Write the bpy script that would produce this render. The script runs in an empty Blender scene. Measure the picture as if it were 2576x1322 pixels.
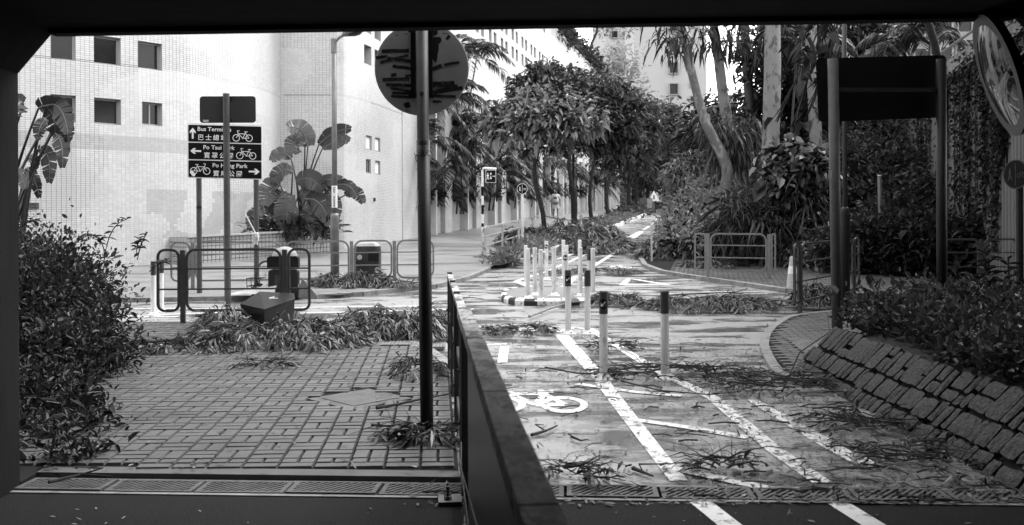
import bpy, math, random
import numpy as np
from mathutils import Vector, Matrix

# ------------------------------------------------------------------ camera, sky, sun, exposure
S = bpy.context.scene
COL = S.collection
rnd = random.Random(11)
nr = np.random.default_rng(11)
EYE = 1.48
cam_d = bpy.data.cameras.new('camera')
cam = bpy.data.objects.new('camera', cam_d); COL.objects.link(cam)
cam.location = (0, 0, EYE)
cam.rotation_euler = (math.radians(90), math.radians(0.25), 0)
cam_d.lens = 35; cam_d.sensor_width = 36
cam_d.shift_y = -(661 - 550) / 2576.0
cam_d.clip_start = 0.05; cam_d.clip_end = 2000
cam_d.dof.use_dof = True; cam_d.dof.focus_distance = 11.0; cam_d.dof.aperture_fstop = 4.5
S.camera = cam
SUN_EL, SUN_AZ = math.radians(56), math.radians(58)
W = bpy.data.worlds.new('World'); S.world = W; W.use_nodes = True
nt = W.node_tree; nt.nodes.clear()
sky = nt.nodes.new('ShaderNodeTexSky'); sky.sky_type = 'NISHITA'; sky.sun_disc = False
sky.sun_elevation = SUN_EL; sky.sun_rotation = SUN_AZ
sky.altitude = 0; sky.air_density = 4.0; sky.dust_density = 0.6; sky.ozone_density = 1.0
bw = nt.nodes.new('ShaderNodeRGBToBW')
bgn = nt.nodes.new('ShaderNodeBackground'); bgn.inputs[1].default_value = 0.15
wo = nt.nodes.new('ShaderNodeOutputWorld')
nt.links.new(sky.outputs[0], bw.inputs[0]); nt.links.new(bw.outputs[0], bgn.inputs[0]); nt.links.new(bgn.outputs[0], wo.inputs[0])
sun_d = bpy.data.lights.new('sun', 'SUN'); sun_d.energy = 0.8; sun_d.angle = math.radians(24)
sun = bpy.data.objects.new('sun', sun_d); COL.objects.link(sun)
sd = Vector((math.sin(SUN_AZ) * math.cos(SUN_EL), math.cos(SUN_AZ) * math.cos(SUN_EL), math.sin(SUN_EL)))
sun.rotation_euler = (-sd).to_track_quat('-Z', 'Y').to_euler()
sun.location = (10, 10, 40)
vs = S.view_settings
vs.view_transform = 'Standard'; vs.look = 'None'; vs.gamma = 1; vs.use_curve_mapping = False
vs.exposure = 1.9
S.render.engine = 'CYCLES'
cy = S.cycles
cy.max_bounces = 7; cy.diffuse_bounces = 1; cy.glossy_bounces = 3; cy.transmission_bounces = 4; cy.transparent_max_bounces = 6
cy.use_denoising = True
cy.caustics_reflective = False; cy.caustics_refractive = False

# ------------------------------------------------------------------ helpers
F = 2576 * 35 / 36.0
def slope_z(Y):
    Y = min(max(Y, 0), 118)
    t = Y - 14.0
    z = 0.03 * (t + math.sqrt(t * t + 9)) / 2
    if Y > 78: z -= 0.0009 * min(Y - 78, 40) ** 2
    return z
def P(xd, yd, Y):                     # a point seen at (xd, yd) of the photograph, Y metres away
    return Vector(((xd - 1288) / F * Y, Y, EYE - (yd - 550) / F * Y))
def G(xd, yd, h=0.0):                 # the ground point seen there
    lo, hi = 1.5, 110.0
    f = lambda Y: EYE - (yd - 550) / F * Y - slope_z(Y) - h
    if f(hi) > 0: return Vector(((xd - 1288) / F * hi, hi, slope_z(hi) + h))
    for _ in range(50):
        m = (lo + hi) / 2
        if f(m) > 0: lo = m
        else: hi = m
    return Vector(((xd - 1288) / F * lo, lo, slope_z(lo) + h))

def mesh_obj(name, V, faces, mats, parent=None, mi=None, smooth=False, kind=None):
    me = bpy.data.meshes.new(name)
    me.from_pydata([tuple(v) for v in V], [], faces)
    for m in (mats if isinstance(mats, (list, tuple)) else [mats]): me.materials.append(m)
    if mi is not None: me.polygons.foreach_set('material_index', mi)
    me.polygons.foreach_set('use_smooth', [bool(smooth)] * len(me.polygons))
    me.update()
    return link(name, me, parent, kind)
def link(name, me, parent=None, kind=None):
    o = bpy.data.objects.new(name, me); COL.objects.link(o)
    if parent is not None: attach(o, parent)
    if kind: o['kind'] = kind
    return o
def attach(o, parent):
    o.parent = parent
    if parent.type == 'EMPTY': o.matrix_parent_inverse = Matrix.Translation(-Vector(parent.location))
    return o
def fast_mesh(name, V, tris, quads, mats, parent=None, kind=None, smooth=False, mi=None):
    V = np.asarray(V, dtype=np.float32).reshape(-1, 3)
    tris = np.zeros((0, 3), np.int32) if tris is None else np.asarray(tris, np.int32).reshape(-1, 3)
    quads = np.zeros((0, 4), np.int32) if quads is None else np.asarray(quads, np.int32).reshape(-1, 4)
    me = bpy.data.meshes.new(name)
    me.vertices.add(len(V)); me.vertices.foreach_set('co', V.ravel())
    loops = np.concatenate([tris.ravel(), quads.ravel()])
    me.loops.add(len(loops)); me.loops.foreach_set('vertex_index', loops)
    n = len(tris) + len(quads)
    me.polygons.add(n)
    st = np.concatenate([np.arange(len(tris)) * 3, len(tris) * 3 + np.arange(len(quads)) * 4]).astype(np.int32)
    me.polygons.foreach_set('loop_start', st)
    for m in (mats if isinstance(mats, (list, tuple)) else [mats]): me.materials.append(m)
    if mi is not None: me.polygons.foreach_set('material_index', np.asarray(mi, np.int32))
    me.polygons.foreach_set('use_smooth', np.full(n, bool(smooth)))
    me.update(calc_edges=True)
    return link(name, me, parent, kind)

class MB:
    def __init__(s): s.V = []; s.F = []; s.I = []
    def add(s, V, Fs, mi=0):
        b = len(s.V); s.V += [Vector(v) for v in V]
        for f in Fs: s.F.append([i + b for i in f]); s.I.append(mi)
        return s
    def box(s, x0, x1, y0, y1, z0, z1, mi=0):
        V = [(x0,y0,z0),(x1,y0,z0),(x1,y1,z0),(x0,y1,z0),(x0,y0,z1),(x1,y0,z1),(x1,y1,z1),(x0,y1,z1)]
        return s.add(V, [(0,3,2,1),(4,5,6,7),(0,1,5,4),(1,2,6,5),(2,3,7,6),(3,0,4,7)], mi)
    def obox(s, c, ax, ay, az, mi=0):   # centre and three half axes
        c, ax, ay, az = map(Vector, (c, ax, ay, az))
        V = [c + ax * i + ay * j + az * k for k in (-1, 1) for (i, j) in ((-1,-1),(1,-1),(1,1),(-1,1))]
        return s.add(V, [(0,3,2,1),(4,5,6,7),(0,1,5,4),(1,2,6,5),(2,3,7,6),(3,0,4,7)], mi)
    def bar(s, p, q, w, h, mi=0, up=(0,0,1)):
        p, q = Vector(p), Vector(q); d = q - p; L = d.length
        if L < 1e-6: return s
        d.normalize(); u = Vector(up)
        if abs(d.dot(u)) > 0.98: u = Vector((0, 1, 0))
        sd_ = d.cross(u).normalized(); u = sd_.cross(d)
        return s.obox((p + q) / 2, sd_ * w / 2, d * L / 2, u * h / 2, mi)
    def tube(s, pts, r, n=8, caps=True, mi=0):
        pts = [Vector(p) for p in pts]
        rs = r if isinstance(r, (list, tuple)) else [r] * len(pts)
        V = []; m = len(pts); ref = Vector((0.31, 0.11, 0.94))
        for i, p in enumerate(pts):
            t = (pts[min(i + 1, m - 1)] - pts[max(i - 1, 0)])
            t = t.normalized() if t.length > 1e-9 else Vector((0, 0, 1))
            if abs(t.dot(ref)) > 0.97: a = t.cross(Vector((1, 0, 0))).normalized()
            else: a = t.cross(ref).normalized()
            b = t.cross(a)
            for k in range(n):
                an = 2 * math.pi * k / n
                V.append(p + (a * math.cos(an) + b * math.sin(an)) * rs[i])
        Fs = []
        for i in range(m - 1):
            for k in range(n):
                k2 = (k + 1) % n
                Fs.append((i*n+k, i*n+k2, (i+1)*n+k2, (i+1)*n+k))
        if caps: Fs += [tuple(range(n))[::-1], tuple(range((m-1)*n, m*n))]
        return s.add(V, Fs, mi)
    def lathe(s, prof, c=(0,0,0), n=16, mi=0, axis=None):
        c = Vector(c); V = []
        q = Vector((0,0,1)).rotation_difference(Vector(axis)) if axis is not None else None
        for (r, z) in prof:
            for k in range(n):
                a = 2 * math.pi * k / n
                v = Vector((r * math.cos(a), r * math.sin(a), z))
                V.append(c + (q @ v if q else v))
        Fs = []
        for i in range(len(prof) - 1):
            for k in range(n):
                k2 = (k + 1) % n
                Fs.append((i*n+k, i*n+k2, (i+1)*n+k2, (i+1)*n+k))
        Fs += [tuple(range(n))[::-1], tuple(range((len(prof)-1)*n, len(prof)*n))]
        return s.add(V, Fs, mi)
    def prism(s, poly, o, ux, uy, uz, mi=0):   # 2-D outline extruded along uz
        o, ux, uy, uz = map(Vector, (o, ux, uy, uz)); n = len(poly)
        V = [o + ux * a + uy * b for a, b in poly] + [o + ux * a + uy * b + uz for a, b in poly]
        Fs = [tuple(range(n))[::-1], tuple(range(n, 2*n))] + [(i, (i+1) % n, n + (i+1) % n, n + i) for i in range(n)]
        return s.add(V, Fs, mi)
    def build(s, name, mats, parent=None, kind=None, smooth=False):
        return mesh_obj(name, s.V, s.F, mats, parent, s.I, smooth, kind)

def thing(name, label, cat, loc=(0,0,0), group=None, kind=None):
    o = bpy.data.objects.new(name, None); COL.objects.link(o); o.location = loc; o.empty_display_size = 0.2
    o['label'] = label; o['category'] = cat
    if group: o['group'] = group
    if kind: o['kind'] = kind
    return o
def tag(o, label=None, cat=None, group=None, kind=None):
    if label: o['label'] = label
    if cat: o['category'] = cat
    if group: o['group'] = group
    if kind: o['kind'] = kind
    return o
KIDS = {}
def copy_tree(root, loc, rz=0.0, label=None, scale=1.0):
    r = root.copy(); COL.objects.link(r); r.location = loc; r.rotation_euler = (0, 0, rz); r.scale = (scale,) * 3
    if label: r['label'] = label
    if root.name not in KIDS:
        KIDS[root.name] = [(c, [g for g in bpy.data.objects if g.parent == c]) for c in bpy.data.objects if c.parent == root]
    for c, gs in KIDS[root.name]:
        d = c.copy(); COL.objects.link(d); d.parent = r
        for g in gs:
            e = g.copy(); COL.objects.link(e); e.parent = d
    return r
def rrect(w, h, r, n=5):
    pts = []
    for cx, cy, a0 in ((w/2-r, h/2-r, 0), (-w/2+r, h/2-r, 90), (-w/2+r, -h/2+r, 180), (w/2-r, -h/2+r, 270)):
        for k in range(n + 1):
            a = math.radians(a0 + 90 * k / n); pts.append((cx + r*math.cos(a), cy + r*math.sin(a)))
    return pts

# ------------------------------------------------------------------ materials (a black and white place: every colour is a grey)
MATS = {}
def mat(name, col, rough=0.6, spec=0.3, var=0.0, vs_=3.0, bump=0.0, bs=60.0, metal=0.0, island=0.0, trans=0.0, stretch=None, dirt=None, rvar=0.0, coat=0.0):
    m = bpy.data.materials.new(name); m.use_nodes = True; MATS[name] = m
    t = m.node_tree; N = t.nodes; Lk = t.links
    b = N['Principled BSDF']; out = N['Material Output']
    b.inputs['Roughness'].default_value = rough; b.inputs['Metallic'].default_value = metal
    b.inputs['Specular IOR Level'].default_value = spec
    if coat: b.inputs['Coat Weight'].default_value = coat; b.inputs['Coat Roughness'].default_value = 0.08
    b.inputs['Base Color'].default_value = (col, col, col, 1)
    geo = N.new('ShaderNodeNewGeometry'); src = geo.outputs['Position']
    if stretch:
        mp = N.new('ShaderNodeMapping'); mp.inputs['Scale'].default_value = stretch
        Lk.new(src, mp.inputs[0]); src = mp.outputs[0]
    val = None
    def mul(a, bsock):
        n = N.new('ShaderNodeMath'); n.operation = 'MULTIPLY'; Lk.new(a, n.inputs[0]); Lk.new(bsock, n.inputs[1]); return n.outputs[0]
    def rng(sock, lo, hi, f0=0.3, f1=0.7):
        r = N.new('ShaderNodeMapRange'); r.inputs[1].default_value = f0; r.inputs[2].default_value = f1
        r.inputs[3].default_value = lo; r.inputs[4].default_value = hi; Lk.new(sock, r.inputs[0]); return r.outputs[0]
    if var:
        nz = N.new('ShaderNodeTexNoise'); nz.inputs['Scale'].default_value = vs_; nz.inputs['Detail'].default_value = 6; nz.inputs['Roughness'].default_value = 0.62
        Lk.new(src, nz.inputs['Vector']); val = rng(nz.outputs[0], 1 - var, 1 + var)
        if rvar: Lk.new(rng(nz.outputs[0], rough + rvar, max(0.03, rough - rvar)), b.inputs['Roughness'])
    if island:
        v2 = rng(geo.outputs['Random Per Island'], 1 - island, 1 + island, 0, 1)
        val = v2 if val is None else mul(val, v2)
    if dirt:      # (scale, threshold, darkening): dirt patches with their own shape
        nz = N.new('ShaderNodeTexNoise'); nz.inputs['Scale'].default_value = dirt[0]; nz.inputs['Detail'].default_value = 8; nz.inputs['Roughness'].default_value = 0.7
        Lk.new(src, nz.inputs['Vector']); v3 = rng(nz.outputs[0], 1, dirt[2], dirt[1], dirt[1] + 0.07)
        val = v3 if val is None else mul(val, v3)
    if val is not None:
        n = N.new('ShaderNodeMath'); n.operation = 'MULTIPLY'; n.inputs[1].default_value = col; Lk.new(val, n.inputs[0])
        cb = N.new('ShaderNodeCombineColor')
        for k in range(3): Lk.new(n.outputs[0], cb.inputs[k])
        Lk.new(cb.outputs[0], b.inputs['Base Color'])
    if bump:
        nz = N.new('ShaderNodeTexNoise'); nz.inputs['Scale'].default_value = bs; nz.inputs['Detail'].default_value = 4
        Lk.new(src, nz.inputs['Vector'])
        bp = N.new('ShaderNodeBump'); bp.inputs['Strength'].default_value = bump; bp.inputs['Distance'].default_value = 0.01
        Lk.new(nz.outputs[0], bp.inputs['Height']); Lk.new(bp.outputs[0], b.inputs['Normal'])
    if trans:
        tr = N.new('ShaderNodeBsdfTranslucent'); mx = N.new('ShaderNodeMixShader'); mx.inputs[0].default_value = trans
        if val is not None: Lk.new(cb.outputs[0], tr.inputs[0])
        else: tr.inputs[0].default_value = (col, col, col, 1)
        Lk.new(b.outputs[0], mx.inputs[1]); Lk.new(tr.outputs[0], mx.inputs[2]); Lk.new(mx.outputs[0], out.inputs[0])
    return m
def tile_mat(name, col, d, grout, bw_=0.1, bh=0.05, mort=0.006, var=0.06):
    """small wall tiles too far away to build: joints run along the horizontal direction d and z"""
    m = bpy.data.materials.new(name); m.use_nodes = True; t = m.node_tree; N = t.nodes; Lk = t.links
    b = N['Principled BSDF']; b.inputs['Roughness'].default_value = 0.35; b.inputs['Specular IOR Level'].default_value = 0.4
    geo = N.new('ShaderNodeNewGeometry')
    dt = N.new('ShaderNodeVectorMath'); dt.operation = 'DOT_PRODUCT'; dt.inputs[1].default_value = d; Lk.new(geo.outputs['Position'], dt.inputs[0])
    sx = N.new('ShaderNodeSeparateXYZ'); Lk.new(geo.outputs['Position'], sx.inputs[0])
    cb = N.new('ShaderNodeCombineXYZ'); Lk.new(dt.outputs['Value'], cb.inputs[0]); Lk.new(sx.outputs[2], cb.inputs[1])
    br = N.new('ShaderNodeTexBrick'); br.offset = 0; br.inputs['Scale'].default_value = 1
    br.inputs['Brick Width'].default_value = bw_; br.inputs['Row Height'].default_value = bh; br.inputs['Mortar Size'].default_value = mort
    br.inputs['Color1'].default_value = (col*(1-var),)*3 + (1,); br.inputs['Color2'].default_value = (col*(1+var),)*3 + (1,)
    br.inputs['Mortar'].default_value = (grout,)*3 + (1,)
    Lk.new(cb.outputs[0], br.inputs['Vector'])
    nz = N.new('ShaderNodeTexNoise'); nz.inputs['Scale'].default_value = 0.8; nz.inputs['Detail'].default_value = 8; nz.inputs['Roughness'].default_value = 0.7
    Lk.new(geo.outputs['Position'], nz.inputs['Vector'])
    mr = N.new('ShaderNodeMapRange'); mr.inputs[1].default_value = 0.35; mr.inputs[2].default_value = 0.75; mr.inputs[3].default_value = 1.05; mr.inputs[4].default_value = 0.72
    Lk.new(nz.outputs[0], mr.inputs[0])
    mx = N.new('ShaderNodeVectorMath'); mx.operation = 'SCALE'; Lk.new(br.outputs[0], mx.inputs[0]); Lk.new(mr.outputs[0], mx.inputs['Scale'])
    Lk.new(mx.outputs[0], b.inputs['Base Color'])
    return m
def wet_mat(name, col, dry_r, wet_r, scale, stretch, bump, thr=(0.42, 0.6), spec=0.5, col_var=0.35, fine=180.0):
    """asphalt with a film of water: noise decides where it is puddled (smooth, darker) and where the grain stands out"""
    m = bpy.data.materials.new(name); m.use_nodes = True; t = m.node_tree; N = t.nodes; Lk = t.links
    b = N['Principled BSDF']; b.inputs['Specular IOR Level'].default_value = spec
    geo = N.new('ShaderNodeNewGeometry'); mp = N.new('ShaderNodeMapping'); mp.inputs['Scale'].default_value = stretch
    Lk.new(geo.outputs['Position'], mp.inputs[0])
    nz = N.new('ShaderNodeTexNoise'); nz.inputs['Scale'].default_value = scale; nz.inputs['Detail'].default_value = 7; nz.inputs['Roughness'].default_value = 0.6
    Lk.new(mp.outputs[0], nz.inputs['Vector'])
    wet = N.new('ShaderNodeMapRange'); wet.interpolation_type = 'SMOOTHSTEP'
    wet.inputs[1].default_value, wet.inputs[2].default_value = thr; Lk.new(nz.outputs[0], wet.inputs[0])
    ro = N.new('ShaderNodeMapRange'); ro.inputs[3].default_value = dry_r; ro.inputs[4].default_value = wet_r; Lk.new(wet.outputs[0], ro.inputs[0])
    Lk.new(ro.outputs[0], b.inputs['Roughness'])
    fn = N.new('ShaderNodeTexNoise'); fn.inputs['Scale'].default_value = fine; fn.inputs['Detail'].default_value = 3
    Lk.new(geo.outputs['Position'], fn.inputs['Vector'])
    sp = N.new('ShaderNodeMapRange'); sp.inputs[1].default_value = 0.3; sp.inputs[2].default_value = 0.7; sp.inputs[3].default_value = 1 - col_var; sp.inputs[4].default_value = 1 + col_var
    Lk.new(fn.outputs[0], sp.inputs[0])
    dk = N.new('ShaderNodeMapRange'); dk.inputs[3].default_value = col; dk.inputs[4].default_value = col * 0.45; Lk.new(wet.outputs[0], dk.inputs[0])
    mu = N.new('ShaderNodeMath'); mu.operation = 'MULTIPLY'; Lk.new(sp.outputs[0], mu.inputs[0]); Lk.new(dk.outputs[0], mu.inputs[1])
    cb = N.new('ShaderNodeCombineColor')
    for k in range(3): Lk.new(mu.outputs[0], cb.inputs[k])
    Lk.new(cb.outputs[0], b.inputs['Base Color'])
    bs_ = N.new('ShaderNodeMapRange'); bs_.inputs[3].default_value = bump; bs_.inputs[4].default_value = bump * 0.12; Lk.new(wet.outputs[0], bs_.inputs[0])
    bp = N.new('ShaderNodeBump'); bp.inputs['Distance'].default_value = 0.006
    Lk.new(bs_.outputs[0], bp.inputs['Strength']); Lk.new(fn.outputs[0], bp.inputs['Height']); Lk.new(bp.outputs[0], b.inputs['Normal'])
    return m

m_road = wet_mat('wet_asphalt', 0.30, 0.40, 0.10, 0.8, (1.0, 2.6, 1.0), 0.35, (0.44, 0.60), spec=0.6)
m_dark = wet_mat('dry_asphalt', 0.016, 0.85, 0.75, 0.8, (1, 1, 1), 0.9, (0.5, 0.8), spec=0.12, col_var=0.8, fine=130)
m_paver = mat('paver_concrete', 0.10, 0.5, 0.4, var=0.3, vs_=1.3, bump=0.35, bs=220, island=0.10, rvar=0.12)
m_joint = mat('joint_sand', 0.018, 0.9, 0.1)
m_foot = wet_mat('far_footpath', 0.2, 0.62, 0.34, 0.7, (1, 2.2, 1), 0.3, (0.45, 0.7), col_var=0.25, fine=60)
m_kerb = mat('kerb_concrete', 0.24, 0.6, 0.35, var=0.3, vs_=5, bump=0.3, bs=90, dirt=(9, 0.55, 0.5))
m_line = mat('white_road_paint', 0.8, 0.42, 0.5, var=0.12, vs_=14, bump=0.3, bs=160, dirt=(13, 0.55, 0.25))
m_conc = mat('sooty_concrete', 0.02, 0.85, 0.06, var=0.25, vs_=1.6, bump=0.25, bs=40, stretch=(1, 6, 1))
m_iron = mat('cast_iron', 0.09, 0.6, 0.4, var=0.35, vs_=9, bump=0.4, bs=150)
m_black = mat('pit_black', 0.008, 0.9, 0.1)
m_stone = mat('granite_sett', 0.05, 0.75, 0.2, var=0.8, vs_=45, bump=0.9, bs=55, island=0.22)
m_soil = mat('wet_soil', 0.03, 0.9, 0.2, var=0.5, vs_=6, bump=0.8, bs=20)
m_tile = mat('glazed_tile', 0.56, 0.3, 0.45, var=0.07, vs_=0.7, island=0.07)
m_tile2 = mat('glazed_tile_dark', 0.43, 0.3, 0.45, var=0.05, vs_=0.7, island=0.06)
m_tile3 = mat('new_tile', 0.6, 0.34, 0.4, var=0.04, vs_=0.7, island=0.03)
m_grout_d = mat('dirty_grout', 0.15, 0.9, 0.1)
m_grout_l = mat('pale_grout', 0.45, 0.9, 0.1, var=0.15, vs_=1.2)
DF = Vector((0.2148, 0.9766, 0)); NF = Vector((0.9766, -0.2148, 0))
m_ft = tile_mat('facade_tile', 0.62, DF, 0.34)
m_fp = tile_mat('pier_side_tile', 0.62, NF, 0.34)
m_render = mat('white_render', 0.7, 0.6, 0.3, var=0.12, vs_=1.5, dirt=(2.2, 0.62, 0.75))
m_glass = mat('dark_window_glass', 0.015, 0.1, 0.3, var=0.4, vs_=1.2)
m_alu = mat('window_aluminium', 0.35, 0.4, 0.4, metal=0.4)
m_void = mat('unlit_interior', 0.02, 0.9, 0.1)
# ------------------------------------------------------------------ the ground
def sheet(name, xs, ys, zf, m, kind='structure', parent=None):
    V = [(x, y, zf(x, y)) for y in ys for x in xs]; n = len(xs)
    Q = [(j*n+i, j*n+i+1, (j+1)*n+i+1, (j+1)*n+i) for j in range(len(ys)-1) for i in range(n-1)]
    return fast_mesh(name, V, None, Q, m, parent, kind, smooth=True)
def frange(a, b, s):
    n = max(1, int(round((b - a) / s))); return [a + (b - a) * i / n for i in range(n + 1)]
sheet('ground', [-400, -30, -8, 0, 8, 30, 400], frange(-40, 130, 2) + [200, 400, 900], lambda x, y: slope_z(y) - 0.25, m_soil)
dl = lambda x: 5.36 - 0.062 * x            # line of the drain across the mouth of the underpass
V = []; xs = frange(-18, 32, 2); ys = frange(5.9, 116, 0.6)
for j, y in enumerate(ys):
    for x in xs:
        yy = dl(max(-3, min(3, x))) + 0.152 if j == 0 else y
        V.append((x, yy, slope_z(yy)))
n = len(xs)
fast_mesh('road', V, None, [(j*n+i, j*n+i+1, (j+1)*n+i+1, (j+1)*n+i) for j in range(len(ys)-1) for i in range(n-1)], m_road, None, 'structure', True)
V = []
for y in frange(-25, 4.6, 3) + [None]:
    for x in (-2.75, -1.3, 0, 1.3, 2.8):
        yy = dl(x) - 0.152 if y is None else y
        V.append((x, yy, slope_z(yy)))
nr_ = len(V) // 5
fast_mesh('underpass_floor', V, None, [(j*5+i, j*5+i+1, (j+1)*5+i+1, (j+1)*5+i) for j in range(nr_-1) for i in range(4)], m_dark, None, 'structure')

# ------------------------------------------------------------------ underpass portal
up = thing('underpass', 'dark concrete underpass whose square mouth frames the whole view', 'underpass', (0, 5.3, 0))
yl = lambda x: 5.32 - 0.062 * max(-4, min(4, x))
def slab(name, x0, x1, z0, z1, m=m_conc, yb=-25, parent=up, dy=0.0):
    V = [(x0, yb, z0), (x1, yb, z0), (x1, yl(x1)+dy, z0), (x0, yl(x0)+dy, z0), (x0, yb, z1), (x1, yb, z1), (x1, yl(x1)+dy, z1), (x0, yl(x0)+dy, z1)]
    return mesh_obj(name, V, [(0,3,2,1),(4,5,6,7),(0,1,5,4),(1,2,6,5),(2,3,7,6),(3,0,4,7)], m, parent)
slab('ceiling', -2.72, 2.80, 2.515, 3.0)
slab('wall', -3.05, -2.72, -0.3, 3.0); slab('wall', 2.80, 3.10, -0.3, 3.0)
b = MB()
for x, s in ((-2.72, 1), (2.80, -1)):      # chamfered corners under the ceiling
    V = []
    for y in (-25, None):
        for dx, z in ((0, 2.515), (0.2 * s, 2.514), (0, 2.29)):
            V.append((x + dx, yl(x + dx) if y is None else y, z))
    b.add(V, [(0,1,2),(3,5,4),(0,3,4,1),(1,4,5,2),(2,5,3,0)])
b.build('haunch', m_conc, up)
b = MB()                                   # drip edge along the lip of the ceiling
b.add([(-2.5, yl(-2.5)-0.10, 2.49), (2.58, yl(2.58)-0.10, 2.49), (2.58, yl(2.58)-0.002, 2.49), (-2.5, yl(-2.5)-0.002, 2.49),
       (-2.5, yl(-2.5)-0.10, 2.52), (2.58, yl(2.58)-0.10, 2.52), (2.58, yl(2.58)-0.002, 2.52), (-2.5, yl(-2.5)-0.002, 2.52)],
      [(0,3,2,1),(4,5,6,7),(0,1,5,4),(1,2,6,5),(2,3,7,6),(3,0,4,7)])
b.build('drip_edge', m_conc, up)
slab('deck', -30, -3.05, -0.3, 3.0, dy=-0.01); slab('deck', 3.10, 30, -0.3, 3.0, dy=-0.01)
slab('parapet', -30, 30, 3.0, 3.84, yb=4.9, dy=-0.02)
fl = thing('added_shade_deck', 'added deck above the view, invented to shade the ground at the underpass mouth', 'added shade', (0, 7, 4.2))  # unseen deck and parapet, added to darken the ground near the mouth
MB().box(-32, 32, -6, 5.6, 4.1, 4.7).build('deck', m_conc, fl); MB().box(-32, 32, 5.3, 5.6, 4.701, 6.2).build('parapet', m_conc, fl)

MB().box(-3.05, 3.1, -24.8, -24.5, -0.3, 3.0).build('end_wall', m_conc, up)  # added out of view to shut off light from behind the camera
# ------------------------------------------------------------------ drain with cast iron grates
dr = thing('drain_channel', 'narrow drain channel with slotted iron grates across the underpass mouth', 'drain', (0, 5.36, 0), kind='structure')
dx_ = Vector((1, -0.062, 0)).normalized(); dy_ = Vector((0.062, 1, 0)).normalized()
def grate_mesh(flip):
    b = MB(); L, Wd, h = 0.242, 0.112, 0.012
    b.box(-L, L, -Wd, -Wd+0.022, -h, h).box(-L, L, Wd-0.022, Wd, -h, h).box(-L, -L+0.026, -Wd+0.022, Wd-0.022, -h, h).box(L-0.026, L, -Wd+0.022, Wd-0.022, -h, h)
    y0, y1 = -Wd+0.022, Wd-0.022; x = -L - 0.12
    while x < L + 0.02:
        a0, a1 = x, x + 0.021; sh = 0.14
        lo, hi = -L+0.026, L-0.026
        q = [(a0, y0), (a1, y0), (a1 + sh, y1), (a0 + sh, y1)]
        def clip(poly, sgn, lim):
            out = []
            for i in range(len(poly)):
                p, r = poly[i], poly[(i+1) % len(poly)]
                ip, ir = sgn*(p[0]-lim) >= 0, sgn*(r[0]-lim) >= 0
                if ip: out.append(p)
                if ip != ir:
                    t = (lim-p[0])/(r[0]-p[0]); out.append((lim, p[1]+t*(r[1]-p[1])))
            return out
        q = clip(clip(q, 1, lo), -1, hi)
        if len(q) > 2:
            if flip: q = [(-a, c) for a, c in q][::-1]
            b.prism(q, (0, 0, -h), (1, 0, 0), (0, 1, 0), (0, 0, 2*h - 0.001))
        x += 0.042
    o = b.build('grate', m_iron, dr); return o
g0 = grate_mesh(False)
gm = g0.data; bpy.data.objects.remove(g0)
k = 0; x = -2.47
while x < 2.75:
    c = Vector((x, dl(x), slope_z(5.4) + 0.004 - abs(math.sin(k * 2.1)) * 0.006))
    o = link('grate', gm, dr); o.location = c; o.rotation_euler = (0, 0, math.atan2(-0.062, 1) + rnd.uniform(-0.01, 0.01)); x += 0.5; k += 1
b = MB()
z = slope_z(5.4)
for s in (-1, 1):
    c = Vector((0.02, dl(0.02), z - 0.04)) + dy_ * s * 0.134
    b.obox(c, dx_ * 2.74, dy_ * 0.018, (0, 0, 0.046))
b.build('channel_edge', m_kerb, dr)
MB().obox((0.02, dl(0.02), z - 0.20), dx_ * 2.74, dy_ * 0.15, (0, 0, 0.05)).build('channel_floor', m_black, dr)

# ------------------------------------------------------------------ pavements of small concrete pavers
def in_poly(x, y, P_):
    c = False; n = len(P_); j = n - 1
    for i in range(n):
        if (P_[i][1] > y) != (P_[j][1] > y) and x < (P_[j][0]-P_[i][0])*(y-P_[i][1])/(P_[j][1]-P_[i][1]) + P_[i][0]: c = not c
        j = i
    return c
def slab_poly(name, poly, h, m, parent=None, kind=None, depth=0.3, lab=None):
    V = [(x, y, slope_z(y) + h) for x, y in poly] + [(x, y, slope_z(y) + h - depth) for x, y in poly]; n = len(poly)
    return mesh_obj(name, V, [tuple(range(n))] + [(i, n+i, n+(i+1) % n, (i+1) % n) for i in range(n)], m, parent, None, False, kind)
def paver_arr(c, hx, hy, z):     # 8 verts of one bevelled paver
    ch = 0.005
    return [(c[0]-hx, c[1]-hy, z-0.016), (c[0]+hx, c[1]-hy, z-0.016), (c[0]+hx, c[1]+hy, z-0.016), (c[0]-hx, c[1]+hy, z-0.016),
            (c[0]-hx+ch, c[1]-hy+ch, z), (c[0]+hx-ch, c[1]-hy+ch, z), (c[0]+hx-ch, c[1]+hy-ch, z), (c[0]-hx+ch, c[1]+hy-ch, z)]
PQ = [(4,5,6,7),(0,1,5,4),(1,2,6,5),(2,3,7,6),(3,0,4,7)]
SHEAR = -0.078
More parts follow.
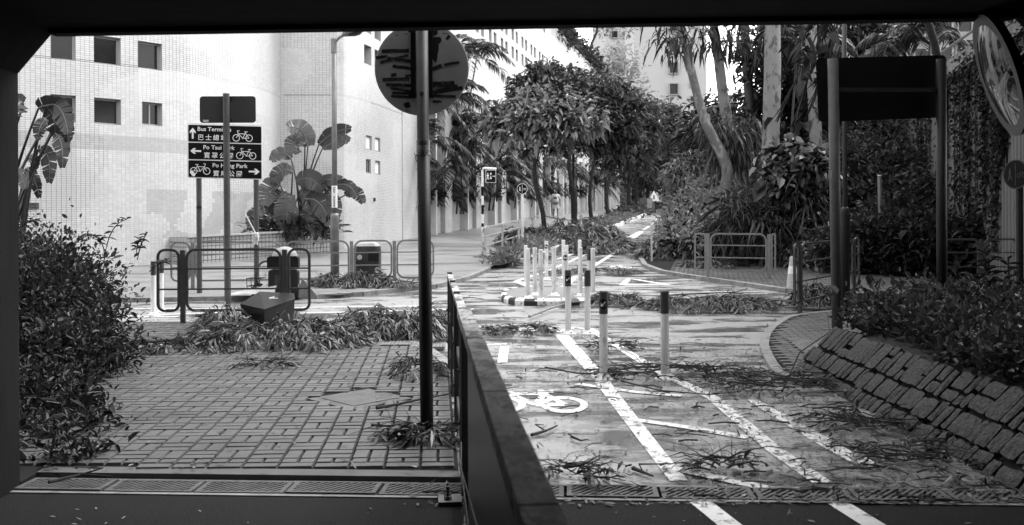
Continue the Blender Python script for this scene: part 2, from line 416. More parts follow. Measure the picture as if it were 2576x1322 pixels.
def pave(parent, centres, h, single, jit=0.0015):
    """centres: (x, y, half x, half y); the nearest `single` become objects of their own"""
    centres = sorted(centres, key=lambda c: c[0]**2 + c[1]**2)
    meshes = {}
    for c in centres[:single]:
        kx = (round(c[2], 3), round(c[3], 3))
        if kx not in meshes:
            me = bpy.data.meshes.new('paver'); me.from_pydata(paver_arr((0, 0), c[2], c[3], 0), [], PQ); me.materials.append(m_paver); meshes[kx] = me
        o = link('paver', meshes[kx], parent)
        o.location = (c[0], c[1], slope_z(c[1]) + h + rnd.uniform(-jit, jit)); o.rotation_euler = (rnd.uniform(-.008, .008), rnd.uniform(-.006, .006), 0.078*0.6 + rnd.uniform(-.012, .012))
    V = []; Q = []
    for c in centres[single:]:
        b0 = len(V); V += paver_arr((c[0], c[1]), c[2], c[3], slope_z(c[1]) + h + rnd.uniform(-jit, jit)); Q += [tuple(b0 + i for i in q) for q in PQ]
    if Q: fast_mesh('paver_field', V, None, Q, m_paver, parent, 'stuff')

A = [(-2.72, 5.70), (-0.30, 5.55), (-0.62, 9.6), (-0.75, 10.3), (-1.05, 11.3), (-1.5, 12.1), (-2.2, 12.9), (-3.1, 13.4), (-4.2, 13.6), (-10, 13.6), (-10, 5.5), (-2.72, 5.5)]
pa = thing('pavement', 'grey basket weave paved footway beside the railing', 'pavement', (-1.8, 8, 0), kind='structure')
slab_poly('bedding', A, 0.030, m_joint, pa)
man = Vector((-1.22, 7.95, 0))
mesh_obj('edging', [(-2.72, dl(-2.72)+.155, .044), (-.29, dl(-.29)+.155, .044), (-.30, 5.67, .044), (-2.72, 5.82, .044), (-2.72, dl(-2.72)+.155, -.1), (-.29, dl(-.29)+.155, -.1), (-.30, 5.67, -.1), (-2.72, 5.82, -.1)],
         [(0,1,2,3),(0,4,5,1),(1,5,6,2),(2,6,7,3),(3,7,4,0)], m_paver, pa)
tact = [(-1.95, 11.35), (-0.78, 10.95), (-0.95, 11.62), (-1.42, 12.15), (-2.25, 12.35)]
cs = []; p = 0.206; hj = 0.0058
def put(u, v, hu, hv):
    y = 5.74 + v; x = -0.33 - u + SHEAR * v
    if not in_poly(x, y, A) or y < 5.66 - 0.062 * x: return
    d = abs(x - man.x) / 0.42 + abs(y - man.y) / 0.46
    if d < 1.0 or in_poly(x, y, tact): return
    cs.append((x, y, hu - hj, hv - hj))
for i in range(26):
    put(i * p + p/2, 0.05, 0.103, 0.0515)
for i in range(52): put(i * p / 2 + p/4, 0.155, 0.0515, 0.0515)
for j in range(40):
    for i in range(32):
        u, v = i * p + p/2, 0.31 + j * p
        if (i + j) % 2: put(u, v - p/4, p/2, p/4); put(u, v + p/4, p/2, p/4)
        else: put(u - p/4, v, p/4, p/2); put(u + p/4, v, p/4, p/2)
pave(pa, cs, 0.046, 300)
# raised dot tiles and the diamond shaped cover let into this pavement
b = MB()
for i in range(10):
    for j in range(9):
        x, y = -2.3 + i * 0.2 + 0.05, 10.9 + j * 0.2
        if in_poly(x, y, tact):
            b.box(x-0.096, x+0.096, y-0.096, y+0.096, slope_z(y)+0.02, slope_z(y)+0.047)
            for a in range(5):
                for c in range(4):
                    b.lathe([(0.016, 0.046), (0.010, 0.053)], (x-0.078+a*0.039, y-0.066+c*0.044, slope_z(y)), 6)
b.build('tactile_paving', m_kerb, pa, 'stuff')
m_cover = mat('cover_concrete', 0.11, 0.6, 0.3, var=0.3, vs_=9, dirt=(6, 0.55, 0.6))
mc = MB()
for s, z0, hh in ((0.42, 0.02, 0.048), (0.30, 0.047, 0.052)):
    mc.add([(man.x-s, man.y, z0), (man.x, man.y-s*1.1, z0), (man.x+s, man.y, z0), (man.x, man.y+s*1.1, z0), (man.x-s, man.y, hh), (man.x, man.y-s*1.1, hh), (man.x+s, man.y, hh), (man.x, man.y+s*1.1, hh)],
           [(4,5,6,7),(0,1,5,4),(1,2,6,5),(2,3,7,6),(3,0,4,7)])
mc.build('manhole_cover', m_cover, pa)
def kerb_run(parent, pts, w, h, L, mats, alt=False, name='kerb_block'):
    """kerb blocks along a polyline"""
    pts = [Vector((x, y, 0)) for x, y in pts]; k = 0; carry = []
    fine = []
    for a, c in zip(pts, pts[1:]):
        m_ = max(1, int((c-a).length / 0.05))
        for i in range(m_): fine.append(a.lerp(c, i / m_))
    fine.append(pts[-1]); i = 0
    while i < len(fine) - 1:
        j = i; d = 0
        while j < len(fine) - 1 and d < L: d += (fine[j+1] - fine[j]).length; j += 1
        a, c = fine[i], fine[j]
        if (c-a).length > 0.03:
            t = (c-a).normalized(); g = t * 0.004; bb = MB()
            bb.bar((a.x+g.x, a.y+g.y, slope_z(a.y)+h/2-0.05), (c.x-g.x, c.y-g.y, slope_z(c.y)+h/2-0.05), w, h+0.1)
            bb.build(name, mats[k % len(mats)] if alt else mats[0], parent); k += 1
        i = j
kerb_run(pa, A[2:9] + [(-7, 13.65)], 0.10, 0.05, 0.55, [m_kerb])

# right corner pavement
B = [(2.55, 8.6), (2.43, 9.04), (2.58, 10.0), (2.78, 11.0), (3.05, 12.0), (3.42, 13.0), (3.85, 13.9), (4.4, 14.5), (5.5, 15.0), (12, 15.3), (12, 12), (5.2, 11.6), (3.6, 9.6), (3.15, 9.4), (2.72, 9.5)]
pb = thing('pavement', 'darker paved corner island with a rounded kerb below the big sign back', 'pavement', (3.6, 12, 0), kind='structure')
slab_poly('bedding', B, 0.034, m_joint, pb)
tact2 = [(2.95, 9.6), (3.6, 9.7), (3.75, 11.4), (3.2, 11.6)]
Bi = [(x + (0.1 if x < 4 else 0), y - (0.07 if y > 13.5 else 0)) for x, y in B]
cs = []
for j in range(70):
    for i in range(60):
        x, y = 2.3 + i * 0.206 + (0.103 if j % 2 else 0), 8.7 + j * 0.103
        x2, y2 = x + (y - 8.7) * 0.12, y + (x - 2.3) * 0.05
        if in_poly(x2, y2, Bi) and not in_poly(x2, y2, tact2) and x2 < 8: cs.append((x2, y2, 0.0985, 0.047))
pave(pb, cs, 0.05, 240)
b = MB()
for i in range(24):
    for j in range(52):
        x, y = 2.9 + i * 0.04, 9.5 + j * 0.042
        if in_poly(x, y, tact2): b.lathe([(0.016, 0.05), (0.011, 0.058)], (x, y, slope_z(y)), 6)
b.build('tactile_dots', m_kerb, pb, 'stuff')
slab_poly('tactile_base', tact2, 0.051, m_kerb, pb, depth=0.02)
kerb_run(pb, B[:10], 0.10, 0.05, 0.6, [m_kerb])

# pavement beyond the crossing on the right
kc = [G(1612, 632), G(1608, 650), G(1622, 674), G(1665, 690), G(1720, 700), G(1800, 712), G(1900, 727), G(1995, 742), G(2150, 752)]
C_ = [(v.x, v.y) for v in kc] + [(13, 17.3), (13, 21), (7.0, 22.5), (4.4, 27.5), (7.8, 45), (7.0, 45), (kc[0].x + 0.2, kc[0].y + 2)]
pc = thing('pavement', 'paved pedestrian corner in front of the hedge past the crossing', 'pavement', (5, 20, 0.2), kind='structure')
slab_poly('bedding', C_, 0.05, m_joint, pc)
cs = []
for j in range(110):
    for i in range(60):
        x, y = 2.6 + i * 0.206 + (0.103 if j % 2 else 0), 16.6 + j * 0.104
        x2, y2 = x + (y - 17) * 0.2, y - (x - 3) * 0.14
        if in_poly(x2, y2, C_) and x2 < 10: cs.append((x2, y2, 0.0985, 0.047))
pave(pc, cs, 0.066, 0)
kerb_run(pc, [(v.x, v.y) for v in kc] + [(13, 17.25)], 0.12, 0.075, 0.9, [m_kerb])

# far footway in front of the tiled buildings, its kerb and the planted strip
kd = [(-16, 16.4), (-6.5, 16.7), (-3, 17.2), (-1.5, 18.9), (-0.9, 20.8), (-0.55, 23.0)]
D_ = kd + [(1.3, 36.5), (15.5, 106), (2, 110), (-4.5, 36), (-5.5, 30.6), (-8, 27.5), (-11.5, 23), (-16, 20)]
pd_pts = []
fw = thing('footpath', 'broad pale footpath climbing between the tiled building and the planted strip', 'footpath', (-3, 24, 0.2), kind='structure')
def strip_sheet(name, left, right, h, m, parent, step=1.0):
    """sheet between two functions X(Y)"""
    V = []; ys = frange(left[1], left[2], step)
    for y in ys: V += [(left[0](y), y, slope_z(y)+h), (right[0](y), y, slope_z(y)+h)]
    return fast_mesh(name, V, None, [(2*i, 2*i+1, 2*i+3, 2*i+2) for i in range(len(ys)-1)], m, parent)
def pl(pts):
    def f(y):
        for (x0, y0), (x1, y1) in zip(pts, pts[1:]):
            if y0 <= y <= y1: return x0 + (x1-x0)*(y-y0)/(y1-y0+1e-9)
        return pts[-1][0] if y > pts[-1][1] else pts[0][0]
    return f
kright = pl([(-6.5, 16.7), (-3, 17.2), (-1.5, 18.9), (-0.9, 20.8), (-0.55, 23.0), (1.3, 36.5), (15.5, 106)])
strip_sheet('path_surface', (lambda y: -16, 16.7, 108), (kright, 0, 0), 0.06, m_foot, fw, 0.5)
kerb_run(fw, kd, 0.12, 0.075, 0.9, [m_kerb])
# planted strip between footpath and cycle track
SL = pl([(-0.55, 23.0), (1.3, 36.5), (15.5, 106)])
SR = pl([(-0.3, 23.2), (0.4, 25.0), (2.5, 36), (4.75, 47), (10.5, 75), (16.5, 104)])
strip_sheet('planting_bed', (lambda y: SL(y), 23.2, 104), (lambda y: SR(y), 0, 0), 0.11, m_soil, None)['kind'] = 'structure'
ks = thing('kerb', 'white painted kerb edging the planted strip beside the climbing track', 'kerb', (2.5, 36, 0.6), kind='structure')
kerb_run(ks, [(SR(y), y) for y in frange(24.5, 90, 2)], 0.16, 0.16, 1.2, [m_line])

# hillside on the right
uline = lambda y: 3.9 + 0.19 * (y - 25)
yfront = lambda x: 26.5 - (x - 3.9) * 1.45 if x < 7.4 else 21.4 - 0.35 * (x - 7.4)
def hill_z(x, y):
    u = max(0, x - uline(y) - 0.3); v = max(0, y - yfront(x) - 0.3)
    return slope_z(y) + min(3.4, 0.5 * min(u, v)) - 0.04
sheet('hillside', frange(3, 34, 0.5), frange(18, 112, 0.8), hill_z, m_soil)

# ------------------------------------------------------------------ road markings: thin sheets of paint on the asphalt
mk = thing('road_markings', 'white painted lines, arrows and bicycle symbols on the cycle track', 'road marking', (1, 9, 0), kind='structure')
def ribbon(name, pts, w, h=0.005, closed=False, parent=mk, m=m_line):
    pts = [Vector((p[0], p[1], 0)) for p in pts]
    if closed: pts.append(pts[0])
    fine = []
    for a, c in zip(pts, pts[1:]):
        k = max(1, int((c-a).length / 0.4))
        fine += [a.lerp(c, i / k) for i in range(k)]
    fine.append(pts[-1]); V = []
    ws = w if isinstance(w, (list, tuple)) else [w, w]
    for i, p in enumerate(fine):
        t = (fine[min(i+1, len(fine)-1)] - fine[max(i-1, 0)]).normalized(); n_ = Vector((-t.y, t.x, 0))
        ww = ws[0] + (ws[1]-ws[0]) * i / max(1, len(fine)-1)
        for s in (1, -1):
            q = p + n_ * s * ww / 2; V.append((q.x, q.y, slope_z(q.y) + h))
    return fast_mesh(name, V, None, [(2*i, 2*i+1, 2*i+3, 2*i+2) for i in range(len(fine)-1)], m, parent)
g = lambda x, y: G(x, y)
ribbon('lane_line', [g(1411, 843), g(1500, 945), g(1556, 1020), g(1640, 1130), (0.925, 5.56)], [0.17, 0.105])
ribbon('lane_line', [g(1480, 828), g(1545, 868), g(1597, 902), g(1690, 955), g(1792, 1005), g(1945, 1136), (1.71, 5.5)], 0.115, 0.006)
ribbon('edge_line', [g(1890, 1010), g(1978, 1062), g(2080, 1122), g(2190, 1180)], [0.09, 0.15])
ribbon('hatch_line', [g(1405, 838), g(1440, 826), g(1482, 832)], 0.12, 0.007)
ribbon('hatch_line', [g(1450, 968), g(1600, 990), g(1712, 1000)], 0.1, 0.007)
ribbon('hatch_line', [g(1570, 1056), g(1720, 1078), g(1880, 1106)], 0.1, 0.007)
ribbon('hatch_line', [g(1694, 1183), g(1800, 1206), g(1934, 1236)], 0.1, 0.007)
for a, c in (((1758, 1266), (1850, 1340)), ((2100, 1268), (2230, 1350))):
    ribbon('lane_line', [g(*a), g(*c)], 0.115, 0.005)
ribbon('give_way_line', [g(1225, 868), g(1276, 867)], 0.12); ribbon('give_way_line', [g(1268, 872), g(1262, 914)], 0.1, 0.006)
for x0 in (1180, 1255, 1342):
    for yy in (824, 833): ribbon('dash_line', [g(x0, yy), g(x0 + 62, yy)], 0.05)
for x0 in (1560, 1668, 1766, 1870, 1965, 2180, 2290):
    for yy in (737.5, 742.5): ribbon('dash_line', [g(x0, yy), g(x0 + 66, yy)], 0.055)
ribbon('edge_line', [(-9, 15.75), (-5, 15.7), (-1.3, 15.9)], 0.09); ribbon('edge_line', [(-9, 14.75), (-5.6, 14.75), (-3.4, 15.5)], 0.09)
ribbon('edge_line', [(-9, 14.62), (-4.9, 14.62)], 0.09, 0.007); ribbon('edge_line', [(-3.2, 15.0), (-0.6, 15.45)], 0.09)
tr_ = [g(1565, 719), g(1582, 703), g(1680, 719)]
ribbon('give_way_triangle', tr_, 0.13, closed=True)
ribbon('chevron_line', [g(1297, 709), g(1345, 727), g(1398, 742), g(1448, 697), g(1488, 674), g(1530, 648), g(1566, 624)], [0.14, 0.12])
ribbon('chevron_line', [g(1297, 709), g(1380, 682), g(1478, 640), g(1515, 629), g(1560, 612)], 0.12, 0.006)
for a, c in (((1355, 700), (1450, 702)), ((1395, 678), (1480, 680)), ((1432, 661), (1500, 663)), ((1478, 641), (1530, 646))): ribbon('chevron_bar', [g(*a), g(*c)], 0.1, 0.007)
ribbon('edge_line', [g(1297, 640), g(1400, 655), g(1440, 640)], 0.12)
for a, c, w in (((1584, 598), (1613, 584), .18), ((1592, 602), (1614, 585), .18), ((1619, 580), (1634, 571), .14), ((1639, 568), (1648, 562), .14), ((1653, 558), (1660, 554), .14)): ribbon('centre_line', [g(*a), g(*c)], w)
def bike_mark(c, L, dirx=1.0, Hh=1.0, w=0.05, name='bicycle_symbol'):
    b = MB(); cx, cy = c
    def rib(pts, ww=w):
        V = []; base = []
        for i, (u, v) in enumerate(pts):
            a = pts[max(i-1, 0)]; d = pts[min(i+1, len(pts)-1)]; tx, ty = d[0]-a[0], (d[1]-a[1]) * Hh; l = math.hypot(tx, ty) or 1
            for s in (1, -1):
                x, y = cx + (u * L * dirx) - ty / l * s * ww / 2, cy + v * L * Hh + tx / l * s * ww / 2 * 2.2
                V.append((x, y, slope_z(y) + 0.005 + 0.0006 * len(b.F)/40))
        b.add(V, [(2*i, 2*i+1, 2*i+3, 2*i+2) for i in range(len(pts)-1)])
    for k in (-0.29, 0.29): rib([(k + 0.19*math.cos(a*math.pi/10), 0.19 + 0.19*math.sin(a*math.pi/10)) for a in range(21)])
    for pts in ([(-0.29, .19), (-0.2, .55), (-0.3, .6)], [(-0.21, .5), (0.13, .5)], [(0.02, .17), (-0.2, .48)], [(0.02, .17), (0.14, .56)], [(0.06, .58), (0.22, .58)], [(0.29, .19), (0.13, .48)], [(0.02, .17), (0.29, .19)]): rib(pts)
    b.build(name, m_line, mk)
bike_mark((0.16, 7.55), 0.84, 1.0, 1.8, 0.06)
bike_mark((g(1560, 677).x, g(1560, 677).y), 0.62, 1.0, 2.2, 0.05)
# ------------------------------------------------------------------ tiled building on the left: curved wall, then a wall that turns away
WALL = [(-15.5, 20.2), (-12, 21.85), (-11.1, 22.5), (-10.15, 23.2), (-9.11, 24.3), (-8.7, 24.8), (-8.25, 25.5), (-7.9, 26.4), (-7.55, 27.2), (-7.28, 28.1), (-7.1, 29.2), (-7.06, 30.4)]
WALL2 = [(-7.06, 30.4), (-5.35, 30.4), (-5.12, 30.55), (-4.97, 30.95), (-4.64, 32.1), (-4.35, 33.6), (-4.0, 35.9), (-3.98, 36.0)]
class Path2:
    def __init__(s, pts):
        s.p = [Vector((a, b_, 0)) for a, b_ in pts]; s.s = [0]
        for a, c in zip(s.p, s.p[1:]): s.s.append(s.s[-1] + (c-a).length)
        s.L = s.s[-1]
    def at(s, d):
        d = min(max(d, 0), s.L)
        for i in range(len(s.p)-1):
            if d <= s.s[i+1] + 1e-9:
                t = (d - s.s[i]) / (s.s[i+1]-s.s[i]); return s.p[i].lerp(s.p[i+1], t)
    def nrm(s, d):
        t = (s.at(min(d+0.15, s.L)) - s.at(max(d-0.15, 0))).normalized(); return Vector((t.y, -t.x, 0))
    def hit(s, xd):
        k = (xd - 1288) / F; best = None
        for i in range(len(s.p)-1):
            a, c = s.p[i], s.p[i+1]; fa, fc = a.x - k*a.y, c.x - k*c.y
            if fa * fc <= 0:
                t = fa / (fa - fc) if fa != fc else 0; return s.s[i] + t*(s.s[i+1]-s.s[i]), (a.y + t*(c.y-a.y))
        return None
TW, TH, TZ = 0.108, 0.051, 0.0
bl = thing('tiled_building', 'pale building with a curved tiled wall and six small square windows', 'building', (-9, 25, 0))
bl2 = bl
vis_single = []
def tiled_wall(path, wins, parent, zlo, zhi, single_at=None, dark_rule=None, mat_rule=None, zjoint=()):
    ncol = int(path.L / TW); rows = int((zhi - zlo) / TH)
    rects = []
    for (x0, y0, x1, y1) in wins:
        h0, h1 = path.hit(x0), path.hit(x1)
        s0, s1 = h0[0], h1[0]; Yc = (h0[1] + h1[1]) / 2
        z1, z0 = EYE + (550-y0)/F*Yc, EYE + (550-y1)/F*Yc
        c0, c1 = round(s0/TW), round(s1/TW); r0, r1 = round((z0-zlo)/TH), round((z1-zlo)/TH)
        rects.append((c0, c1, r0, r1))
    V = []; Q = []; MI = []; cand = []; GV = {0: [], 1: []}
    for i in range(ncol):
        s0, s1 = i*TW, ((i+1)*TW if i < ncol-1 else path.L)
        a, c = path.at(s0), path.at(s1); n_ = path.nrm((s0+s1)/2); t = (c-a).normalized(); w = (c-a).length
        mid = (a+c)/2
        zb = slope_z(mid.y) - 0.1
        run = [None, None]
        for j in range(rows + 1):
            z0 = zlo + j*TH; blocked = j == rows or any(r[0] <= i < r[1] and r[2] <= j < r[3] for r in rects) or z0 + TH < zb
            dk = 0 if blocked else (1 if dark_rule(mid, z0, i, j) else 0)
            if run[0] is not None and (blocked or dk != run[0]):
                GV[run[0]] += [(a, run[1]), (c, run[1]), (c, z0), (a, z0)]; run = [None, None]
            if blocked: continue
            if run[0] is None: run = [dk, z0]
            g_ = 0.0034; hx = w/2 - g_; hz = TH/2 - g_*0.8
            cz = z0 + TH/2
            if any(abs(cz - zj(i)) < TH*0.5 for zj in zjoint): hz *= 0.55
            cand.append((mid, n_, t, hx, hz, cz, mat_rule(mid, z0, i, j)))
    singles = set()
    if single_at is not None:
        order = sorted(range(len(cand)), key=lambda k: (cand[k][0] - single_at[0]).length + 1.3*abs(cand[k][5]-single_at[1])); singles = set(order[:300])
    sm = {}
    for k, (mid, n_, t, hx, hz, cz, mi_) in enumerate(cand):
        if k in singles:
            kk = (round(hx, 3), round(hz, 3))
            if kk not in sm:
                h1, h2 = kk; e = 0.003
                me = bpy.data.meshes.new('tile')
                me.from_pydata([(-h1,0,-h2),(h1,0,-h2),(h1,0,h2),(-h1,0,h2),(-h1+e,-.005,-h2+e),(h1-e,-.005,-h2+e),(h1-e,-.005,h2-e),(-h1+e,-.005,h2-e)], [],
                               [(4,5,6,7),(0,1,5,4),(1,2,6,5),(2,3,7,6),(3,0,4,7)]); me.materials.append(m_tile); sm[kk] = me
            o = link('tile', sm[kk], wall_empty); o.location = (mid.x, mid.y, cz); o.rotation_euler = (rnd.uniform(-.01,.01), 0, math.atan2(t.y, t.x) + rnd.uniform(-.008,.008)); continue
        b0 = len(V); jx = rnd.uniform(-.0006, .0012); e = 0.003
        for (u, v) in ((-hx, -hz), (hx, -hz), (hx, hz), (-hx, hz)):
            p_ = mid + t*u; V.append((p_.x, p_.y, cz+v))
        for (u, v) in ((-hx+e, -hz+e), (hx-e, -hz+e), (hx-e, hz-e), (-hx+e, hz-e)):
            p_ = mid + t*u + n_*(0.0025+jx); V.append((p_.x, p_.y, cz+v))
        Q += [(b0+4,b0+5,b0+6,b0+7),(b0,b0+1,b0+5,b0+4),(b0+1,b0+2,b0+6,b0+5),(b0+2,b0+3,b0+7,b0+6),(b0+3,b0,b0+4,b0+7)]; MI += [mi_]*5
    fast_mesh('wall_tiles', V, None, Q, [m_tile, m_tile2, m_tile3], parent, 'stuff', False, MI)
    for kx, m in ((0, m_grout_l), (1, m_grout_d)):
        vv = [(p_.x, p_.y, z) for p_, z in GV[kx]]
        if vv: fast_mesh('wall', vv, None, np.arange(len(vv)).reshape(-1, 4), m, parent, 'stuff')
    return rects
def window(path, r, zlo, parent, depth=0.16, mullion=False, pane=None):
    s0, s1 = r[0]*TW, r[1]*TW; z0, z1 = zlo + r[2]*TH, zlo + r[3]*TH
    a, c = path.at(s0), path.at(s1); t = (c-a).normalized(); n_ = Vector((t.y, -t.x, 0)); w = (c-a).length; mid = (a+c)/2
    fr = MB()
    for (u, hw) in ((-w/2+0.02, 0.02), (w/2-0.02, 0.02)): fr.obox(mid + t*u - n_*depth + Vector((0,0,(z0+z1)/2)), t*hw, n_*0.025, (0,0,(z1-z0)/2))
    for zz in (z0+0.02, z1-0.02): fr.obox(mid - n_*depth + Vector((0,0,zz)), t*(w/2-0.04), n_*0.024, (0,0,0.02))
    if mullion: fr.obox(mid + t*w*0.02 - n_*depth + Vector((0,0,(z0+z1)/2)), t*0.018, n_*0.022, (0,0,(z1-z0)/2-0.04))
    f = fr.build('window', m_alu, parent)
    rv = MB(); o = [mid + t*(-w/2), mid + t*(w/2)]
    back = -n_*(depth+0.02)
    V = []
    for q in (o[0], o[1]):
        for zz in (z0, z1): V += [q + Vector((0,0,zz)) + n_*0.004, q + back + Vector((0,0,zz))]
    rv.add(V, [(0,1,3,2),(4,6,7,5),(0,4,5,1),(2,3,7,6)])
    rv.build('reveal', m_tile2, f)
    pn = MB().obox(mid - n_*(depth+0.004) + Vector((0,0,(z0+z1)/2)), t*(w/2-0.03), n_*0.004, (0,0,(z1-z0)/2-0.03)).build('pane', pane or m_glass, f)
    return f
p1_, p2_ = Path2(WALL), Path2(WALL2)
import mathutils
wall_empty = bpy.data.objects.new('tile_course', None); COL.objects.link(wall_empty); attach(wall_empty, bl)
noise = lambda x, y, z=0: mathutils.noise.noise(Vector((x, y, z)))
def dark1(mid, z, i, j):
    nz = noise(i*0.045, j*0.022, 3.1)
    if mid.x > -9.15 and 2.2 < z < 5.2: return nz > 0.32
    if z < 2.4 and mid.x > -8.95: return nz > 0.28
    if z >= 5.2: return nz > -0.35 + max(0, (mid.x + 9.6)) * 0.3
    return nz > -0.35 + 0.22 * max(0, mid.x + 10.9)
def mt1(mid, z, i, j):
    if 3.12 < z < 3.5 and mid.x < -8.3: return 1
    if mid.x > -9.15 and 4.45 < z < 5.2: return 2
    if mid.x > -9.0 and 1.0 < z < 2.2 and noise(i*0.09, j*0.05, 8) > 0.05: return 1
    return 0
W1 = [(125,75,191,145), (242,88,305,156), (351,101,407,171), (125.6,233,191.5,299), (241,243,305,307), (354,254,407,314)]
zt = 0.3
r1 = tiled_wall(p1_, W1, bl, zt, 7.9, (Vector((-10.3, 23.1, 0)), 2.3), dark1, mt1, [lambda i: 5.2 + 0*i])
for k, r in enumerate(r1): window(p1_, r, zt, bl, 0.17, k == 5)
def dark2(mid, z, i, j):
    nz = noise(i*0.05, j*0.03, 5.7)
    if mid.x < -5.3: return nz > -0.15
    return nz > 0.0 + 0.1 * (1 if z < 3 else 0)
W2 = [(919,115.5,935,161), (945,127,960,171), (919,40,935,84), (945,55,959,100), (921,340,935,377), (945,345,957,381), (922,400,933,435), (945,404,957,438)]
r2 = tiled_wall(p2_, W2, bl, zt, 8.4, None, dark2, lambda m, z, i, j: 2 if (noise(i*.06, j*.03, 1) > 0.1) else 0, [lambda i: 5.25])
m_board = mat('white_board', 0.8, 0.5, 0.3)
for k, r in enumerate(r2): window(p2_, r, zt, bl, 0.30 if k < 4 else 0.06, k == 6, None if k < 4 or k == 6 else m_board)
# upper storeys above what is tiled piece by piece, roof
b = MB()
for pth, z0 in ((p1_, 7.9), (p2_, 8.4)):
    q = pth.p
    for a, c in zip(q, q[1:]): b.add([(a.x,a.y,z0),(c.x,c.y,z0),(c.x,c.y,14.4),(a.x,a.y,14.4)], [(0,1,2,3)])
b.build('upper_wall', m_ft, bl)
b = MB(); poly = WALL + WALL2[1:] + [(-16, 40)]
b.prism([(x, y) for x, y in poly], (0,0,14.4), (1,0,0), (0,1,0), (0,0,0.3)); b.build('roof', m_conc, bl)
# small vent and enamel plate on these walls
def on_wall(path, xd, yd, out=0.0):
    s_, Y = path.hit(xd); p_ = path.at(s_); n_ = path.nrm(s_); return p_ + n_*out + Vector((0,0,EYE+(550-yd)/F*Y)), n_, Vector((-n_.y, n_.x, 0))
c, n_, t = on_wall(p2_, 941, 501, 0.02)
MB().obox(c, t*0.06, n_*0.02, (0,0,0.055)).build('vent', m_void, bl)
c, n_, t = on_wall(p1_, 79, 513, 0.02)
pl_ = MB().obox(c, t*0.155, n_*0.012, (0,0,0.07)); m_plate = mat('weathered_plate', 0.09, 0.5, 0.3, var=0.4, vs_=12)
plo = pl_.build('wall_plate', m_plate, bl)

# ------------------------------------------------------------------ letters (built as flat raised lettering)
def text(s, size, c, ux, uy, m, parent, name='lettering', align='LEFT', ext=0.0008, sx=1.0, bold=0.0):
    cu = bpy.data.curves.new(name, 'FONT'); cu.body = s; cu.size = size; cu.align_x = align; cu.align_y = 'BOTTOM_BASELINE'
    cu.extrude = ext; cu.offset = bold; cu.resolution_u = 2
    cu.materials.append(m)
    o = bpy.data.objects.new(name, cu); COL.objects.link(o)
    ux, uy = Vector(ux).normalized(), Vector(uy).normalized(); uz = ux.cross(uy).normalized(); uy = uz.cross(ux)
    M_ = Matrix((ux*sx, uy, uz)).transposed().to_4x4(); M_.translation = Vector(c)
    o.parent = parent
    base = Matrix.Translation(-Vector(parent.location)) if parent.type == 'EMPTY' else Matrix.Identity(4)
    o.matrix_parent_inverse = base; o.matrix_basis = M_
    return o
text('禁止標貼', 0.055, c + n_*0.014 - t*0.12 + Vector((0,0,0.005)), t, (0,0,1), m_void, plo)
text('No Posting', 0.05, c + n_*0.014 - t*0.12 + Vector((0,0,-0.052)), t, (0,0,1), m_void, plo)

# ------------------------------------------------------------------ planter in front of it
ph = MB(); A0, A1 = G(470, 668), G(832, 641)
t = (A1 - A0); t.z = 0; Lp = t.length; t.normalize(); n_ = Vector((t.y, -t.x, 0))
pt = thing('planter', 'low raised planter faced with large square tiles below the big leaved plant', 'planter', A0)
dirt_z = 0.72
bk = MB()
zb = slope_z(A0.y)
def pz(d): return slope_z((A0 + t*d).y)
V = [A0 + n_*-0.02, A0 + t*Lp - n_*0.02, A0 + t*Lp - n_*2.2, A0 - n_*1.6]
bk.add([(v.x, v.y, zb-0.2) for v in V] + [(v.x, v.y, zb + dirt_z + (0 if i in (0, 3) else pz(Lp)-zb)) for i, v in enumerate(V)],
       [(4,5,6,7),(0,1,5,4),(1,2,6,5),(2,3,7,6),(3,0,4,7)])
bk.build('planter_wall', m_grout_d, pt)
tm = {}
m_bigtile = mat('square_planter_tile', 0.42, 0.35, 0.45, var=0.15, vs_=1.5, island=0.12)
ts = 0.125
def add_tile(c, ax, hx, hz):
    kx = (round(hx, 3), round(hz, 3))
    if kx not in tm:
        h1, h2 = kx; e = 0.005; me = bpy.data.meshes.new('tile')
        me.from_pydata([(-h1,0,-h2),(h1,0,-h2),(h1,0,h2),(-h1,0,h2),(-h1+e,-.01,-h2+e),(h1-e,-.01,-h2+e),(h1-e,-.01,h2-e),(-h1+e,-.01,h2-e)], [], [(4,5,6,7),(0,1,5,4),(1,2,6,5),(2,3,7,6),(3,0,4,7)])
        me.materials.append(m_bigtile); tm[kx] = me
    o = link('tile', tm[kx], pt); o.location = c; o.rotation_euler = (0, 0, math.atan2(ax.y, ax.x) + rnd.uniform(-.006, .006))
for i in range(int(Lp / ts)):
    for j in range(6):
        d = (i + .5) * ts; q = A0 + t*d - n_*0.018
        add_tile(Vector((q.x, q.y, zb + 0.06 + j*0.12 + (pz(d)-zb))), t, ts/2-0.008, 0.06-0.008)
t2 = -n_
for i in range(8):
    for j in range(6):
        q = A0 + t2*(i+.5)*ts; add_tile(Vector((q.x - 0.001, q.y, zb + 0.06 + j*0.12)), -t2, ts/2-0.008, 0.06-0.008)
b = MB(); b.bar(A0 + Vector((0,0,dirt_z+0.02)), A0 + t*Lp + Vector((0,0,dirt_z+0.02+pz(Lp)-zb)), 0.10, 0.05); b.build('coping', m_bigtile, pt)

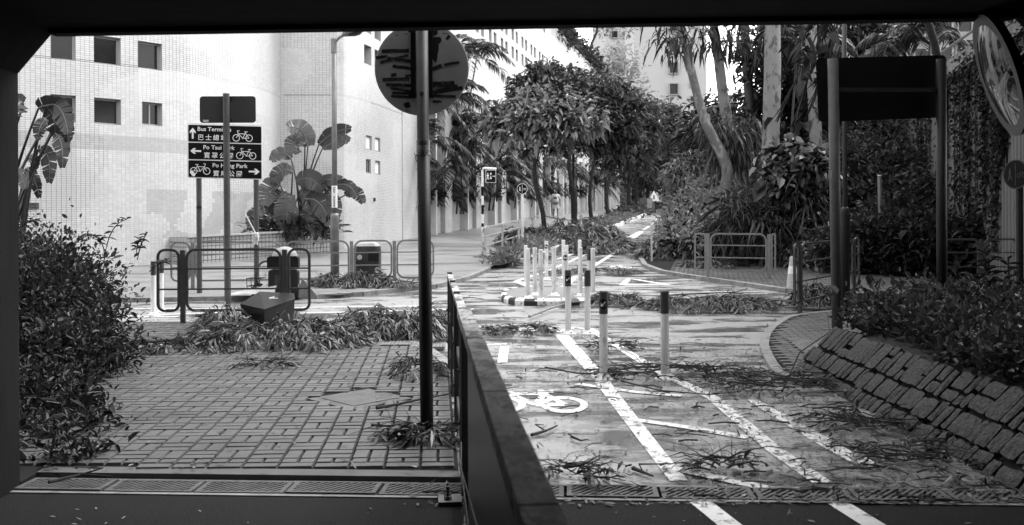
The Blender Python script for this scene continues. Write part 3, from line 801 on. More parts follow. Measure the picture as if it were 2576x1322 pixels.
# ------------------------------------------------------------------ long building beside the climbing path
FB = thing('long_building', 'long white tiled building with a colonnade and rows of paired windows receding up the path', 'building', (-4, 36, 0))
P0 = Vector((-4.0, 36.0, 0))
def fp(tt, off, z): q = P0 + DF*tt + NF*off; return Vector((q.x, q.y, z))
def fbox(b, t0, t1, o0, o1, z0, z1, mi=0):
    V = [fp(t0,o0,z0), fp(t0,o1,z0), fp(t1,o1,z0), fp(t1,o0,z0), fp(t0,o0,z1), fp(t0,o1,z1), fp(t1,o1,z1), fp(t1,o0,z1)]
    b.add(V, [(0,1,5,4)], 1 if mi == 0 else mi); b.add(V, [(2,3,7,6)], 1 if mi == 0 else mi)
    b.add(V, [(1,2,6,5),(3,0,4,7),(4,5,6,7),(0,3,2,1)], mi)
T_END = 72.0
zs, zr = 6.2, 14.4
wt = []      # window openings in the upper wall: (t0, t1, z0, z1)
k = 0
t0 = 3.0
while t0 < 40:
    for dt_ in (0, 1.05):
        for (z0, z1) in ((10.25, 10.9), (11.25, 11.9)): wt.append((t0+dt_, t0+dt_+0.6, z0, z1))
    t0 += 2.62
b = MB()
xs = sorted(set([0, T_END] + [w[0] for w in wt] + [w[1] for w in wt])); zsq = [zs, 10.25, 10.9, 11.25, 11.9, zr]
for a, c in zip(xs, xs[1:]):
    isw = any(abs(w[0]-a) < 1e-6 for w in wt)
    for z0, z1 in zip(zsq, zsq[1:]):
        if isw and (z0, z1) in ((10.25, 10.9), (11.25, 11.9)): continue
        b.add([fp(a,0,z0), fp(c,0,z0), fp(c,0,z1), fp(a,0,z1)], [(0,1,2,3)])
b.build('upper_wall', m_ft, FB)
for (a, c, z0, z1) in wt:
    w = MB(); dpt = -0.35
    V = [fp(a,0,z0), fp(c,0,z0), fp(c,0,z1), fp(a,0,z1), fp(a,dpt,z0), fp(c,dpt,z0), fp(c,dpt,z1), fp(a,dpt,z1)]
    w.add(V, [(0,4,5,1),(1,5,6,2),(2,6,7,3),(3,7,4,0)])
    f = w.build('window', m_fp, FB)
    MB().add([fp(a,dpt+.01,z0), fp(c,dpt+.01,z0), fp(c,dpt+.01,z1), fp(a,dpt+.01,z1)], [(0,1,2,3)]).build('pane', m_glass, f)
b = MB(); fbox(b, 0, T_END, -9, 0.02, zr, zr+0.12); fbox(b, 0, T_END, -1.4, -0.003, zs-0.25, zs, 0)
b.build('roof', m_render, FB)
b = MB(); b.add([fp(0,0,zs), fp(0,0,zr), fp(0,-9,zr), fp(0,-9,zs)], [(0,1,2,3)]); b.add([fp(T_END,0,0), fp(T_END,-9,0), fp(T_END,-9,zr), fp(T_END,0,zr)], [(0,1,2,3)]); b.build('end_wall', m_fp, FB)
# bays of the colonnade
starts = [0.02] + [5.45 + 5.2*i for i in range(13)]
b = MB(); fbox(b, 0, T_END, -1.5, -1.42, 0.2, zs-0.25); b.build('back_wall', m_ft, FB)
for i, ts_ in enumerate(starts):
    gz = slope_z(fp(ts_, 0, 0).y) - 0.15
    w_ = 1.9 if i == 0 else 1.1
    b = MB(); fbox(b, ts_, ts_+w_, -1.4, 0.06, gz, zs-0.001); b.build('pier', [m_ft, m_fp], FB)
    nx = starts[i+1] if i+1 < len(starts) else T_END
    e0 = ts_ + w_
    b = MB(); fbox(b, e0, nx, -0.30, -0.12, gz, gz+1.55); b.build('low_wall', [m_ft, m_fp], FB)
    fm = e0 + (nx-e0)*0.50
    b = MB(); fbox(b, fm, fm+0.16, -0.14, 0.2, gz, zs-0.001, 0); b.build('fin', [m_render, m_render], FB)
    # dark opening behind the hedge, and a lighter tiled recess after the fin
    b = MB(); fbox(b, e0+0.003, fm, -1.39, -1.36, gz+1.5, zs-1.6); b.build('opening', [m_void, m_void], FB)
    b = MB(); fbox(b, e0+0.003, nx-0.003, -1.35, -0.9, zs-1.6, zs-0.26); b.build('lintel', [m_render, m_fp], FB)
    b = MB(); 
    for q in range(3): fbox(b, e0+0.01, nx-0.01, -0.35, -0.2, zs-1.35+q*0.3, zs-1.27+q*0.3)
    b.build('louvre', [m_render, m_render], FB)

# ------------------------------------------------------------------ far towers
def tower(name, label, x, y, w, d, h, rz, m, floors, cols, win=(1.2, 1.5), ribs=(), bays=()):
    t_ = thing(name, label, 'tower block', (x, y, 0))
    ux = Vector((math.cos(rz), math.sin(rz), 0)); uy = Vector((-ux.y, ux.x, 0)); o = Vector((x, y, 0))
    b = MB(); b.obox(o + Vector((0,0,h/2)) + uy*d/2, ux*w/2, uy*d/2, (0,0,h/2)); b.build('wall', m, t_)
    for (u, wd, dp) in ribs: MB().obox(o + ux*u + Vector((0,0,h/2)) - uy*dp/2, ux*wd/2, uy*dp/2, (0,0,h/2-0.2)).build('rib', m, t_)
    fh = h / floors
    lo = int(floors*0.0)
    for (u, wd, ht, lc) in cols:
        for k in range(lo, floors):
            z = (k + 0.55) * fh
            if z > 75: break
            c = o + ux*u - uy*0.15 + Vector((0,0,z))
            f = MB()
            for s in (-1, 1):
                f.obox(c + ux*s*wd/2, ux*0.08, uy*0.15, (0,0,ht/2)); f.obox(c + Vector((0,0,s*ht/2)), ux*(wd/2-0.08), uy*0.14, (0,0,0.08))
            if lc: f.obox(c - Vector((0,0,ht/2+0.5)) - uy*0.25, ux*(wd/2+0.1), uy*0.4, (0,0,0.4))
            fo = f.build('window', m_pale if not lc else m, t_)
            MB().obox(c + uy*0.05, ux*(wd/2-0.02), uy*0.05, (0,0,ht/2-0.02)).build('pane', m_glass, fo)
    MB().obox(o + uy*d/2 + Vector((0,0,h+0.4)), ux*w/2, uy*d/2, (0,0,0.4)).build('roof', m, t_)
    return t_
m_tow = mat('pale_tower_concrete', 0.5, 0.8, 0.2, var=0.05, vs_=0.15)
m_pale = mat('pale_tower_trim', 0.35, 0.7, 0.2)
m_beige = mat('beige_tower_render', 0.26, 0.8, 0.2, var=0.08, vs_=0.2)
q = P(1660, 300, 150)
tower('tower_block', 'tall white concrete tower with one column of dark windows beyond the trees', q.x, 150, 7.6, 12, 70, 0.0, m_tow, 22, [(2.15, 1.35, 1.7, False)], [(-3.2, 1.2, 0.6), (-1.6, 0.3, 0.35), (0.2, 0.25, 0.3), (3.5, 0.6, 0.4)])
q = P(1570, 300, 175)
tower('tower_block', 'pale slimmer tower half hidden to the left of the white tower', q.x, 175, 6.5, 12, 70, 0.1, m_tow, 24, [(-1.6, 1.2, 1.3, False), (0.6, 1.2, 1.3, False), (2.6, 0.8, 1.2, True)], [(3.1, 0.3, 0.8)])
q = P(1725, 300, 210)
tower('tower_block', 'distant white tower edge seen just right of the tall white tower', q.x+1.5, 210, 6, 10, 62, 0.0, m_tow, 20, [(0.0, 0.9, 1.2, False)], [])
q = P(2330, 100, 105)
tower('tower_block', 'residential tower with bay windows and balconies above the ivy wall', q.x, 105, 22, 14, 60, 0.12, m_beige, 18,
      [(-9.5, 1.6, 1.4, True), (-6.2, 1.8, 1.4, False), (-3.0, 1.6, 1.5, True), (-0.4, 2.0, 1.4, True), (2.2, 1.4, 1.8, False), (4.3, 1.6, 1.8, True), (6.4, 0.9, 1.3, False), (8.2, 0.8, 1.4, False)], [(-4.6, 1.0, 0.9), (0.9, 0.6, 1.0), (3.2, 0.3, 1.2), (9.8, 1.2, 0.6)])
# ------------------------------------------------------------------ street furniture
m_galv = mat('galvanised_steel', 0.18, 0.5, 0.4, var=0.25, vs_=7, metal=0.25, dirt=(14, 0.6, 0.55))
m_polegrey = mat('grey_painted_pole', 0.07, 0.55, 0.35, var=0.22, vs_=10, dirt=(30, 0.62, 0.45))
m_poled = mat('dark_painted_pole', 0.018, 0.5, 0.3, var=0.3, vs_=14, dirt=(40, 0.66, 2.0), bump=0.15, bs=60)
m_rail = mat('railing_paint', 0.06, 0.42, 0.45, var=0.3, vs_=12, dirt=(25, 0.6, 1.9))
m_railfar = mat('railing_galvanised', 0.2, 0.45, 0.45, var=0.2, vs_=9)
m_railw = mat('pale_railing_paint', 0.45, 0.5, 0.35, var=0.2, vs_=6)
m_peel = mat('peeling_rail_paint', 0.48, 0.6, 0.15, var=0.6, vs_=12, dirt=(9, 0.5, 0.12), bump=0.5, bs=45, stretch=(1, 0.55, 1))
m_sheet = mat('dark_glossy_sheet', 0.02, 0.35, 0.25, var=0.5, vs_=6, stretch=(1, 3, 0.5))
m_signback = mat('sign_back_aluminium', 0.85, 0.6, 0.3, var=0.15, vs_=4, dirt=(9, 0.62, 0.6))
m_signdark = mat('sign_back_dark', 0.035, 0.5, 0.3, var=0.12, vs_=4)
m_signblk = mat('sign_face_black', 0.006, 0.6, 0.12)
m_white = mat('sign_white', 0.78, 0.4, 0.4, var=0.05, vs_=6)
m_tape = mat('old_black_tape', 0.07, 0.6, 0.2, var=0.6, vs_=30, dirt=(30, 0.55, 2.6))
m_paper = mat('pasted_paper', 0.45, 0.7, 0.3, var=0.15, vs_=30)
m_post = mat('flexible_white_post', 0.8, 0.4, 0.45, var=0.18, vs_=8, dirt=(11, 0.56, 0.6), stretch=(1, 1, 0.35))
m_postdk = mat('dark_reflective_band', 0.05, 0.35, 0.5, var=0.3, vs_=30)
m_rubber = mat('black_rubber', 0.012, 0.45, 0.4)
m_plastic = mat('black_plastic', 0.012, 0.32, 0.25, var=0.3, vs_=8)

def loop_frame(b, p0, ux, w, z0, z1, r, t=0.035, dpt=0.035):
    """rounded rectangular loop of flat bar; p0 is the lower left corner on the ground line"""
    c = Vector(p0) + Vector(ux) * w / 2 + Vector((0, 0, (z0 + z1) / 2)); n_ = Vector((ux[1], -ux[0], 0))
    o = rrect(w, z1 - z0, r); i = rrect(w - 2*t, z1 - z0 - 2*t, max(0.01, r - t)); n = len(o); V = []
    for s in (-1, 1):
        for q in (o, i):
            V += [c + Vector(ux) * a + Vector((0, 0, d)) + n_ * s * dpt / 2 for a, d in q]
    Fs = []
    for k in range(n):
        k2 = (k + 1) % n
        Fs += [(k, k2, n+k2, n+k), (2*n+k2, 2*n+k, 3*n+k, 3*n+k2), (k2, k, 2*n+k, 2*n+k2), (n+k, n+k2, 3*n+k2, 3*n+k)]
    b.add(V, Fs)
def railing(label, p0, p1, posts, group=None, h=1.0, m=m_rail, r=0.13, z_low=0.14, base_h=0.05, ends=True, t=0.034):
    """guard railing: upright posts, rounded loop frames between them, two bars inside each loop"""
    p0, p1 = Vector((p0[0], p0[1], 0)), Vector((p1[0], p1[1], 0)); u = (p1 - p0); L = u.length; u.normalize()
    mid = (p0 + p1) / 2
    tt = thing('guard_railing', label, 'railing', (mid.x, mid.y, slope_z(mid.y) + base_h), group)
    cuts = [0.0] + list(posts) + [L] if ends else list(posts)
    gz = lambda d: slope_z((p0 + u * d).y) + base_h
    for d in posts:
        q = p0 + u * d; MB().obox((q.x, q.y, gz(d) + h / 2 - 0.03), u * 0.032, Vector((u.y, -u.x, 0)) * 0.024, (0, 0, h / 2 + 0.01)).build('post', m, tt)
    for a, c in zip(cuts, cuts[1:]):
        a2, c2 = a + (0.038 if a > 0 else 0), c - (0.038 if c < L else 0)
        if c2 - a2 < 0.1: continue
        b = MB(); za, zc = gz(a2), gz(c2); s = Vector((u.x, u.y, (zc - za) / (c2 - a2)))
        q = p0 + u * a2; n_ = Vector((u.y, -u.x, 0))
        w = c2 - a2; rr = min(r, w * 0.35)
        o = rrect(w, h - z_low, rr); i = rrect(w - 2*t, h - z_low - 2*t, max(0.012, rr - t)); n = len(o); V = []
        cc = q + s * (w / 2); cc = Vector((cc.x, cc.y, (za + zc) / 2 + (h + z_low) / 2))
        for sg in (-1, 1):
            for poly in (o, i): V += [cc + s * e + Vector((0, 0, d)) + n_ * sg * 0.016 for e, d in poly]
        Fs = []
        for k in range(n):
            k2 = (k + 1) % n
            Fs += [(k, k2, n+k2, n+k), (2*n+k2, 2*n+k, 3*n+k, 3*n+k2), (k2, k, 2*n+k, 2*n+k2), (n+k, n+k2, 3*n+k2, 3*n+k)]
        b.add(V, Fs); b.build('frame', m, tt)
        for f in (0.36, 0.68):
            zz = z_low + (h - z_low) * f
            MB().bar(Vector((q.x, q.y, za + zz)) + u * t, Vector(((q + u * w).x, (q + u * w).y, zc + zz)) - u * t, 0.022, 0.022).build('bar', m, tt)
    return tt
railing('dark round cornered railing with a big fallen branch and black box against it', (-4.82, 13.5), (-2.75, 13.58), [0.35, 1.72], 'guard railings round the crossing')
railing('long pale railing in front of the lamp post and litter bin', (-6.3, 18.35), (-1.48, 18.9), [0.4, 2.03, 3.3, 4.1], 'guard railings round the crossing', 0.88, m_railfar, 0.16)
railing('short railing right of the big dark sign post, traffic cone behind its end', (4.02, 14.2), (5.75, 16.5), [0.22, 2.6], 'guard railings round the crossing', 1.0, m_rail, 0.14)
gA, gB = G(1731, 700), G(1952, 714)
railing('free standing railing with two posts in front of the bright hedge', (gA.x, 20.35), (gB.x + 0.03, 19.9), [0.28, 1.48], 'guard railings round the crossing', 0.92, m_railfar, 0.15)
railing('white railing receding up the track beside the right hand hedge', (3.5, 25.0), (5.75, 37.5), [0.05, 3.3, 6.6, 9.6, 12.5], 'guard railings round the crossing', 0.92, m_railw, 0.1, ends=False, t=.045)
railing('white railing receding beside the shrubs below the round path sign', (-0.74, 24.4), (1.12, 36.0), [0.35, 3.0, 6.0, 9.0, 11.6], 'guard railings round the crossing', 0.90, m_railw, 0.1, t=.04)
railing('shadowed railing at far right, in front of the dark hedge', (7.55, 17.6), (10.9, 17.3), [0.72, 2.6], 'guard railings round the crossing', 0.92, m_rail, 0.12)

# railing between footway and cycle track, coming out of the underpass
dv = lambda y: 0.19 - 0.083 * y
du = Vector((-0.083, 1, 0)).normalized(); dn = Vector((du.y, -du.x, 0))
def dp(y, z=0.0, off=0.0): return Vector((dv(y), y, slope_z(y) + z)) + dn * off
R1 = thing('barred_railing', 'near railing with a wide peeling handrail running out of the underpass', 'railing', dp(3.5))
for k, (a, c) in enumerate(((1.1, 1.75), (1.754, 2.28), (2.284, 2.9), (2.904, 3.55), (3.554, 4.2), (4.204, 4.9), (4.904, 5.62))):
    e = 0.0015 * (k % 2)
    b = MB(); b.bar(dp(a, 0.945 + e), dp(c, 0.945 + e), 0.072, 0.05); b.build('handrail', m_peel, R1)
MB().bar(dp(1.1, 0.10), dp(5.62, 0.10), 0.05, 0.04).build('bottom_rail', m_rail, R1)
for k in range(42):
    y = 1.2 + k * 0.107
    MB().obox(dp(y, 0.52), du * 0.006, dn * 0.022, (0, 0, 0.40)).build('bar', m_poled, R1)
MB().obox(dp(2.7, 0.55, -0.030), du * 1.45, dn * 0.003, (0, 0, 0.36)).build('panel', m_sheet, R1)
for y in (1.5, 3.4, 5.3):
    MB().obox(dp(y, 0.46), du * 0.03, dn * 0.026, (0, 0, 0.457)).build('post', m_rail, R1)
bp = MB().obox(dp(5.17, 0.012, -0.09), du * 0.075, dn * 0.06, (0, 0, 0.012)).build('base_plate', m_galv, R1)
for s in (-0.03, 0.03):
    c = dp(5.17 + s, 0.024, -0.10)
    MB().lathe([(0.02, 0), (0.02, 0.018), (0.010, 0.018), (0.010, 0.07)], c, 6).build('bolt', m_iron, bp)
bw_ = MB()                                  # loose wires tied across the bars
bw_.tube([dp(5.0, 0.35, -0.035), dp(4.2, 0.42, -0.06), dp(3.0, 0.55, -0.05), dp(2.2, 0.62, -0.04)], 0.003, 5)
bw_.build('tie_wire', m_galv, R1)
MB().tube([dp(4.4, 0.16, -0.04), dp(3.4, 0.24, -0.07), dp(2.3, 0.36, -0.05), dp(1.6, 0.42, -0.04)], 0.003, 5).build('tie_wire', m_galv, R1)
R2 = thing('flat_bar_railing', 'farther section of flat bar railing joining the near handrail beyond the dark pole', 'railing', dp(7.6))
for y in (5.72, 7.0, 8.25, 9.45):
    p_ = MB().obox(dp(y, 0.46), du * 0.04, dn * 0.022, (0, 0, 0.50)).build('post', m_rail, R2)
    for z in (0.3, 0.6): MB().lathe([(0.014, 0), (0.014, 0.012)], dp(y, z, -0.022), 6, axis=tuple(-dn)).build('bolt', m_iron, p_)
for z in (0.20, 0.55, 0.93):
    for a, c in ((5.765, 6.955), (7.045, 8.205), (8.295, 9.405)):
        MB().bar(dp(a, z, 0.002), dp(c, z, 0.002), 0.016 if z < 0.9 else 0.05, 0.06 if z < 0.9 else 0.03).build('rail', m_rail if z < 0.9 else m_peel, R2)

# ------------------------------------------------------------------ round sign seen from behind, on the dark pole
gp = G(1072, 1108); PX = gp.x
T = thing('round_sign', 'large round sign seen from behind with strips of old tape on a dark pole', 'road sign', gp)
lean = Vector((-0.0085, 0, 1))
pb_ = Vector((gp.x, gp.y, slope_z(gp.y)))
b = MB(); b.tube([pb_ + lean * z for z in (-0.05, 0.8, 1.92)], 0.044, 16); b.build('pole', m_poled, T, smooth=False)
b = MB(); b.tube([pb_ + lean * z for z in (1.92, 1.93, 2.9)], [0.047, 0.0405, 0.0405], 16); b.build('pole', m_polegrey, T)
for o in T.children:
    o.data.polygons.foreach_set('use_smooth', [len(p_.vertices) == 4 for p_ in o.data.polygons])
dc = pb_ + Vector((-0.035, 0.11, 2.485))
b = MB(); b.lathe([(0.312, 0), (0.318, 0.003), (0.318, 0.009), (0.312, 0.012)], dc, 48, axis=(0, 1, 0)); disc = b.build('disc', m_signback, T)
q = 0.00087
def dpt(x, y): return dc + Vector(((x - 428) * q, 0, -(y - 378) * q))
for k, (x0, y0, x1, y1, w) in enumerate([(118,243,330,240,28),(72,293,162,283,22),(105,332,322,276,20),(165,297,345,322,22),(203,358,350,378,22),(125,465,330,460,26),(150,502,360,510,24),(185,530,345,555,18),(198,568,360,572,18),(190,592,345,600,20),
      (508,505,683,500,46),(505,560,705,512,20),(520,568,745,530,26),(510,590,690,598,22),(500,387,585,357,30),(600,352,720,333,22),(190,430,232,424,26),(300,437,362,428,18),(228,122,246,120,5),(286,112,322,110,5),(590,106,640,114,5)]):
    a, c = dpt(x0, y0), dpt(x1, y1); off = Vector((0, -0.0012 - 0.0005 * (k % 4), 0))
    d = (c - a).normalized(); n_ = Vector((-d.z, 0, d.x)); V = []
    steps = 6
    for s in range(steps + 1):
        pp = a.lerp(c, s / steps); wob = (noise(k * 3.3, s * 0.9) * 0.16, noise(k * 5.1, s * 1.3 + 9) * 0.16)
        V += [pp + off + n_ * w * q * (0.5 + wob[0]), pp + off - n_ * w * q * (0.5 + wob[1])]
    mesh_obj('tape', V, [(2*s, 2*s+1, 2*s+3, 2*s+2) for s in range(steps)], m_tape, disc)
def blob(cx, cy, rx, ry, m, seed, name='paint_patch', off=-0.0008):
    V = [dpt(cx, cy) + Vector((0, off, 0))]
    for k in range(16):
        an = k * math.pi / 8; f = 1 + 0.45 * noise(seed + math.cos(an) * 1.5, math.sin(an) * 1.5)
        V.append(dpt(cx + rx * f * math.cos(an), cy + ry * f * math.sin(an)) + Vector((0, off, 0)))
    mesh_obj(name, V, [(0, 1 + k, 1 + (k + 1) % 16) for k in range(16)], m, disc)
blob(520, 90, 32, 42, m_postdk, 1); blob(530, 230, 26, 110, m_postdk, 2, off=-.0009); blob(560, 160, 26, 28, m_postdk, 3); blob(545, 635, 34, 12, m_tape, 4); blob(315, 662, 24, 26, m_postdk, 5); blob(485, 470, 12, 60, m_postdk, 6)
V = [dpt(x, y) + Vector((0, -0.001, 0)) for x, y in ((572, 180), (632, 108), (666, 132), (602, 213))]
stk = mesh_obj('sticker', V, [(0, 1, 2, 3)], m_signback, disc)
V = [dpt(x, y) + Vector((0, -0.002, 0)) for x, y in ((612, 150), (636, 118), (655, 132), (632, 162))]
mesh_obj('print', V, [(0, 1, 2, 3)], m_tape, stk)
for x in (-0.055, 0.058):
    MB().box(dc.x + x - 0.016, dc.x + x + 0.016, dc.y - 0.03, dc.y - 0.0005, dc.z - 0.19, dc.z + 0.26).build('channel', m_poled, T)
for z in (-0.19, 0.25):
    MB().box(dc.x - 0.085, dc.x + 0.085, dc.y - 0.045, dc.y - 0.031, dc.z + z - 0.014, dc.z + z + 0.014).build('clamp', m_poled, T)
    MB().lathe([(0.016, 0), (0.016, 0.012), (0.009, 0.012), (0.009, 0.022)], pb_ + lean * (2.485 + z) + Vector((-0.002, -0.040, 0)), 8, axis=(0, -1, 0)).build('bolt', m_galv, T)
def sleeve(name, p, r, z0, z1, m, parent, a0=-150, a1=-30, n=14):
    V = []
    for k in range(n + 1):
        a = math.radians(a0 + (a1 - a0) * k / n)
        for z in (z0, z1): V.append(Vector(p) + lean * z + Vector((r * math.cos(a), r * math.sin(a), 0)))
    return mesh_obj(name, V, [(2*k, 2*k+2, 2*k+3, 2*k+1) for k in range(n)], m, parent, smooth=True)
bz = lambda y: EYE - (y - 550) / F * (gp.y - 0.05) - pb_.z
bill = sleeve('bill', pb_, 0.0452, bz(388), bz(350), m_paper, T, -175, -5)
yb_ = -0.0465
for ch, x in (('通', -0.036), ('渠', 0.004)): text(ch, 0.038, pb_ + lean * bz(364) + Vector((x, yb_, 0)), (1,0,0), (0,0,1), m_signblk, bill)
text('63803248', 0.017, pb_ + lean * bz(386) + Vector((-0.034, yb_, 0)), (1,0,0), (0,0,1), m_signblk, bill, bold=0.0004)
sleeve('torn_paper', pb_, 0.0450, bz(515), bz(478), m_paper, T, -168, -138, 5)
# ------------------------------------------------------------------ rectangular sign back on the grey post, and the direction sign behind it
def ground_at(xd, Y, h=0.0):
    x = (xd - 1288) / F * Y; return Vector((x, Y, slope_z(Y) + h))
gq = ground_at(572, 16.0)
T = thing('sign_back', 'grey sign plate with rounded corners seen from behind on a slim grey post', 'road sign', gq)
zt_ = EYE + (550 - 233) / F * 16.0
b = MB(); b.tube([gq + Vector((0,0,-.05)), Vector((gq.x - 0.01, gq.y, zt_))], 0.056 * 0.93, 14); b.build('post', m_polegrey, T, smooth=False)
c = P(570, 271.5, 16.0) + Vector((0, 0.09, 0))
b = MB(); b.prism(rrect(0.905, 0.43, 0.05), c, (1,0,0), (0,0,1), (0, 0.006, 0)); pl_ = b.build('plate', m_signdark, T)
MB().box(c.x - 0.40, c.x - 0.31, c.y - 0.002, c.y - 0.0005, c.z - 0.2, c.z - 0.165).build('label', m_paper, pl_)
for z in (-0.18, 0.18):
    MB().box(c.x - 0.085, c.x + 0.085, c.y - 0.03, c.y - 0.001, c.z + z - 0.025, c.z + z + 0.025).build('bracket', m_poled, T)
    MB().lathe([(0.014, 0), (0.014, 0.012)], (gq.x - 0.02, gq.y - 0.055, c.z + z), 8, axis=(0, -1, 0)).build('bolt', m_iron, T)
DY = 17.6
T = thing('direction_sign', 'black direction sign with three lines for the bus terminus and two parks', 'direction sign', ground_at(569, DY))
bx0 = (475 - 1288) / F * DY; sc = (663 - 475) / F * DY / 1096; bz1 = EYE + (550 - 309) / F * DY
SY = DY - 0.06
def sp(x, y, d=0.0): return Vector((bx0 + (x - 112) * sc, SY - d, bz1 - (y - 462) * sc + (0.0 if x < 0 else -(x - 112) * 0.030 * sc)))
tilt = Vector((1, 0, -0.030)).normalized()
cen = sp(660, 858 - 3)
b = MB(); b.prism(rrect(1096*sc, 800*sc, 0.03), cen + Vector((0, 0.02, 0)), tilt, (0,0,1), (0, -0.02, 0)); b.build('board', m_white, T)
for y0, y1 in ((478, 722), (738, 978), (995, 1240)):
    c = sp(660, (y0 + y1) / 2)
    pn = MB().prism(rrect(1066*sc, (y1 - y0)*sc, 0.018), c, tilt, (0,0,1), (0, -0.004, 0)).build('panel', m_signblk, T)
    row = (y0 - 478) // 250
    d = 0.0055
    def tx(s, x, y, size, w=None):
        o = text(s, size * sc, sp(x, y, d), tilt, (0,0,1), m_white, pn, bold=0.0012)
        if w: o['fitw'] = w * sc
    def wheel_line(b, pts, w=0.011): 
        for a, e in zip(pts, pts[1:]): b.bar(a, e, w, 0.002, up=(0, -1, 0))
    def sign_bike(cx, cy, fl):
        b = MB(); X = lambda u, v: sp(cx + fl * u, cy - v, d)
        for k in (-94, 94):
            b.add([X(k + r * math.cos(a*math.pi/12), r * math.sin(a*math.pi/12)) for a in range(24) for r in (53, 43)], [(2*a, 2*((a+1)%24), 2*((a+1)%24)+1, 2*a+1) for a in range(24)])
        for pts in ([(-94,0),(-60,50),(-78,105),(-45,105)], [(-60,62),(48,62)], [(2,-2),(-62,62)], [(2,-2),(50,92)], [(26,92),(72,92)], [(94,0),(48,62)], [(2,-2),(94,0)]): wheel_line(b, [X(*p_) for p_ in pts])
        b.lathe([(11*sc, 0), (11*sc, 0.001)], X(2, -2), 10, axis=(0, -1, 0))
        b.build('bicycle_symbol', m_white, pn)
    def arrow(cx, cy, ang):
        ca, sa = math.cos(ang), math.sin(ang); pts = [(-80, -13), (20, -13), (20, -14), (-5, -42), (30, -42), (80, 0), (30, 42), (-5, 42), (20, 14), (20, 13), (-80, 13)]
        V = [sp(cx + a*ca - e*sa, cy - (a*sa + e*ca), d) for a, e in pts]
        mesh_obj('arrow', V, [(0,1,9,10), (2,3,4,5), (8,2,5), (8,5,6,7)], m_white, pn)
    if row == 0:
        arrow(192, 600, math.pi/2); tx('Bus Terminus', 258, 562, 84, 490); sign_bike(921, 652, 1)
        for ch, x in zip('巴士總站', (262, 375, 487, 598)): tx(ch, x, 690, 92)
    elif row == 1:
        arrow(235, 858, math.pi); tx('Po Tsui Park', 342, 828, 84, 458); sign_bike(972, 910, 1)
        for ch, x in zip('寶翠公園', (352, 465, 578, 692)): tx(ch, x, 950, 92)
    else:
        arrow(1088, 1138, 0); tx('Po Hong Park', 475, 1088, 84, 512); sign_bike(300, 1148, -1)
        for ch, x in zip('寶康公園', (485, 597, 710, 822)): tx(ch, x, 1212, 92)
        for k in range(3):
            MB().lathe([(0.03, 0), (0.034, 0.001)], sp(175 + 14*k, 1170 + 17*k, 0.006 + 0.001*k), 7, axis=(0, -1, 0)).build('sticker', m_signback, pn)
for xd, r in ((501, 0.046), (645, 0.046)):
    g_ = ground_at(xd, DY)
    b = MB(); b.tube([g_ + Vector((0,0,-.05)), Vector((g_.x, DY, bz1 - 0.05))], r, 12); po = b.build('post', m_polegrey, T)
    if xd < 600: MB().tube([g_ + Vector((0,0,1.55)), g_ + Vector((0,0,1.60))], r + 0.002, 12).build('collar', m_rubber, po)
gm_ = ground_at(643, DY)
T = thing('mop', 'mop tied upside down to the right post of the direction sign', 'mop', gm_ + Vector((-0.05, -0.1, 0.9)))
a, c = P(643, 585, DY - 0.1), P(618, 537, DY - 0.25)
MB().tube([a, c], 0.011, 6).build('handle', m_white, T)
b = MB()
for k in range(26):
    an = k * 2.4; e = a + Vector((0.05 * math.cos(an), 0.05 * math.sin(an), -0.02 - 0.2 * rnd.random()))
    b.tube([a, (a + e) / 2 + Vector((0.03 * math.cos(an), 0.03 * math.sin(an), 0.03)), e], 0.007, 4)
b.build('strands', m_white, T, 'stuff')

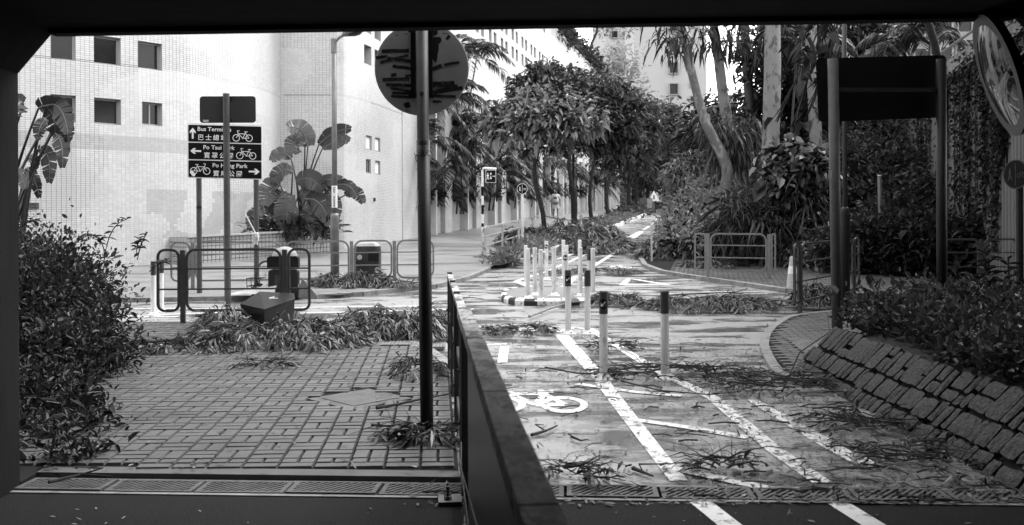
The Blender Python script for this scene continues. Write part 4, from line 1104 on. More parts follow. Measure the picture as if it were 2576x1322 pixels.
# ------------------------------------------------------------------ lamp posts
def lamp_post(label, base, h1, r1, h2, r2, arm=None, number=None, band=False, m=m_galv, m2=None):
    T = thing('lamp_post', label, 'lamp post', base)
    B = Vector(base); m2 = m2 or m
    b = MB(); b.tube([B + Vector((0,0,z)) for z in (-.05, h1 - 0.03, h1, h1 + 0.04)], [r1, r1, r1 * 0.97, r2], 16); lo = b.build('base_section', m, T)
    lo.data.polygons.foreach_set('use_smooth', [len(p_.vertices) == 4 for p_ in lo.data.polygons])
    b = MB(); b.tube([B + Vector((0,0,z)) for z in (h1 + 0.04, h2)], [r2, r2 * 0.85], 14); up_ = b.build('pole', m2, T)
    up_.data.polygons.foreach_set('use_smooth', [len(p_.vertices) == 4 for p_ in up_.data.polygons])
    if band: MB().tube([B + Vector((0,0,h1*0.76)), B + Vector((0.0,0,h1*0.80))], r1 + 0.012, 14).build('clamp_band', m, T)
    if number:
        z0, z1 = number
        V = []
        for k in range(9):
            a = math.radians(-170 + 160 * k / 8)
            for z in (z0, z1): V.append(B + Vector(((r2+.003) * math.cos(a), (r2+.003) * math.sin(a), z)))
        nb = mesh_obj('number_label', V, [(2*k, 2*k+2, 2*k+3, 2*k+1) for k in range(8)], m_white, T, smooth=True)
        n_ch = 'CE 3224'; st = (z1 - z0 - 0.04) / 7
        for k, ch in enumerate(n_ch):
            if ch != ' ': text(ch, st * 1.15, B + Vector((0, -(r2 + 0.006), z1 - 0.035 - st * (k + 0.8))), (1,0,0), (0,0,1), m_signblk, nb, align='CENTER', bold=0.002)
    if arm:
        top = B + Vector((0,0,h2)); e = top + Vector(arm)
        MB().tube([top + Vector((0,0,-.25)), top + Vector((0,0,0.03))], r2 * 1.1, 12).build('bracket', m2, T)
        MB().tube([top + Vector((0,0,-.06)), top.lerp(e, 0.5), e], 0.028, 8).build('arm', m2, T)
        d = Vector((arm[0], arm[1], arm[2] * 0.4)).normalized(); L_ = 0.52
        sd_ = d.cross(Vector((0,0,1))).normalized(); uz = sd_.cross(d)
        V = []; n = 14; secs = [(0, .045, .05), (.12, .085, .085), (.34, .13, .10), (.6, .15, .095), (.84, .12, .06), (1.0, .03, .02)]
        for f, w, hh in secs:
            for k in range(n):
                a = 2*math.pi*k/n; V.append(e + d*(f*L_ - .04) + sd_*w*math.cos(a) + uz*hh*(math.sin(a) if math.sin(a) > 0 else math.sin(a)*0.55))
        Fs = [(i*n+k, i*n+(k+1)%n, (i+1)*n+(k+1)%n, (i+1)*n+k) for i in range(len(secs)-1) for k in range(n)] + [tuple(range(n))[::-1], tuple(range((len(secs)-1)*n, len(secs)*n))]
        lh = mesh_obj('lantern', V, Fs, m_galv, T, smooth=True)
        V = []
        for f, w, hh in ((0.3, .09, .062), (.5, .125, .085), (.7, .12, .08), (.85, .08, .05)):
            for k in range(7):
                a = math.pi + math.pi * k / 6; V.append(e + d*(f*L_ - .04) + sd_*w*math.cos(a) + uz*hh*math.sin(a))
        mesh_obj('glass_cover', V, [(i*7+k, i*7+k+1, (i+1)*7+k+1, (i+1)*7+k) for i in range(3) for k in range(6)], m_glass, lh, smooth=True)
    return T
LB = ground_at(842, 19.9, 0.06)
k_ = 19.9 / F
zz_ = lambda y: EYE + (550 - y) * k_ - LB.z
lamp_post('tall lamp post with its number label, next to the litter bin', LB, zz_(540), 0.088, zz_(100), 0.056, (0.24, -0.14, 0.085), (zz_(521), zz_(466)))
LR = ground_at(2126, 14.6, 0.05)
lamp_post('dark lamp post standing close behind the big sign post on the right', LR, (800-545)/F*14.6, 0.068, 5.2, 0.036, None, None, True, m_poled, m_polegrey)
LF = ground_at(1443, 43, 0.1)
lamp_post('dark lamp post between the trees near the walking man', LF, 1.55, 0.11, 6.2, 0.06, None, None, False, m_poled)
LF = ground_at(1612, 82, 0.1)
lamp_post('distant dark lamp post among the last trees up the path', LF, 1.7, 0.12, 7.0, 0.06, None, None, False, m_poled)

# ------------------------------------------------------------------ flexible white posts
def bollard(kind, h=0.80):
    T = thing('bollard_' + kind if False else 'bollard', '', 'bollard', (0, 0, 0), 'flexible posts on the cycle track')
    b = MB(); b.lathe([(0.105, 0), (0.10, 0.012), (0.062, 0.04), (0.048, 0.052)], (0,0,0), 18)
    fl = b.build('base', m_white, T)
    for k in range(4):
        a = k * math.pi/2 + .5; MB().lathe([(0.010, 0), (0.010, 0.014)], (0.078*math.cos(a), 0.078*math.sin(a), 0.022), 6).build('bolt', m_iron, fl)
    zt = h - 0.20 if kind in 'ab' else h
    b = MB(); b.lathe([(0.038, 0.052), (0.038, zt)] + ([(0.033, zt + 0.012)] if kind in 'cd' else []), (0,0,0), 18); b.build('post', m_post if kind != 'd' else m_white, T)
    if kind in 'ab':
        MB().lathe([(0.0395, zt), (0.0395, h - 0.004), (0.033, h + 0.006)], (0,0,0), 18).build('band', m_postdk, T)
    if kind in 'ae':
        zc = h - 0.11
        V = []; rr = 0.0415
        def cyl(u, v): a = -math.pi/2 + u / rr; return (rr * math.cos(a), rr * math.sin(a), zc + v)
        ring = [cyl(0, 0)] + [cyl(0.045*math.cos(k*math.pi/10), 0.045*math.sin(k*math.pi/10)) for k in range(20)]
        dk = mesh_obj('badge', ring, [(0, 1+k, 1+(k+1) % 20) for k in range(20)], m_signblk, T)
        rr = 0.0425
        pts = [(-.024, -.024), (.008, -.024), (-.005, -.012), (.024, .016), (.016, .024), (-.012, -.005), (-.024, .008)]
        if kind == 'e': pts = [(-a, c) for a, c in pts][::-1]
        mesh_obj('arrow', [cyl(*p_) for p_ in pts], [(0, 1, 2), (0, 2, 5), (0, 5, 6), (2, 3, 4), (2, 4, 5)], m_white, dk)
    return T
BP = {k: bollard(k) for k in 'abcde'}
for i, (kind, xd, yd, hh, lab, sc_) in enumerate([
    ('a', 1517, 957, 0, 'nearest white post with a dark arrow band, beside the tangled twigs', 1.0), ('b', 1671, 957, 0, 'near white post with a dark band and no arrow, right of the arrow post', 1.0),
    ('a', 1428, 842, 0, 'middle white post with dark arrow band at the tip of the hatching', 1.0), ('b', 1477, 842, 0, 'middle white post with plain dark band at the tip of the hatching', 1.0),
    ('c', 1327, 752, .1, 'scuffed white post at the left end of the striped island', 1.0), ('c', 1345, 744, .1, 'dirty white post behind the island post at the left', 0.98), ('c', 1360, 758, .1, 'white post nearest the black and white kerb of the island', 1.0),
    ('c', 1393, 745, .1, 'white post standing alone in the middle of the island', 1.0), ('e', 1421, 757, .1, 'grey post with a white arrow pointing down right, on the island', 0.98), ('c', 1459, 747, .1, 'grey stained post on the right half of the island', 1.0),
    ('b', 1482, 745, .1, 'post with a dark top at the right end of the island', 0.97), ('c', 1491, 746, .1, 'clean white post at the far right end of the island', 0.97),
    ('d', 1322, 716, 0, 'bright white post just behind the left end of the island', 0.95), ('e', 1374, 705, 0, 'bright white post with a small arrow beyond the island', 1.0), ('d', 1417, 702, 0, 'bright white post beyond the island, left of two together', 1.0),
    ('d', 1425, 716, 0, 'shorter bright white post close behind the arrow post of the island', 0.95), ('d', 1458, 702, 0, 'bright white post farthest to the right beyond the island', 1.0),
    ('b', 385, 790, 0, 'white post with a dark top beside the left railing end', 1.0), ('b', 405, 782, 0, 'white post half hidden behind the left railing frame', 1.0)]):
    g_ = G(xd, yd, hh); o = copy_tree(BP[kind], g_, rnd.uniform(-.15, .15), lab, sc_)
for k, o in BP.items():
    for c in list(o.children_recursive): bpy.data.objects.remove(c)
    bpy.data.objects.remove(o)
# the low island they stand on
m_blackpaint = mat('black_kerb_paint', 0.02, 0.45, 0.45, var=0.4, vs_=12, dirt=(20, 0.6, 4.0))
isl = thing('traffic_island', 'low island with a black and white striped kerb carrying a cluster of white posts', 'traffic island', (0.62, 16.9, slope_z(16.9)))
ip = []
for k in range(26):
    a = 2*math.pi*k/26; ca, sa = math.cos(a), math.sin(a)
    ip.append((0.63 + 0.83 * math.copysign(abs(ca)**0.6, ca), 17.0 + 1.15 * math.copysign(abs(sa)**0.75, sa)))
slab_poly('island_top', [(0.63 + (x-.63)*0.9, 17 + (y-17)*0.93) for x, y in ip], 0.105, m_foot, isl)
for k in range(26):
    a, c = ip[k], ip[(k+1) % 26]; V = []
    for (x, y) in (a, c):
        for f, z in ((1.0, -0.05), (1.0, 0.075), (0.965, 0.108), (0.88, 0.109)):
            xx, yy = 0.63 + (x-.63)*f, 17 + (y-17)*f; V.append((xx, yy, slope_z(yy) + z))
    mesh_obj('kerb_block', V, [(0,4,5,1),(1,5,6,2),(2,6,7,3)], m_line if (k // 1) % 2 else m_blackpaint, isl)

# ------------------------------------------------------------------ litter bin, cone, box, trolley
g_ = ground_at(925, 19.4, 0.06); B = Vector(g_)
T = thing('litter_bin', 'dark rounded litter bin with a square mouth, behind the long railing', 'litter bin', B)
m_bin = mat('bin_plastic', 0.035, 0.4, 0.45, var=0.35, vs_=5); m_bintop = mat('bin_worn_lid', 0.34, 0.5, 0.4, var=0.3, vs_=6)
V = []; secs = [(0.0, 0.80, .9), (0.05, 0.80, .9), (0.052, 0.96, 1), (0.12, 0.97, 1), (0.125, 0.93, 1), (0.62, 0.93, 1), (0.72, 0.88, .95), (0.775, 0.74, .85), (0.80, 0.45, .6)]
rp = rrect(0.53, 0.44, 0.10, 4); n = len(rp)
for z, s, _ in secs: V += [B + Vector((x*s, y*s, z)) for x, y in rp]
Fs = [(i*n+k, i*n+(k+1)%n, (i+1)*n+(k+1)%n, (i+1)*n+k) for i in range(len(secs)-1) for k in range(n)] + [tuple(range((len(secs)-1)*n, len(secs)*n))]
mesh_obj('body', V, Fs, [m_bin, m_bintop], T, [1 if len(f) == 4 and f[0] >= 6*n or len(f) > 4 else 0 for f in Fs], smooth=False)
MB().prism(rrect(0.20, 0.175, 0.02), B + Vector((0.135, -0.206, 0.52)), (1,0,0), (0,0,1), (0, 0.01, 0)).build('mouth', m_void, T)
for (x, z, r, m) in ((-0.13, 0.51, 0.05, m_paper), (0.215, 0.26, 0.055, m_white)):
    MB().lathe([(r, 0), (r, 0.003)], B + Vector((x, -0.2045, z)), 16, axis=(0,-1,0)).build('sticker', m, T)
MB().prism([(-.085,-.04),(.085,-.04),(.085,.04),(-.085,.04)], B + Vector((-0.125, -0.2055, 0.40)), (1,0,0), (0,0,1), (0, 0.003, 0)).build('notice', m_signdark, T)

g_ = ground_at(1993, 17.9, 0.0)
T = thing('traffic_cone', 'tall pale traffic cone behind the end of the right railing', 'traffic cone', g_)
MB().lathe([(0.17, 0), (0.17, 0.03), (0.115, 0.035), (0.047, 0.62), (0.04, 0.64)], g_, 18).build('cone', m_paper, T)
MB().lathe([(0.085, 0.33), (0.066, 0.47)], g_ + Vector((0,0,0)), 18).build('band', m_white, T)

bc = P(690, 790, 12.7); bc.z = slope_z(12.7) + 0.05
T = thing('delivery_box', 'black box in shiny plastic with faded print on its lid, among branches', 'box', bc)
lid = [P(603, 762, 12.6), P(652, 731, 13.1), P(739, 736, 13.1), P(741, 750, 12.85), P(664, 776, 12.2)]
for v in lid: v.z = max(v.z, 0.35)
b = MB(); n = len(lid)
low = [Vector((v.x*0.97 + bc.x*0.03, v.y, v.z - 0.07)) for v in lid]; foot = [Vector((v.x*0.9 + bc.x*0.1, v.y*0.98 + bc.y*0.02, slope_z(v.y) + 0.05)) for v in lid]
b.add(lid + low, [(0,1,2,3,4)] + [(i, n+i, n+(i+1)%n, (i+1)%n) for i in range(n)]); ld = b.build('lid', m_plastic, T)
MB().add(low + foot, [(i, n+i, n+(i+1)%n, (i+1)%n) for i in range(n)]).build('sack', m_plastic, T)
cc_ = (lid[0]+lid[1]+lid[2]+lid[3]+lid[4]) / 5
e1 = (lid[4]-lid[0]).normalized(); e2 = (lid[1]-lid[0]).normalized(); nn = e1.cross(e2).normalized()
nn = nn if nn.z > 0 else -nn
ux = Vector((1,0,0)) - nn*nn.x; ux.normalize(); uy = nn.cross(ux)
b = MB()
for k in range(9): b.obox(cc_ + nn*0.012 + ux*(-0.10 + 0.024*k) - uy*0.03, ux*0.009, uy*0.008, nn*0.001)
for a in ((-.03,.03),(-.01,.04),(.0,.028),(.02,.045),(.03,.032)): b.obox(cc_ + nn*0.012 + ux*a[0] + uy*a[1], ux*0.014, uy*0.012, nn*0.001)
b.build('print', m_white, ld)

tc = ground_at(712, 16.9, 0.02)
T = thing('mobility_scooter', 'black three wheeled scooter with a high padded back, left behind the railing', 'scooter', tc)
def prr(b, w, h, r, c, d, ux=(1,0,0), uz=(0,0,1)): b.prism(rrect(w, h, r, 4), c, ux, uz, (0, d, 0)); return b
prr(MB(), 0.53, 0.22, 0.05, tc + Vector((0, -0.05, 0.62)), 0.14).build('headrest', m_plastic, T)
prr(MB(), 0.50, 0.46, 0.05, tc + Vector((0, -0.03, 0.27)), 0.16).build('seat_back', m_rubber, T)
prr(MB(), 0.28, 0.34, 0.02, tc + Vector((0.0, -0.045, 0.24)), 0.012).build('back_plate', m_signdark, T)
b = MB()
V = []
for i in range(7):
    a = math.pi/2 * i / 6; V += [tc + Vector((0.22*math.cos(a)*math.cos(t_), 0.16*math.cos(a)*math.sin(t_) + 0.12, 0.72 + 0.17*math.sin(a))) for t_ in [2*math.pi*k/14 for k in range(14)]]
b.add(V, [(i*14+k, i*14+(k+1)%14, (i+1)*14+(k+1)%14, (i+1)*14+k) for i in range(6) for k in range(14)]); b.build('helmet_dome', m_bintop, T, smooth=True)
def wheel(c, R, ax, T, spokes=14, tube=0.016):
    c = Vector(c); ax = Vector(ax).normalized(); u = ax.cross(Vector((0,0,1))).normalized(); v = ax.cross(u)
    b = MB(); b.tube([c + (u*math.cos(k*math.pi/12) + v*math.sin(k*math.pi/12))*R for k in range(25)], tube, 6, False); w = b.build('tyre', m_rubber, T)
    b = MB(); b.tube([c + (u*math.cos(k*math.pi/12) + v*math.sin(k*math.pi/12))*(R-tube*1.2) for k in range(25)], tube*0.5, 5, False); b.build('rim', m_galv, w)
    b = MB()
    for k in range(spokes): b.tube([c, c + (u*math.cos(k*2*math.pi/spokes) + v*math.sin(k*2*math.pi/spokes))*(R-tube)], 0.0018, 3)
    b.build('spokes', m_galv, w, 'stuff'); return w
wheel(tc + Vector((-0.36, 0.25, 0.40)), 0.24, (0.9, -0.5, 0), T)
b = MB()
for k in range(4): b.tube([tc + Vector((-0.62 + 0.07*k, 0.05, 0.10)), tc + Vector((-0.64 + 0.075*k, 0.05, 0.36))], 0.006, 4)
for z in (0.12, 0.22, 0.35): b.tube([tc + Vector((-0.64, 0.05, z)), tc + Vector((-0.38, 0.05, z)), tc + Vector((-0.36, 0.28, z)), tc + Vector((-0.62, 0.28, z)), tc + Vector((-0.64, 0.05, z))], 0.007, 4)
b.build('basket', m_rubber, T)
wheel(tc + Vector((-0.44, 0.1, 0.13)), 0.12, (0.3, -1, 0), T, 8, 0.02)
for s in (-1, 1):
    wheel(tc + Vector((0.24*s, 0.1, 0.12)), 0.11, (1, 0, 0), T, 6, 0.025)
wb = thing('plastic_sheet', 'white torn plastic sheet draped by the scooter behind the box', 'sheet', tc + Vector((-0.45, -0.1, 0)))
V = []; nx, ny = 10, 6
for j in range(ny+1):
    for i in range(nx+1):
        x, y = -0.85 + i*0.075, -0.25 + j*0.07; V.append(tc + Vector((x, y, 0.03 + 0.26*max(0, (i/nx))**1.3*(j/ny) + 0.05*abs(noise(i*.9, j*.9, 2)) + 0.07)))
mesh_obj('sheet', V, [(j*(nx+1)+i, j*(nx+1)+i+1, (j+1)*(nx+1)+i+1, (j+1)*(nx+1)+i) for j in range(ny) for i in range(nx)], m_paper, wb, smooth=True)
wb2 = thing('board', 'pale triangular board leaning against the right side of the scooter', 'board', tc + Vector((0.4, 0, 0)))
MB().prism([(0,0),(0.34,0.0),(0.06,0.34)], tc + Vector((0.27, -0.08, 0.03)), (1,0,0), (0,0,1), (0,0.02,0)).build('panel', m_galv, wb2)

# ------------------------------------------------------------------ signs up the path
g_ = ground_at(1214, 29.5, 0.05)
T = thing('subway_sign', 'black and white striped post with a small subway sign on a bent top', 'road sign', g_)
hh = (634 - 426) / F * 29.5; n = 9
for k in range(n):
    z0, z1 = hh*k/n, hh*(k+1)/n - (0.0)
    if k < n-1: MB().tube([g_ + Vector((0,0,z0)), g_ + Vector((0,0,z1))], 0.038, 10).build('stripe', m_white if k % 2 else m_signblk, T)
z1 = hh*(n-1)/n
MB().tube([g_ + Vector((0,0,z1)), g_ + Vector((0.0,0,hh-0.06)), g_ + Vector((0.02,0,hh-0.015)), g_ + Vector((0.07,0,hh)), g_ + Vector((0.42,0,hh-0.02))], 0.036, 10).build('bent_arm', m_white, T)
c = g_ + Vector((0.25, -0.045, hh - 0.24))
MB().prism(rrect(0.31, 0.38, 0.025), c + Vector((0,0.01,0)), (1,0,0), (0,0,1), (0,-0.006,0)).build('plate_rim', m_white, T)
pn = MB().prism(rrect(0.28, 0.35, 0.02), c, (1,0,0), (0,0,1), (0,-0.004,0)).build('plate', m_signblk, T)
def flat(b, c, pts, d=0.006, s=1.0): b.add([c + Vector((x*s, -d, z*s)) for x, z in pts], [tuple(range(len(pts)))])
def walker(b, c, s=1.0, d=0.006):
    flat(b, c + Vector((0,0,0.085*s)), [(0.017*s*math.cos(k*.785), 0.017*s*math.sin(k*.785)) for k in range(8)], d)
    flat(b, c, [(-.02,.06),(.02,.06),(.018,-.01),(-.016,-.01)], d, s); flat(b, c, [(-.016,-.012),(.004,-.012),(-.016,-.1),(-.036,-.1)], d, s); flat(b, c, [(.0,-.012),(.018,-.012),(.04,-.1),(.022,-.1)], d, s)
    flat(b, c, [(.02,.058),(.045,.0),(.036,-.004),(.015,.03)], d, s); flat(b, c, [(-.02,.058),(-.044,.0),(-.036,-.004),(-.015,.03)], d, s)
b = MB(); walker(b, c + Vector((-0.09, 0, 0))); flat(b, c, [(-.025,.1),(.025,.1),(.0,.015)]); flat(b, c, [(-.0,.02),(.03,-.08),(-.03,-.08)])
flat(b, c + Vector((0.085,0,0)), [(-.035,.008),(.015,.008),(.015,.03),(.045,0),(.015,-.03),(.015,-.008),(-.035,-.008)]); b.build('symbol', m_white, pn)
def path_sign(label, base, h, R, ux=(1,0,0), m=m_white, mw=m_white):
    T = thing('path_sign', label, 'road sign', base); ux = Vector(ux).normalized(); n_ = Vector((ux.y, -ux.x, 0)); B = Vector(base)
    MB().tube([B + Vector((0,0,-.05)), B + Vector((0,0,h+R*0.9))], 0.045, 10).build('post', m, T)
    c = B + Vector((0,0,h)) + n_*0.06
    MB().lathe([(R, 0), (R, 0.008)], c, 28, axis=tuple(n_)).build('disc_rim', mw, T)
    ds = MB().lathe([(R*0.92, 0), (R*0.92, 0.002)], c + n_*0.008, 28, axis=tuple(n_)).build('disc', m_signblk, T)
    b = MB(); s = R / 0.17
    def fl(pts, o): b.add([c + n_*0.012 + ux*(o[0]+x)*s + Vector((0,0,(o[1]+z)*s)) for x, z in pts], [tuple(range(len(pts)))])
    o = (-0.075, 0.0)
    fl([(0.014*math.cos(k*.785), .055+0.014*math.sin(k*.785)) for k in range(8)], o); fl([(-.016,.04),(.016,.04),(.013,-.01),(-.013,-.01)], o); fl([(-.013,-.012),(.003,-.012),(-.014,-.07),(-.03,-.07)], o); fl([(.0,-.012),(.014,-.012),(.034,-.07),(.02,-.07)], o)
    fl([(-.005,.13),(.005,.13),(.005,-.13),(-.005,-.13)], (0,0))
    for k in (-0.033, 0.033):
        ring = [(.027*f*math.cos(a*math.pi/8), .027*f*math.sin(a*math.pi/8)) for a in range(16) for f in (1, .72)]
        b.add([c + n_*0.012 + ux*(0.08+k+x)*s + Vector((0,0,(-0.015+z)*s)) for x, z in ring], [(2*a, 2*((a+1)%16), 2*((a+1)%16)+1, 2*a+1) for a in range(16)])
    fl([(-.03,-.012),(-.015,.03),(-.008,.028),(-.022,-.014)], (0.08,0)); fl([(-.02,.022),(.02,.022),(.02,.015),(-.02,.015)], (0.08,0)); fl([(.0,-.018),(.02,.03),(.027,.027),(.008,-.02)], (0.08,0))
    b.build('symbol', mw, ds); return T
gs = ground_at(1314, 30.5, 0.1)
path_sign('small round walking and cycling path sign on a white post above the shrubs', gs, EYE + (550-476)/F*30.5 - gs.z, 0.165)
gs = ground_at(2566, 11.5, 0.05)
path_sign('round path sign turned edge on at the far right by the ribbed wall', gs, EYE + (550-445)/F*11.5 - gs.z, 0.17, (0.4, -0.92, 0), m_poled, m_signdark)  # rim and symbol take a dark grey, shade put into their colour
gw = ground_at(1645, 72, 0.1)
T = thing('warning_sign', 'small triangular warning sign far up the path near the utility box', 'road sign', gw)
MB().tube([gw, gw + Vector((0,0,1.5))], 0.04, 8).build('post', m_galv, T)
MB().prism([(-.42,0),(.42,0),(0,.75)], gw + Vector((0,-0.06,0.85)), (1,0,0), (0,0,1), (0,0.02,0)).build('plate', m_white, T)
MB().prism([(-.05,0),(.05,0),(.04,.3),(-.04,.3)], gw + Vector((0,-0.065,0.97)), (1,0,0), (0,0,1), (0,0.003,0)).build('symbol', m_signblk, T)
gw = ground_at(1627, 70, 0.05)
T = thing('utility_box', 'grey utility cabinet at the top of the climbing path', 'cabinet', gw)
MB().box(gw.x-.45, gw.x+.35, gw.y, gw.y+.5, gw.z, gw.z+1.15).build('cabinet', m_polegrey, T); MB().box(gw.x+.02, gw.x+.4, gw.y-.06, gw.y-.03, gw.z, gw.z+1.1).build('door', m_kerb, T)
for xd, yt, Y, lab in ((2213, 447, 21.5, 'slim pale marker post standing in the shrubs on the right bank'), (1728, 482, 33, 'thin white marker post in the bright shrubs beside the track')):
    q = P(xd, yt, Y); T = thing('marker_post', lab, 'post', (q.x, q.y, q.z - 1.3))
    b = MB(); b.tube([Vector((q.x+.02, q.y, q.z - 1.5)), q], 0.045, 10); b.build('post', m_galv, T); MB().tube([q, q + Vector((0,0,.02))], 0.047, 10).build('cap', m_white, T)

# ------------------------------------------------------------------ big sign seen from behind on the right
SYR = 10.6
g1 = ground_at(2106, SYR, 0.05); g2 = ground_at(2369, SYR + 0.25, 0.05)
T = thing('large_sign_back', 'large dark rectangular sign seen from behind on two thick posts', 'road sign', (g1 + g2) / 2)
zt_ = EYE + (550 - 152) / F * SYR
b = MB(); b.tube([g1 + Vector((0,0,-.1)), Vector(((2097-1288)/F*SYR, SYR, zt_))], 0.057, 16); b.build('post', m_polegrey, T)
b = MB(); b.tube([g2 + Vector((0,0,-.1)), Vector(((2369-1288)/F*(SYR+.25), SYR+.25, zt_ + 0.03))], 0.055, 16); b.build('post', m_poled, T)
for o in T.children: o.data.polygons.foreach_set('use_smooth', [len(p_.vertices) == 4 for p_ in o.data.polygons])
a, c = P(2057, 231, SYR + 0.1), P(2385, 222, SYR + 0.36); ux = (c - a).normalized(); uz = Vector((0,0,1)) - ux*ux.z; uz.normalize()
b = MB(); b.prism(rrect((c-a).length, 0.685, 0.05), (a+c)/2, ux, uz, (0, 0.006, 0)); pl_ = b.build('plate', m_signblk, T)
MB().bar(P(2103, 230, SYR), P(2368, 232, SYR + .25), 0.04, 0.045).build('crossbar', m_poled, T)
q = P(2330, 222+46, SYR + 0.27); MB().box(q.x + .13, q.x + .18, q.y - .003, q.y - .001, q.z - .05, q.z + .03).build('label', m_signdark, pl_)
sk = P(2096, 443, SYR - 0.06)
V = [(sk.x - .05, sk.y, sk.z - .045), (sk.x - .012, sk.y, sk.z - .045), (sk.x - .012, sk.y, sk.z + .045), (sk.x - .05, sk.y, sk.z + .045)]
mesh_obj('sticker', V, [(0,1,2,3)], m_paper, T)

# ------------------------------------------------------------------ convex mirror hung at the right of the portal
mc_ = P(2517, 194, 5.05)
m_mirror = mat('convex_mirror_glass', 0.09, 0.03, 0.5, metal=1.0); m_mrim = mat('mirror_rim', 0.02, 0.4, 0.4)
nm = Vector((-0.92, 0.21, -0.29)).normalized()
T = thing('convex_mirror', 'round convex traffic mirror hanging at the upper right of the underpass mouth', 'traffic mirror', mc_)
RM = 0.305; prof = [(RM * math.sin(a), 0.0 + (RM*1.3) * (math.cos(a*0.72) - math.cos(math.pi/2*0.72))) for a in [math.pi/2 - k*math.pi/2/9 for k in range(9)]]
prof = [(RM * (1 - k/9), 0.055 * (1 - (1 - k/9)**2)) for k in range(9)] + [(0.002, 0.055)]
MB().lathe(prof, mc_, 40, axis=tuple(nm)).build('mirror', m_mirror, T, smooth=True)
MB().lathe([(RM - .002, -.03), (RM + .016, -.03), (RM + .018, 0.012), (RM - 0.001, 0.013)], mc_, 40, axis=tuple(nm)).build('rim', m_mrim, T)
MB().lathe([(RM, -.035), (RM, -.03)], mc_, 32, axis=tuple(nm)).build('back', m_mrim, T)
MB().tube([mc_ - nm*0.03, mc_ - nm*0.15 + Vector((0.03,0,.1)), Vector((2.80, mc_.y + 0.02, mc_.z + 0.22))], 0.022, 8).build('bracket', m_mrim, T)

# ------------------------------------------------------------------ stone pitched slope on the right, one stone at a time
sl = thing('stone_slope', 'low slope faced with rough granite setts beside the cycle track', 'stone slope', (2.9, 7, 0), kind='structure')
su = Vector((0.70, 0, 0.714)).normalized(); sn = Vector((-su.z, 0, su.x))
def so(y, d): return Vector((2.70 + su.x*d, y, slope_z(y) + su.z*d - 0.01))
SL_L = 0.58
MB().add([so(9.62, -0.1) - sn*.02, so(5.0, -0.1) - sn*.012, so(5.0, SL_L) - sn*.012, so(9.62, SL_L) - sn*.02], [(0,1,2,3)]).build('mortar_bed', m_joint, sl)
b = MB(); b.add([so(9.62, -0.1) - sn*.02, so(9.62, SL_L) - sn*.02, (3.62, 9.75, 0.30), (3.62, 9.75, -.1)], [(0,1,2,3)]); b.build('end_face', m_stone, sl)
def stone_mesh(w, l, seed):
    r = random.Random(seed); nx, ny = 3, 4; V = []; Fs = []
    for j in range(ny+1):
        for i in range(nx+1):
            u, v = i/nx, j/ny; e = min(u, 1-u, v, 1-v)
            cx = (u-.5)*l; cy = (v-.5)*w
            if i in (0, nx): cx += r.uniform(-.006, .006)
            if j in (0, ny): cy += r.uniform(-.006, .006)
            if i in (0, nx) and j in (0, ny): cx *= 0.93; cy *= 0.93
            V.append((cx, cy, (0.034 + r.uniform(-.004, .004)) if e > 0 else 0.027 + r.uniform(-.003, .003)))
    for j in range(ny):
        for i in range(nx):
            a = j*(nx+1)+i; Fs.append((a, a+1, a+nx+2, a+nx+1))
    bd = list(range(nx+1)) + [j*(nx+1)+nx for j in range(1, ny+1)] + [ny*(nx+1)+i for i in range(nx-1, -1, -1)] + [j*(nx+1) for j in range(ny-1, 0, -1)]
    b0 = len(V); V += [(V[k][0]*0.96, V[k][1]*0.96, -0.02) for k in bd]; n = len(bd)
    Fs += [(bd[k], b0+k, b0+(k+1)%n, bd[(k+1)%n]) for k in range(n)]
    me = bpy.data.meshes.new('stone'); me.from_pydata(V, [], Fs); me.materials.append(m_stone); return me
rows = [(0.0, 0.115), (0.137, 0.165), (0.324, 0.25)]; cnt = 0
for d0, l in rows:
    y = 9.6 - rnd.uniform(0, 0.1)
    while y > 5.05:
        w = rnd.choice((0.07, 0.09, 0.12, 0.17, 0.21, 0.24)) * rnd.uniform(.9, 1.1)
        M_ = Matrix((su, Vector((0,1,0)), -sn if sn.z < 0 else sn)).transposed().to_4x4()
        cut = rnd.uniform(.38, .62) if (l > .2 and rnd.random() < .45) else None
        for (f0, f1) in (((0, cut - .045), (cut + .045, 1)) if cut else ((0, 1),)):
            ll = l * (f1 - f0) * rnd.uniform(0.92, 1.03); off = rnd.uniform(-.012, .012)
            o = link('stone', stone_mesh(w, ll, cnt), sl); c = so(y - w/2, d0 + l*(f0 + f1)/2 + off)
            o.matrix_basis = Matrix.Translation(c) @ M_ @ Matrix.Rotation(rnd.uniform(-.045, .045), 4, 'Z') @ Matrix.Rotation(rnd.uniform(-.06, .06), 4, 'X'); cnt += 1
        y -= w + rnd.uniform(0.010, 0.022)
V = []; ysl = frange(4.9, 11.7, 0.4); nxl = 14
for y in ysl:
    x0 = 3.10 if y < 9.65 else 3.12 + (y - 9.65) * 1.25
    for i in range(nxl):
        f = (i/(nxl-1))**1.6; x = x0 + (15 - x0)*f
        V.append((x, y, (0.385 if y < 9.4 else max(0.07, 0.385 - (y-9.4)*0.2)) + 0.012*math.sin(x*3+y*2)*(i > 0)))
fast_mesh('planter_soil', V, None, [(j*nxl+i, j*nxl+i+1, (j+1)*nxl+i+1, (j+1)*nxl+i) for j in range(len(ysl)-1) for i in range(nxl-1)], m_soil, None, 'structure', True)

